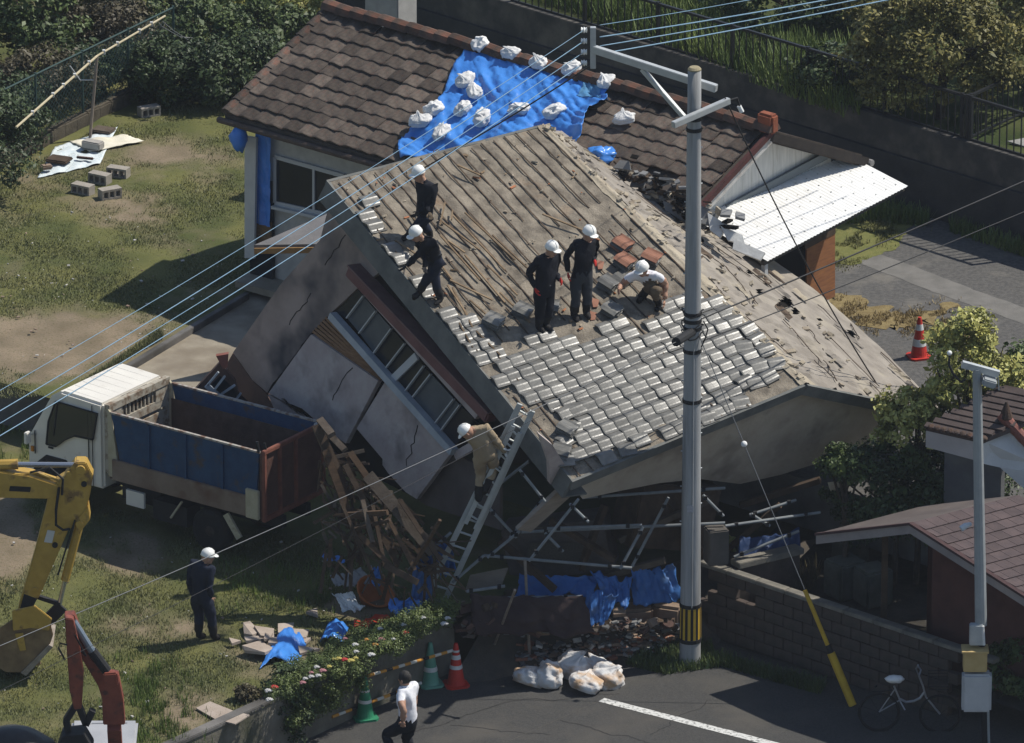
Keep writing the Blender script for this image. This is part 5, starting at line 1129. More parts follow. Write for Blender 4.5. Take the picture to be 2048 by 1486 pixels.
PLAB = ['lowest long horizontal, above the blue sheets', 'longest middle horizontal, running behind the pole', 'short horizontal just below the middle one', 'uppermost long horizontal, under the gable wall', 'upper slanted one left of the pole', 'lower slanted one beside its twin left of the pole', 'one crossing under the roof corner', 'short stub pointing down right under the roof corner', 'one in the dark behind the ladder top', 'short one right of the ladder middle', 'long slanted one below the roof corner', 'short stub below the broken post', 'one from the long horizontal down to the ladder', 'short nearly level one beside the ladder foot', 'level one over the fallen maroon sheet', 'short one right of the pole under the gable', 'slanted one left of the ladder over the timbers', 'short slanted one over the pale board', 'one parallel to the broken post', 'upper one right of the pole', 'long low one right of the pole', 'short stub right of the pole', 'dim level one far right under the gable']
for i, (xa, ya_, xb_, yb, y, dy) in enumerate(PIPES):
    p, q = PY(xa, ya_, y), PY(xb_, yb, y + dy); m = MB().tube([p, q], .0245, 8)
    o = tag(m.build('scaffold_tube', M_pipe, smooth=False), 'grey scaffold tube, ' + PLAB[i], 'scaffold tube', 'scaffold tubes under the wreck')
    for f in (.12, .85): MB().box(p.lerp(q, f), (.06, .07, .06)).build('clamp', M_chas, o)
tp = thing('prop_pole', 'thin rusty upright pole standing in the driveway before the wreck', 'pole', G(1060, 1332, ZR))
MB().tube([G(1060, 1332, ZR), PY(1050, 1120, G(1060, 1332, ZR).y)], .025, 8).build('shaft', mat('rusty_pole', (.2, .16, .13), (.28, .24, .2), 6), tp)
tag(MB().tube([G(985, 1300, -.7), PY(1030, 1180, -12.2)], .022, 8).build('leaning_rod', MATS['rusty_pole']), 'thin rod leaning into the dark under the wreck', 'rod')
# ------------------------------------------------------------------ broken timbers beside the truck
M_tim = mat('splintered_timber', (.055, .034, .02), (.10, .062, .036), 4, rough=.9, bump=.3, stretch=(1, 1, 5)); M_timd = mat('dark_timber', (.05, .033, .022), (.085, .058, .038), 4, rough=.95, bump=.3); M_timg = mat('weathered_timber', (.075, .057, .043), (.115, .092, .07), 4, rough=.95, bump=.3)
TIM = [(632, 850, 700, 1000, .15, .1, 1, -10.4), (650, 900, 720, 1090, .12, .08, 0, -10.7), (690, 930, 795, 1130, .09, .07, 1, -10.9), (735, 950, 868, 1105, .2, .07, 2, -11.0), (700, 905, 760, 990, .1, .06, 0, -10.6), (720, 1070, 800, 1150, .08, .06, 0, -11.5),
       (745, 1010, 770, 1135, .06, .05, 1, -11.3), (775, 1035, 830, 1140, .06, .05, 0, -11.5), (660, 870, 690, 900, .1, .06, 2, -10.5), (690, 1030, 775, 1025, .08, .06, 0, -11.2), (705, 1060, 780, 1040, .05, .05, 1, -11.3), (770, 1130, 835, 1165, .1, .06, 1, -11.8),
       (680, 1000, 742, 1140, .05, .05, 1, -11.3), (800, 1000, 880, 1120, .07, .06, 1, -11.2), (820, 1145, 880, 1040, .05, .05, 0, -11.8), (640, 840, 664, 870, .12, .08, 2, -10.3), (725, 1000, 745, 1085, .07, .05, 2, -11.3)]
TL = ['thickest splintered timber sticking up behind the truck tailgate', 'split beam second from the tailgate', 'long brown timber sloping under the wall panel', 'wide weathered plank sloping towards the ladder foot', 'short broken board under the pink wall panel', 'orange brown stick lowest by the blue scraps',
      'thin dark upright lath among the broken timbers', 'thin stick right of the dark lath', 'broken grey timber end above the tailgate corner', 'short horizontal board in the timber heap', 'thin dark cross piece in the timber heap', 'dark timber lying by the orange tub',
      'dark thin timber left of the blue scraps', 'dark timber behind the ladder', 'thin stick leaning on the ladder', 'highest splintered end against the wall', 'grey lath in the middle of the timber heap']
for q, lb in zip(TIM, TL):
    o = MB().bar(PY(q[0], q[1], q[7] + .3), PY(q[2], q[3], q[7] - .1), q[4], q[5], V(.3, -1, .2)).build('broken_timber', [M_tim, M_timd, M_timg][q[6]])
    tag(o, lb, 'timber', 'broken timbers beside the truck')
spl = MB()
for k in range(260):
    x, y = random.uniform(640, 880), random.uniform(900, 1190)
    if y < 900 + (x - 650) * .9 - 40 or y > 1110 + (x - 650) * .5: continue
    yw = -10.2 - (y - 900) * .004; a = random.gauss(1.0, .7); L = random.uniform(.15, .7); p = PY(x, y, yw)
    spl.bar(p, p + V(math.cos(a) * L, random.gauss(0, .1), -math.sin(a) * L), random.uniform(.015, .06), random.uniform(.012, .03), V(.2, -1, .3), random.choice([0, 1, 1, 2]))
tag(spl.build('splinters', [M_tim, M_timd, M_timg]), 'loose splinters and laths heaped among the broken timbers', 'splinters', None, 'stuff')
# fallen window against the wall by the truck
fw = thing('fallen_window', 'fallen white window frame leaning between the truck and the wall', 'window', PY(450, 830, -5.9))
wf_ = [(413, 770, 500, 850), (437, 744, 415, 770), (450, 752, 430, 778), (413, 772, 478, 842), (440, 790, 470, 770), (462, 812, 482, 786), (486, 838, 502, 815)]
for i, (xa, ya_, xb_, yb) in enumerate(wf_): MB().bar(PY(xa, ya_, -5.9), PY(xb_, yb, -5.9), .09 if i == 0 else .03, .05, V(0, 1, 0)).build('frame', MATS['painted_sill'], fw)
MB().prism([PY(420, 772, -5.87), PY(440, 752, -5.87), PY(506, 812, -5.87), PY(490, 842, -5.87)], V(0, .02, 0)).build('pane', M_glass, fw)
tag(MB().prism([PY(432, 712, -5.8), PY(457, 708, -5.8), PY(455, 735, -5.8), PY(446, 738, -5.8)], V(0, .1, 0)).build('roof_fragment', mat('red_fragment', (.24, .085, .06), (.17, .07, .055), 6)), 'rust red broken corner fragment above the fallen window', 'fragment')
tag(MB().prism([PY(380, 790, -5.7), PY(440, 725, -5.7), PY(470, 760, -5.7), PY(500, 880, -5.7), PY(400, 840, -5.7)], V(0, .1, 0)).build('broken_wall', MATS['rusty_wall']), 'dark rusty broken wall piece behind the fallen window', 'wall')
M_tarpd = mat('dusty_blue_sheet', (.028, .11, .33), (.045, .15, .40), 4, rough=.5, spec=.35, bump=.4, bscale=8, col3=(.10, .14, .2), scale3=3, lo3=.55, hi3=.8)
# ------------------------------------------------------------------ debris under the wreck
def crumple(name, pts, y, dep, seed, m, label, cat='sheet', amp=.12, fr=3.0, tilt=0.0):
    xs = [p[0] for p in pts]; q = [PY(px, py, y) for px, py in pts]    # quad TL,TR,BR,BL
    def fn(u, v):
        p = (q[0] * (1 - u) + q[1] * u) * (1 - v) + (q[3] * (1 - u) + q[2] * u) * v
        n1 = fbm((u * fr * 1.2 + v * .8, v * fr * .35, seed), 1); n2 = fbm((u * fr * 3.2 - v * 1.5, v * fr * .5, seed + 9), 1)
        return p + V(.05 * n2, -dep * v + amp * .9 * n1 + amp * .5 * abs(n2), amp * .45 * n1 + .03 * n2 - .03 * math.sin(u * 3.14) * (1 - v))
    return tag(MB().sheet(fn, 30, 16).build(name, m, smooth=True, solid=.008), label, cat)
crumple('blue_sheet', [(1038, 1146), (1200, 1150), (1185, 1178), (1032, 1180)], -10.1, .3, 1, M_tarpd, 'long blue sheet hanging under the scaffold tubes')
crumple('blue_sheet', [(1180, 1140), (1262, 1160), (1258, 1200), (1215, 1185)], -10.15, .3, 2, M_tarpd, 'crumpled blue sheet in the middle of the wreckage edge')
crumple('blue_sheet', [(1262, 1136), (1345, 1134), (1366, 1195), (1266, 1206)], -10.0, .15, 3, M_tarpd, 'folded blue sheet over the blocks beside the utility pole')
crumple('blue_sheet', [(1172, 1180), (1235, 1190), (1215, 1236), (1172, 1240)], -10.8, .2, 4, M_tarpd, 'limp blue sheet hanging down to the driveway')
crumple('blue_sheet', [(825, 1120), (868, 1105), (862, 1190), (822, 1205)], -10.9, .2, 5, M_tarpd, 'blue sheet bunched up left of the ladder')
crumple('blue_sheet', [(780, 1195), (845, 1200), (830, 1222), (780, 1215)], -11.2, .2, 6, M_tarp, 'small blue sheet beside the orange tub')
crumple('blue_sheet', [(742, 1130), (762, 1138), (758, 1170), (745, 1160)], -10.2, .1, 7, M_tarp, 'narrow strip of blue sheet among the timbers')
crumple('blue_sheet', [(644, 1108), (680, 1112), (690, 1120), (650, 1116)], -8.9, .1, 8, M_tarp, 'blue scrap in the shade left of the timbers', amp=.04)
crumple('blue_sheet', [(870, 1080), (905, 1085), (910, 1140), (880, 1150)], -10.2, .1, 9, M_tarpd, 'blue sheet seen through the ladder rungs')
tag(MB().sheet(lambda u, v: G(545 + u * 68 - v * 26, 1284 + v * 54 + u * 8 - 18 * math.sin(u * 3), .05) + UP * (.14 * math.sin(u * 3.1) * (1 - .4 * v) + .06 * fbm((u * 4, v * 4, 2), 1)), 24, 18).build('blue_sheet', M_tarp, smooth=True, solid=.008), 'blue sheet on the grass beside the pile of broken slabs', 'sheet')
tag(MB().sheet(lambda u, v: G(655 + u * 42 - v * 14, 1250 + v * 34 + u * 6, .04) + UP * (.12 * math.sin(u * 3.1) + .05 * fbm((u * 4, v * 4, 5), 1)), 20, 16).build('blue_sheet', M_tarp, smooth=True, solid=.008), 'small blue sheet at the edge of the flower bed', 'sheet')
tag(MB().sheet(lambda u, v: G(708 + u * 72, 1244 + v * 16 - u * 8 + 5 * math.sin(u * 7), .03) + UP * (.05 + .05 * fbm((u * 5, v * 3, 5), 1)), 24, 8).build('red_cloth', mat('red_cloth', (.62, .06, .02), (.5, .05, .02), 5, rough=.7), smooth=True, solid=.008), 'bright red cloth lying along the flower bed', 'cloth')
otb = G(742, 1200, 0); tub = MB().lathe([(.2, .0), (.3, .22), (.33, .24), (.31, .245), (.27, .22), (.18, .02)], otb, 20, Matrix.Rotation(.5, 3, 'X') @ Matrix.Rotation(.35, 3, 'Y'))
tag(tub.build('orange_tub', mat('orange_plastic', (.42, .13, .03), (.34, .1, .025), 4, rough=.4, bump=.02), smooth=True), 'tilted orange plastic tub among the debris', 'tub')
crumple('white_bag', [(664, 1186), (705, 1182), (728, 1210), (690, 1214)], -11.1, .2, 12, M_psh, 'crumpled whitish plastic bag left of the orange tub', 'bag', amp=.08)
crumple('grey_sheet', [(660, 1150), (725, 1135), (740, 1158), (670, 1166)], -10.0, .2, 13, mat('dull_grey_sheet', (.2, .21, .22), (.27, .28, .29), 4, rough=.6), 'dull grey sheet in the shade behind the tub', amp=.07)
def boxy(name, p, size, rz, m, lb, cat, tilt=0.0, bevel=.02): return tag(MB().box(p + UP * size[2] / 2, size, Matrix.Rotation(rz, 3, 'Z') @ Matrix.Rotation(tilt, 3, 'Y')).build(name, m, bevel=bevel), lb, cat)
M_card = mat('cardboard', (.25, .2, .14), (.31, .25, .18), 3, rough=.9)
slab_at([(1040, 1200), (1142, 1194), (1137, 1236), (1040, 1228)], -10.9, 'board', 'beige board propped in the dark debris under the wreck', M_card)
slab_at([(940, 1150), (1015, 1135), (1000, 1175), (930, 1182)], -10.3, 'board', 'pale brown board beside the ladder under the wreck', MATS['pale_board2'])
crumple('roof_sheet', [(940, 1188), (1165, 1192), (1190, 1258), (950, 1262)], -11.2, .2, 21, mat('dark_roof_sheet', (.035, .021, .021), (.055, .036, .033), 3, rough=.9), 'buckled dark brown roof sheet fallen under the wreck')
slab_at([(1060, 1085), (1175, 1085), (1180, 1125), (1050, 1122)], -9.4, 'shutter', 'dim grey brown shutter behind the scaffold tubes', mat('ribbed_shutter', (.07, .06, .05), (.1, .09, .075), 40))
boxy('stone_block', G(1265, 1248, -.55), (.62, .4, .32), .2, mat('foundation_stone', (.2, .145, .105), (.27, .2, .15), 4, rough=.95, bump=.4), 'rough brown stone block in the shade by the driveway', 'stone', bevel=.05)
boxy('stone_block', G(1340, 1246, -.6), (.5, .42, .36), -.35, MATS['foundation_stone'], 'sunlit brown stone block against the utility pole', 'stone', bevel=.05)
boxy('broken_cupboard', PY(1330, 1085, -8.9), (1.5, .7, 1.1), .5, M_timd, 'dark broken cupboard deep under the gable wall', 'cupboard', tilt=.25)
boxy('broken_cupboard', PY(1120, 1140, -9.0), (1.7, .6, .9), -.2, mat('dusky_panel', (.09, .075, .065), (.13, .11, .1), 3), 'dusky cupboard deep behind the scaffold tubes', 'cupboard', tilt=-.2)
for k, (xa, ya_, xb_, yb, y, m_) in enumerate([(1210, 1010, 1160, 1140, -9.6, 0), (1330, 1000, 1420, 1130, -9.2, 1), (1240, 1080, 1420, 1000, -9.4, 2), (1100, 1040, 1230, 1120, -9.9, 1), (1000, 1080, 1110, 1180, -10.3, 0), (1180, 1160, 1330, 1120, -9.8, 2), (1430, 1120, 1560, 1010, -8.6, 1), (1480, 1010, 1640, 960, -8.2, 0)]):
    tag(MB().bar(PY(xa, ya_, y), PY(xb_, yb, y - .2), .12, .09).build('fallen_beam', [M_timd, M_timd, M_timg][m_]), 'fallen house beam, ' + ['upright one left of the slanted tubes', 'dark slanted one behind the utility pole', 'grey one rising to the gable wall', 'dark one under the roof corner', 'one behind the ladder foot boards', 'grey low one above the blue sheets', 'dark one right of the pole below the gable', 'long one close under the gable at the right'][k], 'beam', 'fallen beams under the wreck')
boxy('grey_box', PY(1432, 1125, -10.2), (.34, .3, .6), .3, mat('dull_box', (.075, .068, .06), (.1, .09, .08), 4), 'dull grey box behind the utility pole', 'box')
crumple('blue_sheet', [(1480, 1075), (1600, 1060), (1590, 1120), (1470, 1130)], -8.9, .4, 15, mat('shade_blue_sheet', (.012, .03, .09), (.02, .045, .12), 3, rough=.5), 'dark shaded blue sheet below the gable at the right')  # blue darkened in the material for the shade below the gable
hp2 = MB()
for k in range(420):
    t = random.random(); x = 930 + 400 * t + random.gauss(0, 14); y = 1268 - 12 * t - abs(random.gauss(0, 26)) * (1 - .75 * t); s_ = .03 + .12 * random.random() ** 2.2; z = -.45 + .35 * random.random()
    p = PY(x, y, -10.9 - .5 * random.random() + .9 * t); hp2.box(p, (s_ * random.uniform(1, 3.2), s_, s_ * random.uniform(.25, .7)), Matrix.Rotation(random.random() * 6, 3, 'Z') @ Matrix.Rotation(random.gauss(0, .6), 3, 'X'), random.choice([0, 0, 1, 1, 2, 3, 4]))
tag(hp2.build('rubble', [MATS['rusty_wall'], M_timd, M_gsl, MATS['dusky_panel'], MATS['foundation_stone']]), 'dark heap of broken boards and plaster at the foot of the wreck', 'rubble', None, 'stuff')
# rubble on the driveway
rb1 = MB(); dn_ = (dq[1] - dq[0]).cross(dq[3] - dq[0]).normalized(); dn_ = dn_ if dn_.z > 0 else -dn_
for k in range(420):
    t = random.random(); x = 1040 + 320 * t + random.gauss(0, 14); y = 1322 - 54 * t + random.gauss(0, 13); s = .02 + .075 * random.random() ** 2.6
    q0_ = PL(x, y, dq[0] + UP * .02, dn_); rb1.box(q0_, (s * random.uniform(1, 2.6), s * random.uniform(.8, 1.4), s * .5), Matrix.Rotation(random.random() * 6, 3, 'Z') @ Matrix.Rotation(random.gauss(0, .3), 3, 'X'), random.choice([0, 0, 1, 1, 2, 3]))
tag(rb1.build('rubble', [MATS['foundation_stone'], M_gsl, M_clay, mat('pale_chip', (.4, .38, .35), (.5, .48, .45), 5)]), 'broken tile and brick rubble scattered along the driveway', 'rubble', None, 'stuff')
# debris sacks on the road
DS = [((1055, 1372), (.3, .24, .22), 'leftmost white debris sack on the road, below the thin pole', 21), ((1097, 1370), (.27, .23, .27), 'white debris sack second from the left on the road', 22), ((1152, 1350), (.34, .25, .26), 'debris sack at the back of the right cluster on the road', 23),
      ((1190, 1348), (.24, .2, .2), 'small debris sack at the back right of the cluster', 24), ((1168, 1380), (.33, .27, .2), 'nearest dusty debris sack in the right cluster', 25), ((1210, 1366), (.3, .25, .23), 'rightmost debris sack, nearest the painted line', 26)]
for (x, y), sz, lb, sd_ in DS: sack('debris_sack', G(x, y, ZR), (sz[0], sz[1], sz[2] * .8), sd_, lb, 'debris sacks on the road', (UP + V(random.gauss(0, .35), random.gauss(0, .35), 0)).normalized(), m=M_dirtbag, rz=sd_)
# ------------------------------------------------------------------ cones and bars
M_cg = mat('green_cone', (.02, .17, .085), (.03, .21, .11), 4, rough=.5, bump=.02); M_cr = mat('red_cone', (.5, .035, .02), (.42, .03, .02), 4, rough=.5, bump=.02); M_refl = mat('reflective_band', (.6, .6, .58), (.5, .5, .48), 8, rough=.4, bump=0); M_cgt = mat('pale_green_cone', (.10, .28, .20), (.14, .33, .25), 4, rough=.5)
def cone(p, m, bands, label, s=1.0, wm=None):
    t = thing('traffic_cone', label, 'traffic cone', p, 'traffic cones')
    R_ = lambda z: .15 - .115 * (z - .03) / .67
    MB().lathe([(.15, .03), (.14, .06), (R_(.68), .68), (.03, .72), (.0, .725)], p, 20).build('cone_body', m, t, smooth=False)
    MB().prism([p + Matrix.Rotation(.3, 3, 'Z') @ V(.19 * c, .19 * s_, 0) for c, s_ in ((1, .7), (.7, 1), (-.7, 1), (-1, .7), (-1, -.7), (-.7, -1), (.7, -1), (1, -.7))], UP * .035).build('base', m, t)
    for z0, z1 in bands: MB().lathe([(R_(z0) + .003, z0), (R_(z1) + .003, z1)], p, 20).build('reflective_band', wm or M_refl, t)
    MB().lathe([(.19, 0), (.19, .012), (.15, .03)], p, 16).build('foot_ring', M_tyre, t)
    return t
c1 = cone(G(730, 1436, ZR), M_cg, [(.28, .33), (.46, .49)], 'dark green cone nearest the camera at the foot of the low wall')
c2 = cone(G(861, 1369, ZR), M_cgt, [(.25, .32)], 'faded pale green cone beside the red cone')
c3 = cone(G(912, 1370, ZR), M_cr, [(.3, .36), (.46, .53), (.58, .61)], 'red cone with white bands at the end of the low wall')
c4 = cone(G(1838, 714, ZU), M_cr, [(.22, .34), (.5, .6)], 'red and white cone alone in the rear yard behind the tree')
M_bo = mat('orange_bar', (.6, .27, .03), (.52, .22, .03), 5, rough=.5, bump=0); M_bw = mat('pale_bar', (.55, .53, .47), rough=.5, bump=0); M_bd = M_blk
def cbar(p0, p1, lb):
    t = thing('cone_bar', lb, 'barrier bar', p0, 'striped bars between the cones'); n = 14
    for k in range(n): MB().tube([p0.lerp(p1, k / n), p0.lerp(p1, (k + 1) / n)], .026, 8).build('bar_segment', M_bo if k % 2 == 0 else (M_bd if k % 6 == 3 else M_bw), t)
ycone = G(730, 1436, ZR).y
cbar(PY(735, 1352, ycone), PY(905, 1301, G(912, 1370, ZR).y), 'upper orange striped bar linking the cones')
cbar(PY(664, 1434, G(664, 1456, ZR).y), PY(842, 1366, G(842, 1384, ZR).y), 'lower orange striped bar behind the walking man')
# ------------------------------------------------------------------ broken slabs on the grass
M_slab = mat('broken_plaster_slab', (.30, .245, .20), (.38, .32, .27), 3, rough=.95, bump=.25)
SL = [([(486, 1250), (500, 1247), (520, 1268), (505, 1275), (488, 1272)], 0), ([(508, 1256), (548, 1262), (550, 1280), (522, 1276)], 0), ([(556, 1252), (588, 1250), (584, 1272), (556, 1270)], .05), ([(586, 1262), (618, 1264), (612, 1280), (588, 1280)], .03), ([(488, 1278), (530, 1276), (528, 1284), (492, 1286)], 0),
      ([(530, 1270), (546, 1270), (538, 1284), (528, 1282)], .06), ([(540, 1280), (590, 1278), (588, 1294), (536, 1290)], .02), ([(484, 1296), (520, 1286), (548, 1302), (530, 1310), (490, 1306)], .03), ([(458, 1280), (482, 1286), (464, 1292)], .02), ([(590, 1282), (622, 1280), (612, 1290)], 0),
      ([(612, 1228), (634, 1220), (636, 1236)], 0), ([(596, 1296), (640, 1302), (600, 1312)], 0)]
SLL = ['broken slab piece at the upper left of the pile', 'slab piece in the middle of the pile', 'upright square slab piece at the top of the pile', 'pale yellowish slab piece at the right of the pile', 'thin flat slab at the left of the pile', 'small triangular bright slab in the pile centre', 'slab piece below the bright triangle',
       'largest flat slab at the front of the pile', 'lone slab chip left of the pile', 'slab chip right of the pile', 'lone triangular slab up the slope from the pile', 'thin slab between the two blue sheets']
for (pl_, dz), lb in zip(SL, SLL):
    q = [G(x, y, .03 + dz + (.05 if k % 3 == 0 else 0)) for k, (x, y) in enumerate(pl_)]; tag(MB().prism(q, UP * .045).build('broken_slab', M_slab), lb, 'slab', 'broken wall slabs on the grass')
tag(MB().prism([G(x, y, .02) for x, y in [(392, 1418), (420, 1405), (470, 1425), (500, 1432), (470, 1450), (430, 1440)]], UP * .02).build('flat_slab', M_slab), 'flat broken slab lying by the edge of the low wall', 'slab')
# ------------------------------------------------------------------ top left yard things
M_cblk = mat('concrete_block', (.26, .235, .2), (.33, .3, .26), 6, rough=.95, bump=.3)
def cblock(x, y, rz, lb, z=ZU, h=.19):
    t = thing('concrete_block', lb, 'concrete block', G(x, y, z), 'loose concrete blocks on the lawn'); R = Matrix.Rotation(rz, 3, 'Z'); p = G(x, y, z)
    m = MB(); m.box(p + UP * (h - .02), (.39, .19, .04), R); m.box(p + UP * .02, (.39, .19, .04), R)
    for k in (-.178, -.06, .06, .178): m.box(p + R @ V(k, 0, h / 2), (.034, .19, h - .08), R)
    m.build('block_body', M_cblk, t); return t
cblock(166, 388, -.55, 'leftmost of four grey concrete blocks on the lawn'); cblock(200, 366, -.55, 'concrete block in the middle of the four on the lawn'); cblock(237, 354, -.4, 'furthest of the four concrete blocks on the lawn'); cblock(220, 396, .5, 'nearest of the four concrete blocks on the lawn')
cblock(298, 232, .5, 'lone concrete block at the edge of the dark shrubs')
o = tag(MB().sheet(lambda u, v: G(75 + u * 125 + (1 - v) * 35, 355 - u * 40 - v * -0 - (1 - v) * 62 + 12 * u * v, ZU + .03) + UP * (.03 * fbm((u * 5, v * 5, 1), 1)), 26, 18).build('blue_white_sheet', mat('pale_check_sheet', (.52, .60, .63), (.66, .70, .70), 14, rough=.6), smooth=True, solid=.008), 'pale blue white plastic sheet spread on the lawn under stones', 'sheet')
o = tag(MB().sheet(lambda u, v: G(140 + u * 112 + v * 40 - 5 * v * u, 282 - u * 12 + v * 22 - u * v * 10, ZU + .05) + UP * (.03 * fbm((u * 5, v * 5, 6), 1)), 20, 12).build('cream_sheet', mat('cream_sheet', (.62, .58, .46), (.7, .66, .55), 5, rough=.8), smooth=True, solid=.008), 'cream cloth sheet spread below the clothes pole post', 'sheet')
boxy('weight_block', G(186, 296, ZU + .08), (.38, .2, .14), -.5, mat('grey_weight', (.3, .28, .26), (.36, .34, .31), 5), 'grey block weighing down the cream sheet', 'block')
boxy('dark_board', G(118, 322, ZU + .07), (.42, .32, .06), -.4, M_timd, 'dark flat panel weighing down the pale blue sheet', 'panel')
boxy('stone', G(93, 338, ZU + .07), (.2, .14, .08), .3, MATS['foundation_stone'], 'small brown stone on the corner of the pale blue sheet', 'stone')
boxy('brown_board', G(170, 318, ZU + .07), (.34, .08, .04), -.3, MATS['rusty_wall'], 'narrow brown board on the right of the pale blue sheet', 'board')
boxy('brown_mat', G(207, 262, ZU + .04), (.4, .3, .05), -.4, MATS['weathered_timber'], 'brown panel lying behind the cream sheet', 'panel')
cp_ = thing('clothes_post', 'upright rusty clothes pole post at the lawn edge', 'post', G(180, 278, ZU)); py_ = G(180, 278, ZU).y
pt = PY(194, 112, py_); MB().tube([G(180, 278, ZU), pt], .028, 8).build('shaft', MATS['rusty_pole'], cp_); MB().tube([PY(188, 160, py_), PY(160, 160, py_ - .1), PY(140, 132, py_ - .2)], .012, 6).build('arm', M_alu, cp_)
M_bam = mat('bamboo_pole', (.5, .44, .3), (.42, .35, .22), 9, rough=.6)
e1 = G(32, 255, pt.z - .05); e2 = G(330, 32, pt.z + .05)
bm1 = tag(MB().tube([pt, e1], .022, 8).build('bamboo_pole', M_bam), 'long pale clothes pole sloping down to the left edge', 'pole', 'clothes poles'); bm2 = tag(MB().tube([pt, e2], .02, 8).build('bamboo_pole', M_bam), 'pale clothes pole running up from the post to the shrubs', 'pole', 'clothes poles')
for f in (.1, .28, .42, .55, .8): MB().box(pt.lerp(e1, f), (.05, .06, .08)).build('peg', M_psh, bm1)
for f in (.1, .3, .62, .8): MB().box(pt.lerp(e2, f), (.05, .06, .08)).build('peg', M_psh, bm2)
tag(MB().tube([e2 + V(-.05, 0, -.1), PY(345, 60, e2.y), PY(400, 95, e2.y + .3)], .008, 6).build('slack_rope', M_gwire), 'slack pale rope hanging from the end of the clothes pole', 'rope')
tag(MB().tube([e2 + V(-.1, 0, -.15), PY(322, 52, e2.y), PY(360, 74, e2.y + .2), PY(385, 76, e2.y + .3)], .008, 6).build('slack_rope', M_gwire), 'lower pale rope curving below the clothes pole', 'rope')
# wire mesh fence behind the clothes poles
mf = thing('mesh_fence', 'green wire mesh fence behind the clothes poles', 'fence', G(20, 330, ZU))
fa_, fb_ = G(-40, 352, ZU) + D2 * .25, G(330, 168, ZU) + D2 * .25; md_ = (fb_ - fa_); mL = md_.length; md_.normalize(); M_mesh = mat('green_mesh', (.03, .06, .055), rough=.6, bump=0)
w_ = MB(); s = 0.0
while s < mL:
    for sg_ in (1, -1):
        x0 = s; x1 = s + sg_ * 1.2
        if 0 <= x1 <= mL: w_.bar(fa_ + md_ * x0 + UP * .2, fa_ + md_ * x1 + UP * 1.4, .006, .006)
    s += .11
w_ = w_.build('mesh', M_mesh, mf); w_['kind'] = 'stuff'
for k in range(5): MB().tube([fa_ + md_ * (mL * k / 4), fa_ + md_ * (mL * k / 4) + UP * 1.45], .025, 8).build('post', M_mesh, mf)
MB().tube([fa_ + UP * 1.42, fb_ + UP * 1.42], .018, 6).build('top_rail', M_mesh, mf)
sl_ = thing('stone_kerb_wall', 'low mossy stone wall along the far edge of the lawn', 'wall', G(200, 250, ZU))
for k in range(16):
    f = k / 16; p = fa_.lerp(fb_, f) - D2 * .12; MB().box(p + UP * .12, (.42, .2, .26 + .05 * random.random()), Matrix((md_, Vector((-md_.y, md_.x, 0)), UP)).transposed()).build('stone', mat('mossy_stone', (.06, .05, .036), (.1, .085, .06), 6, rough=1, bump=.5), sl_, bevel=.03)
# grey concrete water tank behind the roof ridge
boxy('water_tank', PY(782, 52, HA.y + 5.2), (.72, .6, .75), -.6, mat('tank_concrete', (.3, .29, .27), (.38, .365, .34), 4, rough=.9), 'grey concrete box behind the ridge at the top edge', 'tank')
# ------------------------------------------------------------------ low wall and block wall along the road
lw = thing('low_wall', 'low stained retaining wall under the flower bed beside the road', 'wall', G(742, 1400, ZR))
a, b = W0 - wd * 7, W1 + wd * .1
MB().bar(a - UP * .46 - D1 * .02, b - UP * .46 - D1 * .02, .16, .9).build('wall_face', mat('mossy_wall', (.11, .10, .08), (.19, .175, .14), 1.6, rough=1, bump=.4, bscale=18, col3=(.05, .055, .03), scale3=1.2, lo3=.48, hi3=.7), lw)
MB().bar(a - D1 * .02 + UP * .012, b - D1 * .02 + UP * .012, .2, .07).build('coping', M_wallc, lw, bevel=.012)
bw0, bw1 = G(1400, 1262, ZR + .05), G(1935, 1445, ZR); bwd = (bw1 - bw0); bwL = bwd.length; bwd.normalize(); bwn = V(-bwd.y, bwd.x, 0)
M_blockw = mat('stained_blockwork', (.06, .046, .04), (.105, .082, .068), 2, rough=1, bump=.4, bscale=20, col3=(.03, .03, .025), scale3=1.3, lo3=.48, hi3=.7)
bw = thing('block_wall', 'dark stained concrete block wall with small openings along the right', 'wall', bw0)
bl_ = MB().box((0, 0, 0), (.385, .12, .185)).build('block', M_blockw, bevel=.008); blm = bl_.data; bpy.data.objects.remove(bl_)
ncol = int(bwL / .395); nrow = 6
RBW = lambda p: basis(bwd, bwn, UP, p)
for r_ in range(nrow):
    for c_ in range(ncol):
        if r_ == 4 and c_ in (0, 2): continue
        inst(blm, 'block', bw, RBW(bw0 + bwd * ((c_ + .5 + (.5 if r_ % 2 else 0)) * .395) + UP * (.1 + r_ * .195 + random.gauss(0, .002)) + bwn * random.gauss(0, .003)))
cpm = MB().box((0, 0, 0), (.6, .17, .07)).build('coping', mat('coping_stone', (.12, .115, .10), (.22, .2, .165), 3, rough=1, bump=.3), bevel=.01); cme = cpm.data; bpy.data.objects.remove(cpm)
for c_ in range(int(bwL / .605) + 1): inst(cme, 'coping', bw, RBW(bw0 + bwd * ((c_ + .5) * .605) + UP * (nrow * .195 + .04)))
st0 = bw0 + bwd * .62 + bwn * .12
MB().bar(st0 + UP * .62 , st0 + bwn * 1.15 + bwd * .35 + UP * .62, .14, 1.25).build('stub_wall', M_blockw, bw); MB().bar(st0 + UP * 1.3, st0 + bwn * 1.2 + bwd * .36 + UP * 1.3, .26, .1).build('coping', MATS['coping_stone'], bw, bevel=.01)
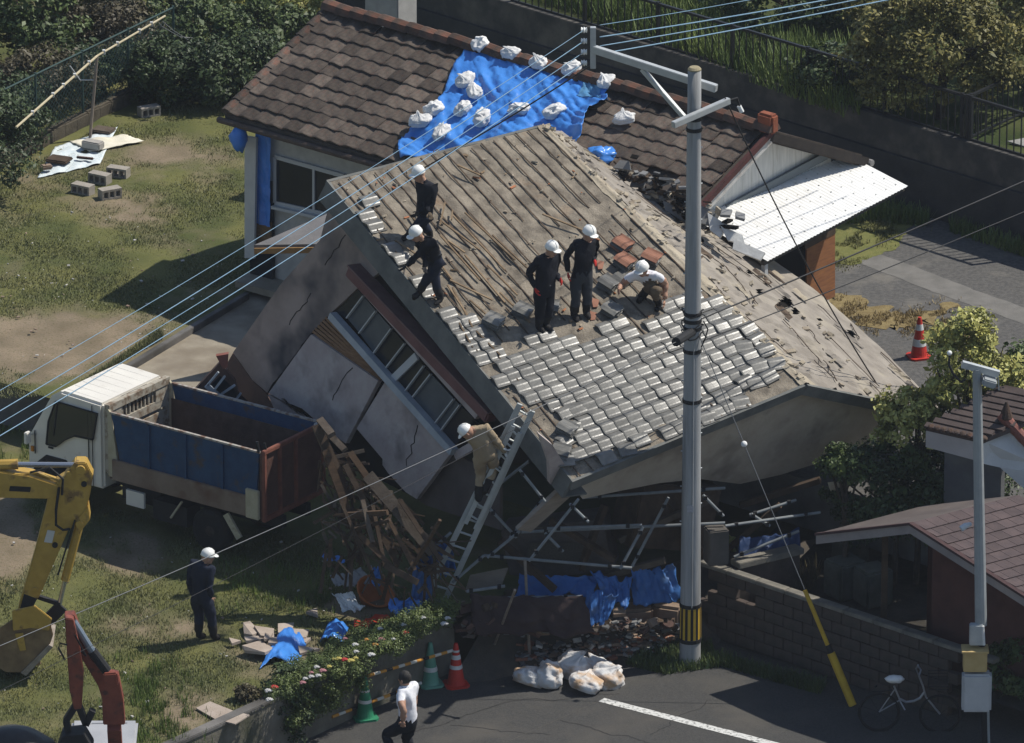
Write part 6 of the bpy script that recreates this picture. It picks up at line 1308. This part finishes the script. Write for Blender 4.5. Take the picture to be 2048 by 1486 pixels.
# right garden ground behind the block wall
g0 = bw0 + bwn * .05
def gg(u, v):
    p = g0 + bwd * (u * 12 - 2.2 * v) + bwn * (v * 6.0); return V(p.x, p.y, -.42 + .05 * fbm(p, 1))
tag(MB().sheet(gg, 30, 20).build('garden_ground', mat('shade_dark_soil', (.03, .027, .022), (.055, .048, .038), 3, rough=1, bump=.6), smooth=True), kind='structure')  # soil colour darkened to put the garden's shade into it
boxy('dark_planter', G(1690, 1190, -.4), (.55, .5, .62), .6, mat('dark_block', (.07, .075, .06), (.11, .115, .095), 4), 'dark grey green block left of the pair by the shed', 'block', bevel=.04)
boxy('dark_planter', G(1745, 1205, -.4), (.5, .5, .62), .5, MATS['dark_block'], 'dark grey green block right of the pair by the shed', 'block', bevel=.04)
boxy('stone_lantern', G(1700, 1125, -.4), (.5, .45, .5), .5, MATS['dark_block'], 'dim stone block standing behind the pair by the shed', 'stone', bevel=.06)
# ------------------------------------------------------------------ shed with the red shingle roof
el, ap_, er, rb_, lb_ = G(1637, 1066, 1.6), G(1826, 1045, 2.22), G(2120, 1232, 1.63), G(2037, 990, 2.22), G(1838, 990, 1.6)
shd = thing('shed', 'dark shed with a reddish shingle roof behind the block wall', 'shed', V(el.x, el.y, -.45))
rdir = rb_ - ap_; erb = er + rdir
M_sh = mat('red_shingle', (.068, .05, .05), (.092, .066, .064), 5, rough=.8, bump=.2, rand=.14); M_shl = mat('dull_shed_roof', (.085, .07, .065), (.12, .1, .09), 2, rough=.85, bump=.1)
M_fas = mat('pink_grey_fascia', (.22, .195, .19), (.28, .25, .24), 3, rough=.8)
MB().prism([el, ap_, rb_, el + (rb_ - ap_)], -UP * .06).build('left_roof', M_shl, shd); MB().prism([ap_, er, erb, rb_], -UP * .06).build('right_roof', M_shl, shd)
nr_, nc_ = 13, 9; nrm = (er - ap_).cross(rdir).normalized(); nrm = nrm if nrm.z > 0 else -nrm
for i in range(nr_):
    for j in range(nc_ + 1):
        f0, f1 = i / nr_, (i + 1.12) / nr_; o_ = (.5 if i % 2 else 0); u0, u1 = max(0, (j - o_) / nc_), min(1, (j + 1 - o_ - .03) / nc_)
        if u1 <= u0: continue
        q = lambda f, u, l: ap_ + (er - ap_) * f + rdir * u + nrm * l
        MB().prism([q(f0, u0, .006), q(f0, u1, .006), q(f1, u1, .024), q(f1, u0, .024)], -nrm * .012).build('shingle', M_sh, shd)
for a, b in ((el, ap_), (ap_, er)):
    MB().prism([a - UP * .01, b - UP * .01, b - UP * .18, a - UP * .18], (rdir.normalized()) * -.05).build('fascia', M_fas, shd)
    MB().prism([a + UP * .012, b + UP * .012, b - UP * .03, a - UP * .03], (rdir.normalized()) * -.08).build('drip_edge', mat('maroon_edge', (.05, .028, .028), (.07, .038, .037), 4), shd)
ins_ = rdir.normalized() * .8; gv = (er - el); gv.z = 0; gv.normalize()
eL2, eR2 = el + gv * .55 + ins_, er - gv * .4 + ins_
MB().prism([V(eL2.x + gv.x * .9, eL2.y + gv.y * .9, -.5), V(eR2.x, eR2.y, -.5), V(eR2.x, eR2.y, 1.58), ap_ + ins_ - UP * .12, eL2 + gv * .9 - V(0, 0, -.22)], rdir.normalized() * .1).build('gable_wall', mat('dark_red_wall', (.075, .033, .027), (.10, .045, .036), 3, rough=.9), shd)
MB().bar(V(eL2.x, eL2.y, -.5), eL2 - UP * .06, .1, .1).build('post', M_timd, shd); 
MB().prism([V(eL2.x + gv.x * .9, eL2.y + gv.y * .9, -.5), eL2 + gv * .9 + UP * .1, eL2 + gv * .9 + rdir * .9 + UP * .1, V((eL2 + gv * .9 + rdir * .9).x, (eL2 + gv * .9 + rdir * .9).y, -.5)], gv * .1).build('side_wall', MATS['dark_red_wall'], shd)
bkq = eL2 + rdir.normalized() * 1.5
MB().prism([V(bkq.x, bkq.y, -.5), V(bkq.x + gv.x * 1.0, bkq.y + gv.y * 1.0, -.5), V(bkq.x + gv.x * 1.0, bkq.y + gv.y * 1.0, 1.6), V(bkq.x, bkq.y, 1.5)], rdir.normalized() * .06).build('bay_shade_wall', M_timd, shd)  # dark wall added so that the open bay looks shaded
# ------------------------------------------------------------------ corner of the neighbouring house
nz = 2.7; n0, n1, n2, n3 = G(1852, 852, nz), G(1966, 878, nz), G(2160, 800, nz + .5), G(2010, 770, nz + .5)
nb = thing('neighbour_house', 'corner of a white house with a brown tiled roof at the right edge', 'house', V(n1.x, n1.y, 0))
MB().prism([n0, n1, n2, n3], -UP * .08).build('roof', mat('brown_roof', (.062, .046, .043), (.09, .068, .062), 4, rough=.8), nb)
nw_ = (n1 - n0).normalized(); up2 = (n3 - n0); nn2 = nw_.cross(up2).normalized(); nn2 = nn2 if nn2.z > 0 else -nn2; upd = nn2.cross(nw_); upd = upd if upd.z > 0 else -upd
for j in range(9): MB().bar(n0 + (n3 - n0) * (j / 9) + nn2 * .03, n1 + (n2 - n1) * (j / 9) + nn2 * .03, .1, .04, nn2).build('tile_course', MATS['brown_roof'], nb)
for k in range(9): MB().lump(n1.lerp(n0, k / 9) + nn2 * .01, (.08, .08, .05), k, .1).build('eave_tile', M_rust, nb)
MB().prism([n0 - UP * .08, n1 - UP * .08, n1 - UP * .4, n0 - UP * .36], D2 * .05).build('fascia', mat('pink_white_board', (.38, .35, .34), (.44, .41, .4), 3), nb)
g1_, g2_ = G(2012, 846, nz + .18), G(2110, 950, nz - .6)
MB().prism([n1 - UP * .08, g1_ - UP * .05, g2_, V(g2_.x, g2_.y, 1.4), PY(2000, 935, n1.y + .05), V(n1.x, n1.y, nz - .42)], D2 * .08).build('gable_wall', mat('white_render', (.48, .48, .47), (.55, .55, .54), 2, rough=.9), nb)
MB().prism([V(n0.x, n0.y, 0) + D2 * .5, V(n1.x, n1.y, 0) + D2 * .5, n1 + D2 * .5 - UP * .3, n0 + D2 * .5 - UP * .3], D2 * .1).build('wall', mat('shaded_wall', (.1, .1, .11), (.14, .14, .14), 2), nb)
for k in range(7):
    f = k / 6; p = g1_.lerp(g2_, f) + UP * .06; MB().lathe([(.09, -.12), (.1, 0), (.09, .12), (0, .13)], p, 10, ((g2_ - g1_).to_track_quat('Z', 'Y').to_matrix())).build('verge_tile', mat('red_verge', (.17, .06, .045), (.22, .09, .07), 5, rough=.6), nb)
MB().lathe([(.06, -.1), (.11, 0), (.07, .12), (.02, .26)], g1_ + UP * .1, 10).build('ridge_ornament', M_rust, nb)
# ------------------------------------------------------------------ street light pole
sl0 = G(1972, 1500, ZR); slt = PY(1954, 738, sl0.y)
sp_ = thing('lamp_pole', 'slim grey steel lamp pole with meter boxes at the right', 'lamp pole', sl0)
M_lp = mat('lamp_steel', (.25, .27, .28), (.31, .33, .335), 3, rough=.45, spec=.5, bump=.03)
k_ = PY(1962, 1250, sl0.y)
MB().tube([k_, slt], [.095, .07], 12).build('shaft', M_lp, sp_); MB().tube([sl0, k_], .06, 10).build('lower_shaft', M_chas, sp_)
MB().bar(PY(1924, 728, sl0.y), PY(1998, 748, sl0.y), .09, .1).build('crossarm', M_galv, sp_)
MB().box(PY(1978, 762, sl0.y - .05), (.22, .3, .12), Matrix.Rotation(.3, 3, 'Y')).build('lamp_head', M_lp, sp_, bevel=.02); MB().bar(PY(1996, 750, sl0.y), PY(1998, 780, sl0.y), .02, .02).build('lamp_bracket', M_galv, sp_)
MB().tube([PY(1932, 758, sl0.y), PY(1922, 764, sl0.y), PY(1908, 750, sl0.y), PY(1898, 730, sl0.y), PY(1899, 708, sl0.y)], .02, 6).build('cable_loop', M_dwire, sp_); MB().lump(PY(1899, 706, sl0.y), (.04, .04, .04), 1, 0).build('insulator', MATS['porcelain'], sp_)
MB().tube([PY(1942, 1048, sl0.y), PY(1930, 1052, sl0.y - .05), PY(1922, 1058, sl0.y - .08)], [.03, .05, .05], 8).build('camera', mat('pale_plastic', (.5, .52, .54)), sp_)
MB().box(PY(1953, 1268, sl0.y - .06), (.22, .14, .34)).build('switch_box', M_galv, sp_, bevel=.015); MB().tube([PY(1966, 1252, sl0.y - .12), PY(1968, 1290, sl0.y - .12)], .025, 6).build('conduit', M_bag, sp_)
MB().box(PY(1950, 1318, sl0.y - .08), (.37, .26, .34)).build('yellow_box', mat('ochre_box', (.42, .30, .12), (.5, .37, .17), 4), sp_, bevel=.012); MB().box(PY(1950, 1298, sl0.y - .1), (.42, .32, .03)).build('box_lid', MATS['ochre_box'], sp_)
MB().box(PY(1953, 1382, sl0.y - .1), (.46, .24, .64)).build('meter_box', mat('grey_meter_box', (.40, .41, .42), (.46, .47, .475), 4, rough=.5), sp_, bevel=.035)
MB().tube([PY(1976, 1410, sl0.y - .05), PY(1978, 1500, sl0.y - .05)], .022, 6).build('conduit', M_lp, sp_)
# ------------------------------------------------------------------ bicycle
by = G(1825, 1462, ZR).y; BJ = lambda px, py, o=0.0: PY(px, py, by + o)
bc = thing('bicycle', 'silver framed city bicycle with a white saddle bag in the shade', 'bicycle', G(1825, 1460, ZR))
M_sil = mat('bike_silver', (.33, .34, .36), rough=.3, metal=.6, bump=0); M_bk = mat('bike_black', (.015, .015, .016), rough=.5, bump=0)
def torus(c, R, r, n=28): return [c + V(R * math.cos(2 * PI * k / n), 0, R * math.sin(2 * PI * k / n)) for k in range(n + 1)]
for cx, cy in ((1758, 1424), (1880, 1428)):
    c = BJ(cx, cy); w = MB().tube(torus(c, .32, .02), .018, 6).build('wheel', M_bk, bc); MB().tube(torus(c, .295, .01), .008, 5).build('rim', M_bk, w); sp2 = MB()
    for k in range(9): sp2.tube([c, c + V(.3 * math.cos(k * .7), 0, .3 * math.sin(k * .7))], .003, 4)
    sp2.build('spoke', M_bk, w)
MB().tube([BJ(1838, 1352), BJ(1846, 1372), BJ(1852, 1394), BJ(1870, 1416), BJ(1880, 1428)], .016, 8).build('fork', M_sil, bc)
MB().tube([BJ(1849, 1384), BJ(1840, 1396), BJ(1828, 1402), BJ(1812, 1404), BJ(1800, 1398)], .02, 8).build('frame', M_sil, bc); MB().tube([BJ(1788, 1372), BJ(1800, 1400)], .016, 8).tube([BJ(1800, 1400), BJ(1758, 1424)], .012, 6).tube([BJ(1790, 1378), BJ(1758, 1424)], .01, 6).build('rear_frame', M_sil, bc)
MB().lump(BJ(1790, 1358), (.15, .09, .06), 3, .2).build('saddle', M_bag, bc, smooth=True)
MB().tube([BJ(1838, 1352), BJ(1832, 1338, -.1), BJ(1836, 1330, -.25)], .013, 6).tube([BJ(1838, 1352), BJ(1842, 1340, .1), BJ(1836, 1332, .25)], .013, 6).build('handlebar', M_sil, bc)
bk_ = MB()
for k in range(5):
    z = k * .05; bk_.tube([BJ(1850, 1372) + V(x, y, z) for x, y in ((.05, -.15), (.36, -.15), (.36, .15), (.05, .15), (.05, -.15))], .006, 4)
bk_.build('basket', M_bk, bc); MB().tube([BJ(1745, 1384), BJ(1784, 1380)], .012, 6).tube([BJ(1750, 1372), BJ(1752, 1374)], .03, 6).build('rear_rack', M_bk, bc)
MB().tube([BJ(1800, 1402, -.05), BJ(1810, 1420, -.12)], .012, 6).build('stand', M_sil, bc)

# ------------------------------------------------------------------ trees, shrubs, flowers and grass
def leafmat(nm, c1, c2): return mat(nm, c1, c2, attr='tint', rough=.55, spec=.35, bump=0)
L_DK = leafmat('leaf_dark', (.018, .032, .012), (.062, .092, .027)); L_MD = leafmat('leaf_mid', (.028, .05, .015), (.10, .135, .035)); L_YG = leafmat('leaf_golden', (.06, .062, .016), (.23, .20, .055)); L_LT = leafmat('leaf_light', (.14, .155, .035), (.50, .47, .14)); L_BR = leafmat('leaf_brownish', (.045, .036, .02), (.10, .085, .04)); L_GR = leafmat('blade_green', (.066, .08, .027), (.185, .185, .074))
M_bark = mat('bark', (.05, .038, .028), (.09, .07, .05), 8, rough=1, bump=.6)
def plant(name, label, cat, base, c, rad, n, lsz, m, clumps=36, cr=.3, trunk=.06, group=None, shell=.45, droop=0.0, limbs=5):
    t = thing(name, label, cat, base, group); c = Vector(c)
    P, Nn, ct = crown_points(c, rad, n, clumps, cr, shell); tint = np.clip(ct * .6 + .4 * rng.random(n), 0, 1); sz = lsz * np.exp(rng.normal(size=n) * .38)
    np_quads('crown', leaf_quads(P, Nn, sz, sz * .55, droop), m, t, tint)
    tk = MB().tube([base - UP * .1, base.lerp(c, .5) + V(.04, .02, 0), c], [trunk, trunk * .75, trunk * .45], 8)
    for k in range(limbs):
        a = 2 * PI * k / limbs + .4; d = V(math.cos(a) * rad[0], math.sin(a) * rad[1], rad[2] * .35) * .75; s0 = base.lerp(c, .45 + .4 * k / limbs); tk.tube([s0, s0.lerp(c + d, .5) + UP * .05, c + d], [trunk * .55, trunk * .35, trunk * .15], 6)
    tk.build('trunk', M_bark, t); return t
def at(px, py, z): return G(px, py, z)
def bush(px, py, z0, w, h, dep, n, lsz, m, name, label, cat='shrub', **k):
    b = at(px, py, z0); c = b + UP * h * .52; return plant(name, label, cat, b, c, (w / 2, dep / 2, h / 2), n, lsz, m, **k)
bush(40, 150, ZU, 2.6, 2.3, 1.8, 12000, .085, L_MD, 'leafy_tree', 'leafy dark green tree in the top left corner', 'tree', clumps=80, cr=.28)
bush(-10, 395, ZU, 1.5, 1.9, 1.8, 9000, .06, L_DK, 'ivy_hedge', 'dark small leaved hedge at the left edge of the lawn', 'hedge', clumps=60, cr=.25)
bush(10, 285, ZU, 1.7, 1.2, 2.2, 7000, .06, L_DK, 'ivy_shrub', 'dark ivy growing over the mesh fence at the left', clumps=50, cr=.25)
bush(100, 222, ZU, 2.0, 1.1, 1.8, 8000, .06, L_BR, 'dry_shrub', 'brownish dry shrub behind the clothes pole', clumps=60, cr=.22)
bush(165, 190, ZU, 1.4, .9, 1.4, 5000, .06, L_DK, 'ivy_shrub', 'dark ivy on the mesh fence right of the post', clumps=45, cr=.2)
bush(225, 130, ZU, 1.9, 1.2, 1.8, 8000, .06, L_BR, 'dry_shrub', 'brown green thicket above the end of the clothes pole', clumps=60, cr=.24)
bush(265, 195, ZU, 1.1, 1.0, 1.2, 6000, .055, L_DK, 'dark_shrub', 'dark shrub along the mesh fence beside the lone block', clumps=45, cr=.2)
bush(345, 205, ZU, 1.5, 1.2, 1.4, 9000, .065, L_DK, 'dark_shrub', 'large dark shrub at the far corner of the lawn', clumps=65, cr=.22)
bush(430, 205, ZU, 1.6, 1.15, 1.4, 9000, .065, L_DK, 'dark_shrub', 'dark shrub between the lawn corner and the tiled house', clumps=65, cr=.22)
bush(510, 190, ZU, 1.4, 1.1, 1.4, 7000, .065, L_DK, 'dark_shrub', 'dark shrub tucked behind the left gable of the tiled house', clumps=50, cr=.22)
bush(390, 120, ZU, 2.2, 1.2, 1.6, 8000, .07, L_MD, 'green_shrub', 'sunlit green shrub behind the dark ones at the top', clumps=60, cr=.22)
bush(520, 105, ZU, 2.0, .9, 1.6, 7000, .07, L_MD, 'green_shrub', 'mottled green low shrub left of the tiled roof ridge', clumps=60, cr=.2)
bush(570, 45, ZU, 2.2, .8, 1.6, 7000, .065, L_LT, 'green_shrub', 'bright green shrub at the top edge by the ridge end', clumps=60, cr=.2)
bush(455, 40, ZU, 1.8, .9, 1.6, 6000, .065, L_MD, 'green_shrub', 'green shrub at the top edge above the sunlit ones', clumps=50, cr=.2)
bush(320, 55, ZU, 2.2, 1.4, 1.8, 9000, .07, L_DK, 'dark_shrub', 'dark thicket at the top edge left of the bright shrubs', clumps=60, cr=.25)
bush(180, 40, ZU, 2.2, 1.3, 1.8, 8000, .065, L_BR, 'dry_shrub', 'dry brownish thicket at the top edge', clumps=60, cr=.22)
bush(1880, 232, ZT, 3.3, 2.4, 2.0, 22000, .07, L_YG, 'golden_tree', 'large golden green leafy tree at the upper right', 'tree', clumps=150, cr=.28, trunk=.1)
bush(2060, 175, ZT, 2.0, 2.6, 2.0, 11000, .07, L_YG, 'golden_tree', 'second golden green tree at the far right edge', 'tree', clumps=90, cr=.28, trunk=.1)
bush(1770, 60, ZT, 2.6, 1.6, 2.0, 9000, .07, L_YG, 'golden_tree', 'golden green tree behind the large one at the top edge', 'tree', clumps=80, cr=.28, trunk=.08)
bush(1580, 60, ZT, 3.0, 1.3, 2.0, 9000, .08, L_DK, 'dark_thicket', 'dark thicket above the iron fence at the top', clumps=70, cr=.28)
bush(1400, -5, ZT, 2.6, 1.0, 1.6, 6000, .08, L_DK, 'dark_thicket', 'dark thicket at the top edge behind the blue cables', clumps=50, cr=.28)
bush(1680, 190, ZT, 1.6, .9, 1.2, 5500, .07, L_DK, 'dark_thicket', 'dark low thicket left of the golden tree', clumps=45, cr=.22)
def bush2(px, py, y, w, h, dep, z0, n, lsz, m, name, label, cat='shrub', **k):
    c = PY(px, py, y); b = V(c.x, c.y, z0); return plant(name, label, cat, b, c, (w / 2, dep / 2, h / 2), n, lsz, m, **k)
bush2(1935, 730, -8.4, 1.7, 1.9, 1.5, -.4, 12000, .065, L_LT, 'light_green_tree', 'bright yellow green tree beside the lamp pole top', 'tree', clumps=75, cr=.2, shell=.35)  # sunlit top of the tree, the sun put into paler leaves
bush2(1990, 800, -8.2, 1.2, 1.2, 1.2, -.4, 6000, .065, L_LT, 'light_green_tree', 'yellow green foliage right of the lamp pole above the neighbour roof', 'tree', clumps=45, cr=.2)
bush2(1838, 835, -8.5, 1.5, 1.0, 1.1, -.4, 6500, .065, L_LT, 'light_green_shrub', 'sunlit lower shrub overlapping the grey roof corner', 'shrub', clumps=50, cr=.18)
bush2(2055, 770, -6.8, 1.1, 1.3, 1.2, 0, 6000, .065, L_MD, 'green_shrub', 'darker green shrub at the right edge behind the neighbour roof', clumps=45, cr=.22)
bush2(1790, 985, -8.5, 2.5, 1.9, 1.4, -.4, 15000, .07, L_DK, 'dark_tree', 'broad dark tree between the gable and the shed', 'tree', clumps=90, cr=.26)  # shaded lower part of the crown, its shade put into dark leaves
bush2(1910, 960, -8.1, 1.9, 1.6, 1.3, -.4, 8000, .07, L_DK, 'dark_tree', 'dark tree behind the shed roof under the neighbour eave', 'tree', clumps=60, cr=.26)
bush2(1690, 930, -8.9, .8, .6, .6, -.4, 2600, .065, L_MD, 'green_shrub', 'leafy shrub at the right foot of the gable wall', clumps=26, cr=.16)
bush(2030, 1400, -.5, .8, 1.0, .8, 2600, .08, L_MD, 'ivy_shrub', 'leafy shrub beside the meter boxes at the right edge', clumps=22, cr=.2)
bush(1972, 1300, -.3, .12, 1.5, .14, 420, .05, L_MD, 'climbing_vine', 'thin climbing vine on the lamp pole', 'vine', clumps=20, cr=.06, trunk=.012, limbs=2)
bush(572, 1490, ZR, .72, 1.25, .6, 7000, .05, L_DK, 'conifer_bush', 'dense dark conifer bush at the lower edge by the low wall', clumps=50, cr=.16, shell=.25)
bush(495, 1405, -.05, .38, .3, .3, 1000, .05, L_BR, 'dry_shrub', 'small reddish shrub at the edge of the low wall', clumps=14, cr=.1)
for (x, y, lb) in [(1428, 1148, 'upright yellow green plant left of two behind the block wall'), (1462, 1138, 'upright yellow green plant right of two behind the block wall')]:
    bush(x, y, -.4, .18, .62, .16, 420, .06, L_LT, 'upright_plant', lb, 'plant', clumps=16, cr=.07, trunk=.012)
for poly_, lb in [([(1645, 935), (1680, 928), (1672, 944), (1650, 948)], 'pale scrap with sunlight in its colour under the gable corner'), ([(1655, 965), (1702, 958), (1690, 976), (1660, 980)], 'second pale scrap with sunlight in its colour, lower under the gable corner')]:
    slab_at(poly_, -8.75, 'bright_scrap', lb, mat('sunlit_scrap', (.45, .4, .3), (.36, .3, .22), 9), cat='board')  # pale colour stands in for sun on scraps lying in the dark
# flower bed over the low wall
fb = thing('flower_bed', 'dense green flower bed with red, white and yellow blooms over the low wall', 'flower bed', G(720, 1320, 0))
pts = []; nn_ = []; tt_ = []
for k in range(330):
    f = rng.random(); x = 560 + 330 * f + rng.normal() * 14; y = 1392 - 150 * f - 22 + rng.normal() * 12; hang = rng.random() < .35 and f < .42; c = np.array(G(x, y, .08 + .34 * rng.random())) if not hang else np.array(G(x, y + 8, .05)) + np.array(D1) * .16 + np.array([0, 0, -.5 * rng.random() * (1.2 - f)]); n = 250; r = .09 + .11 * rng.random(); q = unit(rng.normal(size=(n, 3))) * (rng.random((n, 1)) ** .5) * r
    pts.append(c + q); nn_.append(unit(q + rng.normal(size=(n, 3)) * .05 + np.array([0, 0, .08]))); tt_.append(np.full(n, rng.random()))
P = np.concatenate(pts); Nn = np.concatenate(nn_); tt_ = np.concatenate(tt_); sz = .036 * (.6 + .8 * rng.random(len(P)))
np_quads('foliage', leaf_quads(P, Nn, sz, sz * .5), leafmat('leaf_bed', (.04, .065, .016), (.13, .165, .04)), fb, np.clip(tt_ * .6 + .4 * rng.random(len(P)), 0, 1))
FLC = dict(r=(.42, .03, .03), w=(.5, .49, .47), y=(.45, .38, .1), p=(.38, .17, .18), o=(.45, .22, .05))
FL = [(811, 1264, 'r'), (786, 1277, 'w'), (762, 1278, 'p'), (750, 1288, 'o'), (742, 1308, 'w'), (710, 1288, 'w'), (712, 1302, 'w'), (711, 1315, 'y'), (701, 1320, 'y'), (689, 1318, 'r'), (677, 1316, 'y'), (668, 1317, 'y'), (658, 1332, 'y'), (633, 1333, 'w'), (622, 1344, 'p'), (636, 1350, 'w'), (622, 1352, 'w'), (610, 1356, 'w'), (605, 1364, 'p'),
      (548, 1373, 'r'), (536, 1380, 'w'), (538, 1398, 'w'), (807, 1248, 'w'), (846, 1234, 'w'), (895, 1235, 'w'), (888, 1246, 'w'), (760, 1256, 'w'), (733, 1278, 'o'), (645, 1340, 'p'), (690, 1276, 'p')]
NAMES = dict(r='red bloom', w='white bloom', y='yellow bloom', p='pink bloom', o='orange bloom')
for i, (x, y, c) in enumerate(FL):
    p = G(x, y + 2, .44); mb = MB(); s = .04 + .025 * random.random()
    for k in range(9):
        a = k * 2.4; r = s * (.25 + .55 * (k / 9)); mb.lump(p + V(math.cos(a) * r, math.sin(a) * r, .02 * (1 - k / 9)), (s * .45, s * .45, s * .3), k, .3, 2, None, 6, 4)
    mb.build('flower', mat('petal_' + NAMES[c].split()[0], FLC[c], tuple(q * .75 for q in FLC[c]), 30, rough=.7, bump=0), fb, smooth=True, label=NAMES[c])
lit = MB()
for k in range(260):
    lo = k % 2; x, y = (random.uniform(0, 480), random.uniform(420, 780)) if not lo else (random.uniform(0, 840), random.uniform(1060, 1440))
    if not inpoly(x, y, [(-10, 420), (230, 260), (480, 300), (480, 560), (300, 680), (120, 790), (-10, 760)] if not lo else [(-10, 1000), (640, 1090), (850, 1215), (380, 1470), (-10, 1470)]): continue
    sz_ = .012 + .03 * random.random() ** 3; lit.box(G(x, y, (0 if lo else ZU) + .03), (sz_ * 1.6, sz_, sz_ * .5), Matrix.Rotation(random.random() * 6, 3, 'Z') @ Matrix.Rotation(random.gauss(0, .4), 3, 'X'), random.choice([0, 0, 1]))
tag(lit.build('lawn_litter', [MATS['pale_chip'], MATS['foundation_stone']]), 'small pale chips and litter scattered over the grass', 'litter', None, 'stuff')
# grass blades
def blades(name, polys, n, zf, hgt, m, msk=None, keep=1.0, wid=.007, lean=.5, tint=None, soft=0.0):
    out = []; Ps = []; tn = []
    for poly, share in polys:
        xs = [p[0] for p in poly]; ys = [p[1] for p in poly]; cnt = int(n * share); k = 0
        while k < cnt:
            x, y = random.uniform(min(xs), max(xs)), random.uniform(min(ys), max(ys))
            if not inpoly(x, y, poly): continue
            k += 1
            if soft:
                x += random.gauss(0, soft); y += random.gauss(0, soft * .6)
                if fbm((x / 45, y / 26, 4), 1) < -.05 + .1 * random.random(): continue
            p = G(x, y, zf)
            if msk is not None:
                mk = lawn_mask(p, msk)
                if mk > .25 + .5 * random.random(): continue
            Ps.append((p.x, p.y, zf - .01)); tn.append(max(0, min(1, .5 + .8 * fbm((p.x, p.y, 2), .9))))
    Ps = np.array(Ps); k = len(Ps); a = rng.random(k) * 2 * PI; h = hgt * (.45 + .9 * rng.random(k)); w = wid * (.7 + .6 * rng.random(k))
    dx = np.stack([np.cos(a), np.sin(a), 0 * a], 1); ln = np.stack([np.cos(a + 1.5), np.sin(a + 1.5), 0 * a], 1) * (h * lean * rng.random(k))[:, None]; top = Ps + ln + np.stack([0 * h, 0 * h, h], 1)
    V4 = np.stack([Ps - dx * w[:, None], Ps + dx * w[:, None], top + dx * (w * .25)[:, None], top - dx * (w * .25)[:, None]], 1)
    return tag(np_quads(name, V4, m, None, np.clip(np.array(tn) * .7 + .3 * rng.random(k), 0, 1)), kind='stuff')
UPPOLY = [(-60, 400), (230, 235), (470, 190), (520, 560), (330, 670), (130, 790), (-60, 800)]
blades('grass', [(UPPOLY, 1)], 75000, ZU, .035, L_GR, BARE_UP, lean=1.0)
LOPOLY = [(-40, 870), (120, 1000), (640, 1080), (860, 1220), (560, 1400), (380, 1480), (-40, 1500)]
blades('grass', [(LOPOLY, 1)], 80000, 0, .045, L_GR, BARE_LO, lean=1.0)
blades('tall_grass', [([(240, 1320), (330, 1320), (400, 1486), (230, 1500)], .55), ([(430, 1140), (620, 1130), (680, 1230), (440, 1200)], .25), ([(-20, 880), (110, 880), (90, 960), (-20, 960)], .2)], 9000, 0, .13, leafmat('blade_bright', (.06, .10, .018), (.15, .20, .04)), None, wid=.007, lean=.6, soft=26)
TG = leafmat('blade_tall', (.05, .09, .018), (.20, .25, .07))
blades('tall_grass', [([(1010, -20), (1400, -20), (1500, 110), (1640, 170), (1690, 235), (1390, 122)], .7), ([(1540, 90), (1720, 120), (1720, 230), (1560, 170)], .3)], 9000, ZT, .42, TG, None, wid=.012, lean=.8)
blades('tall_grass', [([(120, 20), (220, 20), (200, 60), (140, 60)], 1)], 900, ZU, .8, TG, None, wid=.012, lean=1.2)
blades('tall_grass', [([(1770, 420), (1860, 440), (1850, 455), (1760, 445)], .4), ([(1900, 450), (2060, 500), (2060, 520), (1900, 465)], .3), ([(1700, 420), (1770, 410), (1760, 440), (1690, 450)], .3)], 2600, ZU, .22, TG, None, wid=.01, lean=.8)
blades('dry_grass', [([(1630, 590), (1700, 605), (1770, 630), (1850, 618), (1910, 600), (1900, 625), (1960, 690), (1860, 665), (1760, 668), (1690, 640)], 1)], 9000, ZU, .05, leafmat('blade_dry', (.14, .10, .045), (.30, .225, .10)), None, wid=.009, lean=1, soft=11)
blades('mown_grass', [([(1640, 530), (1700, 470), (1790, 425), (1850, 445), (1760, 480), (1690, 530)], 1)], 9000, ZU, .05, leafmat('blade_mown', (.085, .09, .028), (.20, .19, .065)), None, wid=.009, lean=1, soft=13)
blades('weeds', [([(135, 788), (150, 782), (326, 676), (318, 664)], 1)], 2600, ZU, .09, L_GR, None, wid=.008, lean=1)
blades('weeds', [([(1250, 1330), (1330, 1290), (1420, 1290), (1440, 1335), (1330, 1350)], .6), ([(1420, 1310), (1650, 1370), (1640, 1390), (1430, 1330)], .4)], 5200, ZR, .14, L_MD, None, wid=.01, lean=.9)
blades('weeds', [([(1460, 1230), (1560, 1150), (1640, 1150), (1600, 1220)], 1)], 1500, -.42, .3, L_BR, None, wid=.01, lean=.5)
sky.sun_disc = False

# ------------------------------------------------------------------ thin summer haze between the helicopter and the street
hzm = bpy.data.materials.new('haze_air'); hzm.use_nodes = True; hn = hzm.node_tree.nodes; hn.clear(); ho = hn.new('ShaderNodeOutputMaterial'); hv = hn.new('ShaderNodeVolumePrincipled')
hv.inputs['Density'].default_value = HAZE; hv.inputs['Color'].default_value = (.78, .86, 1.0, 1); hv.inputs['Anisotropy'].default_value = 0.2; hzm.node_tree.links.new(hv.outputs[0], ho.inputs['Volume'])
hz = MB().box((0, 30, 27), (330, 400, 60)).build('haze', hzm); tag(hz, kind='stuff')
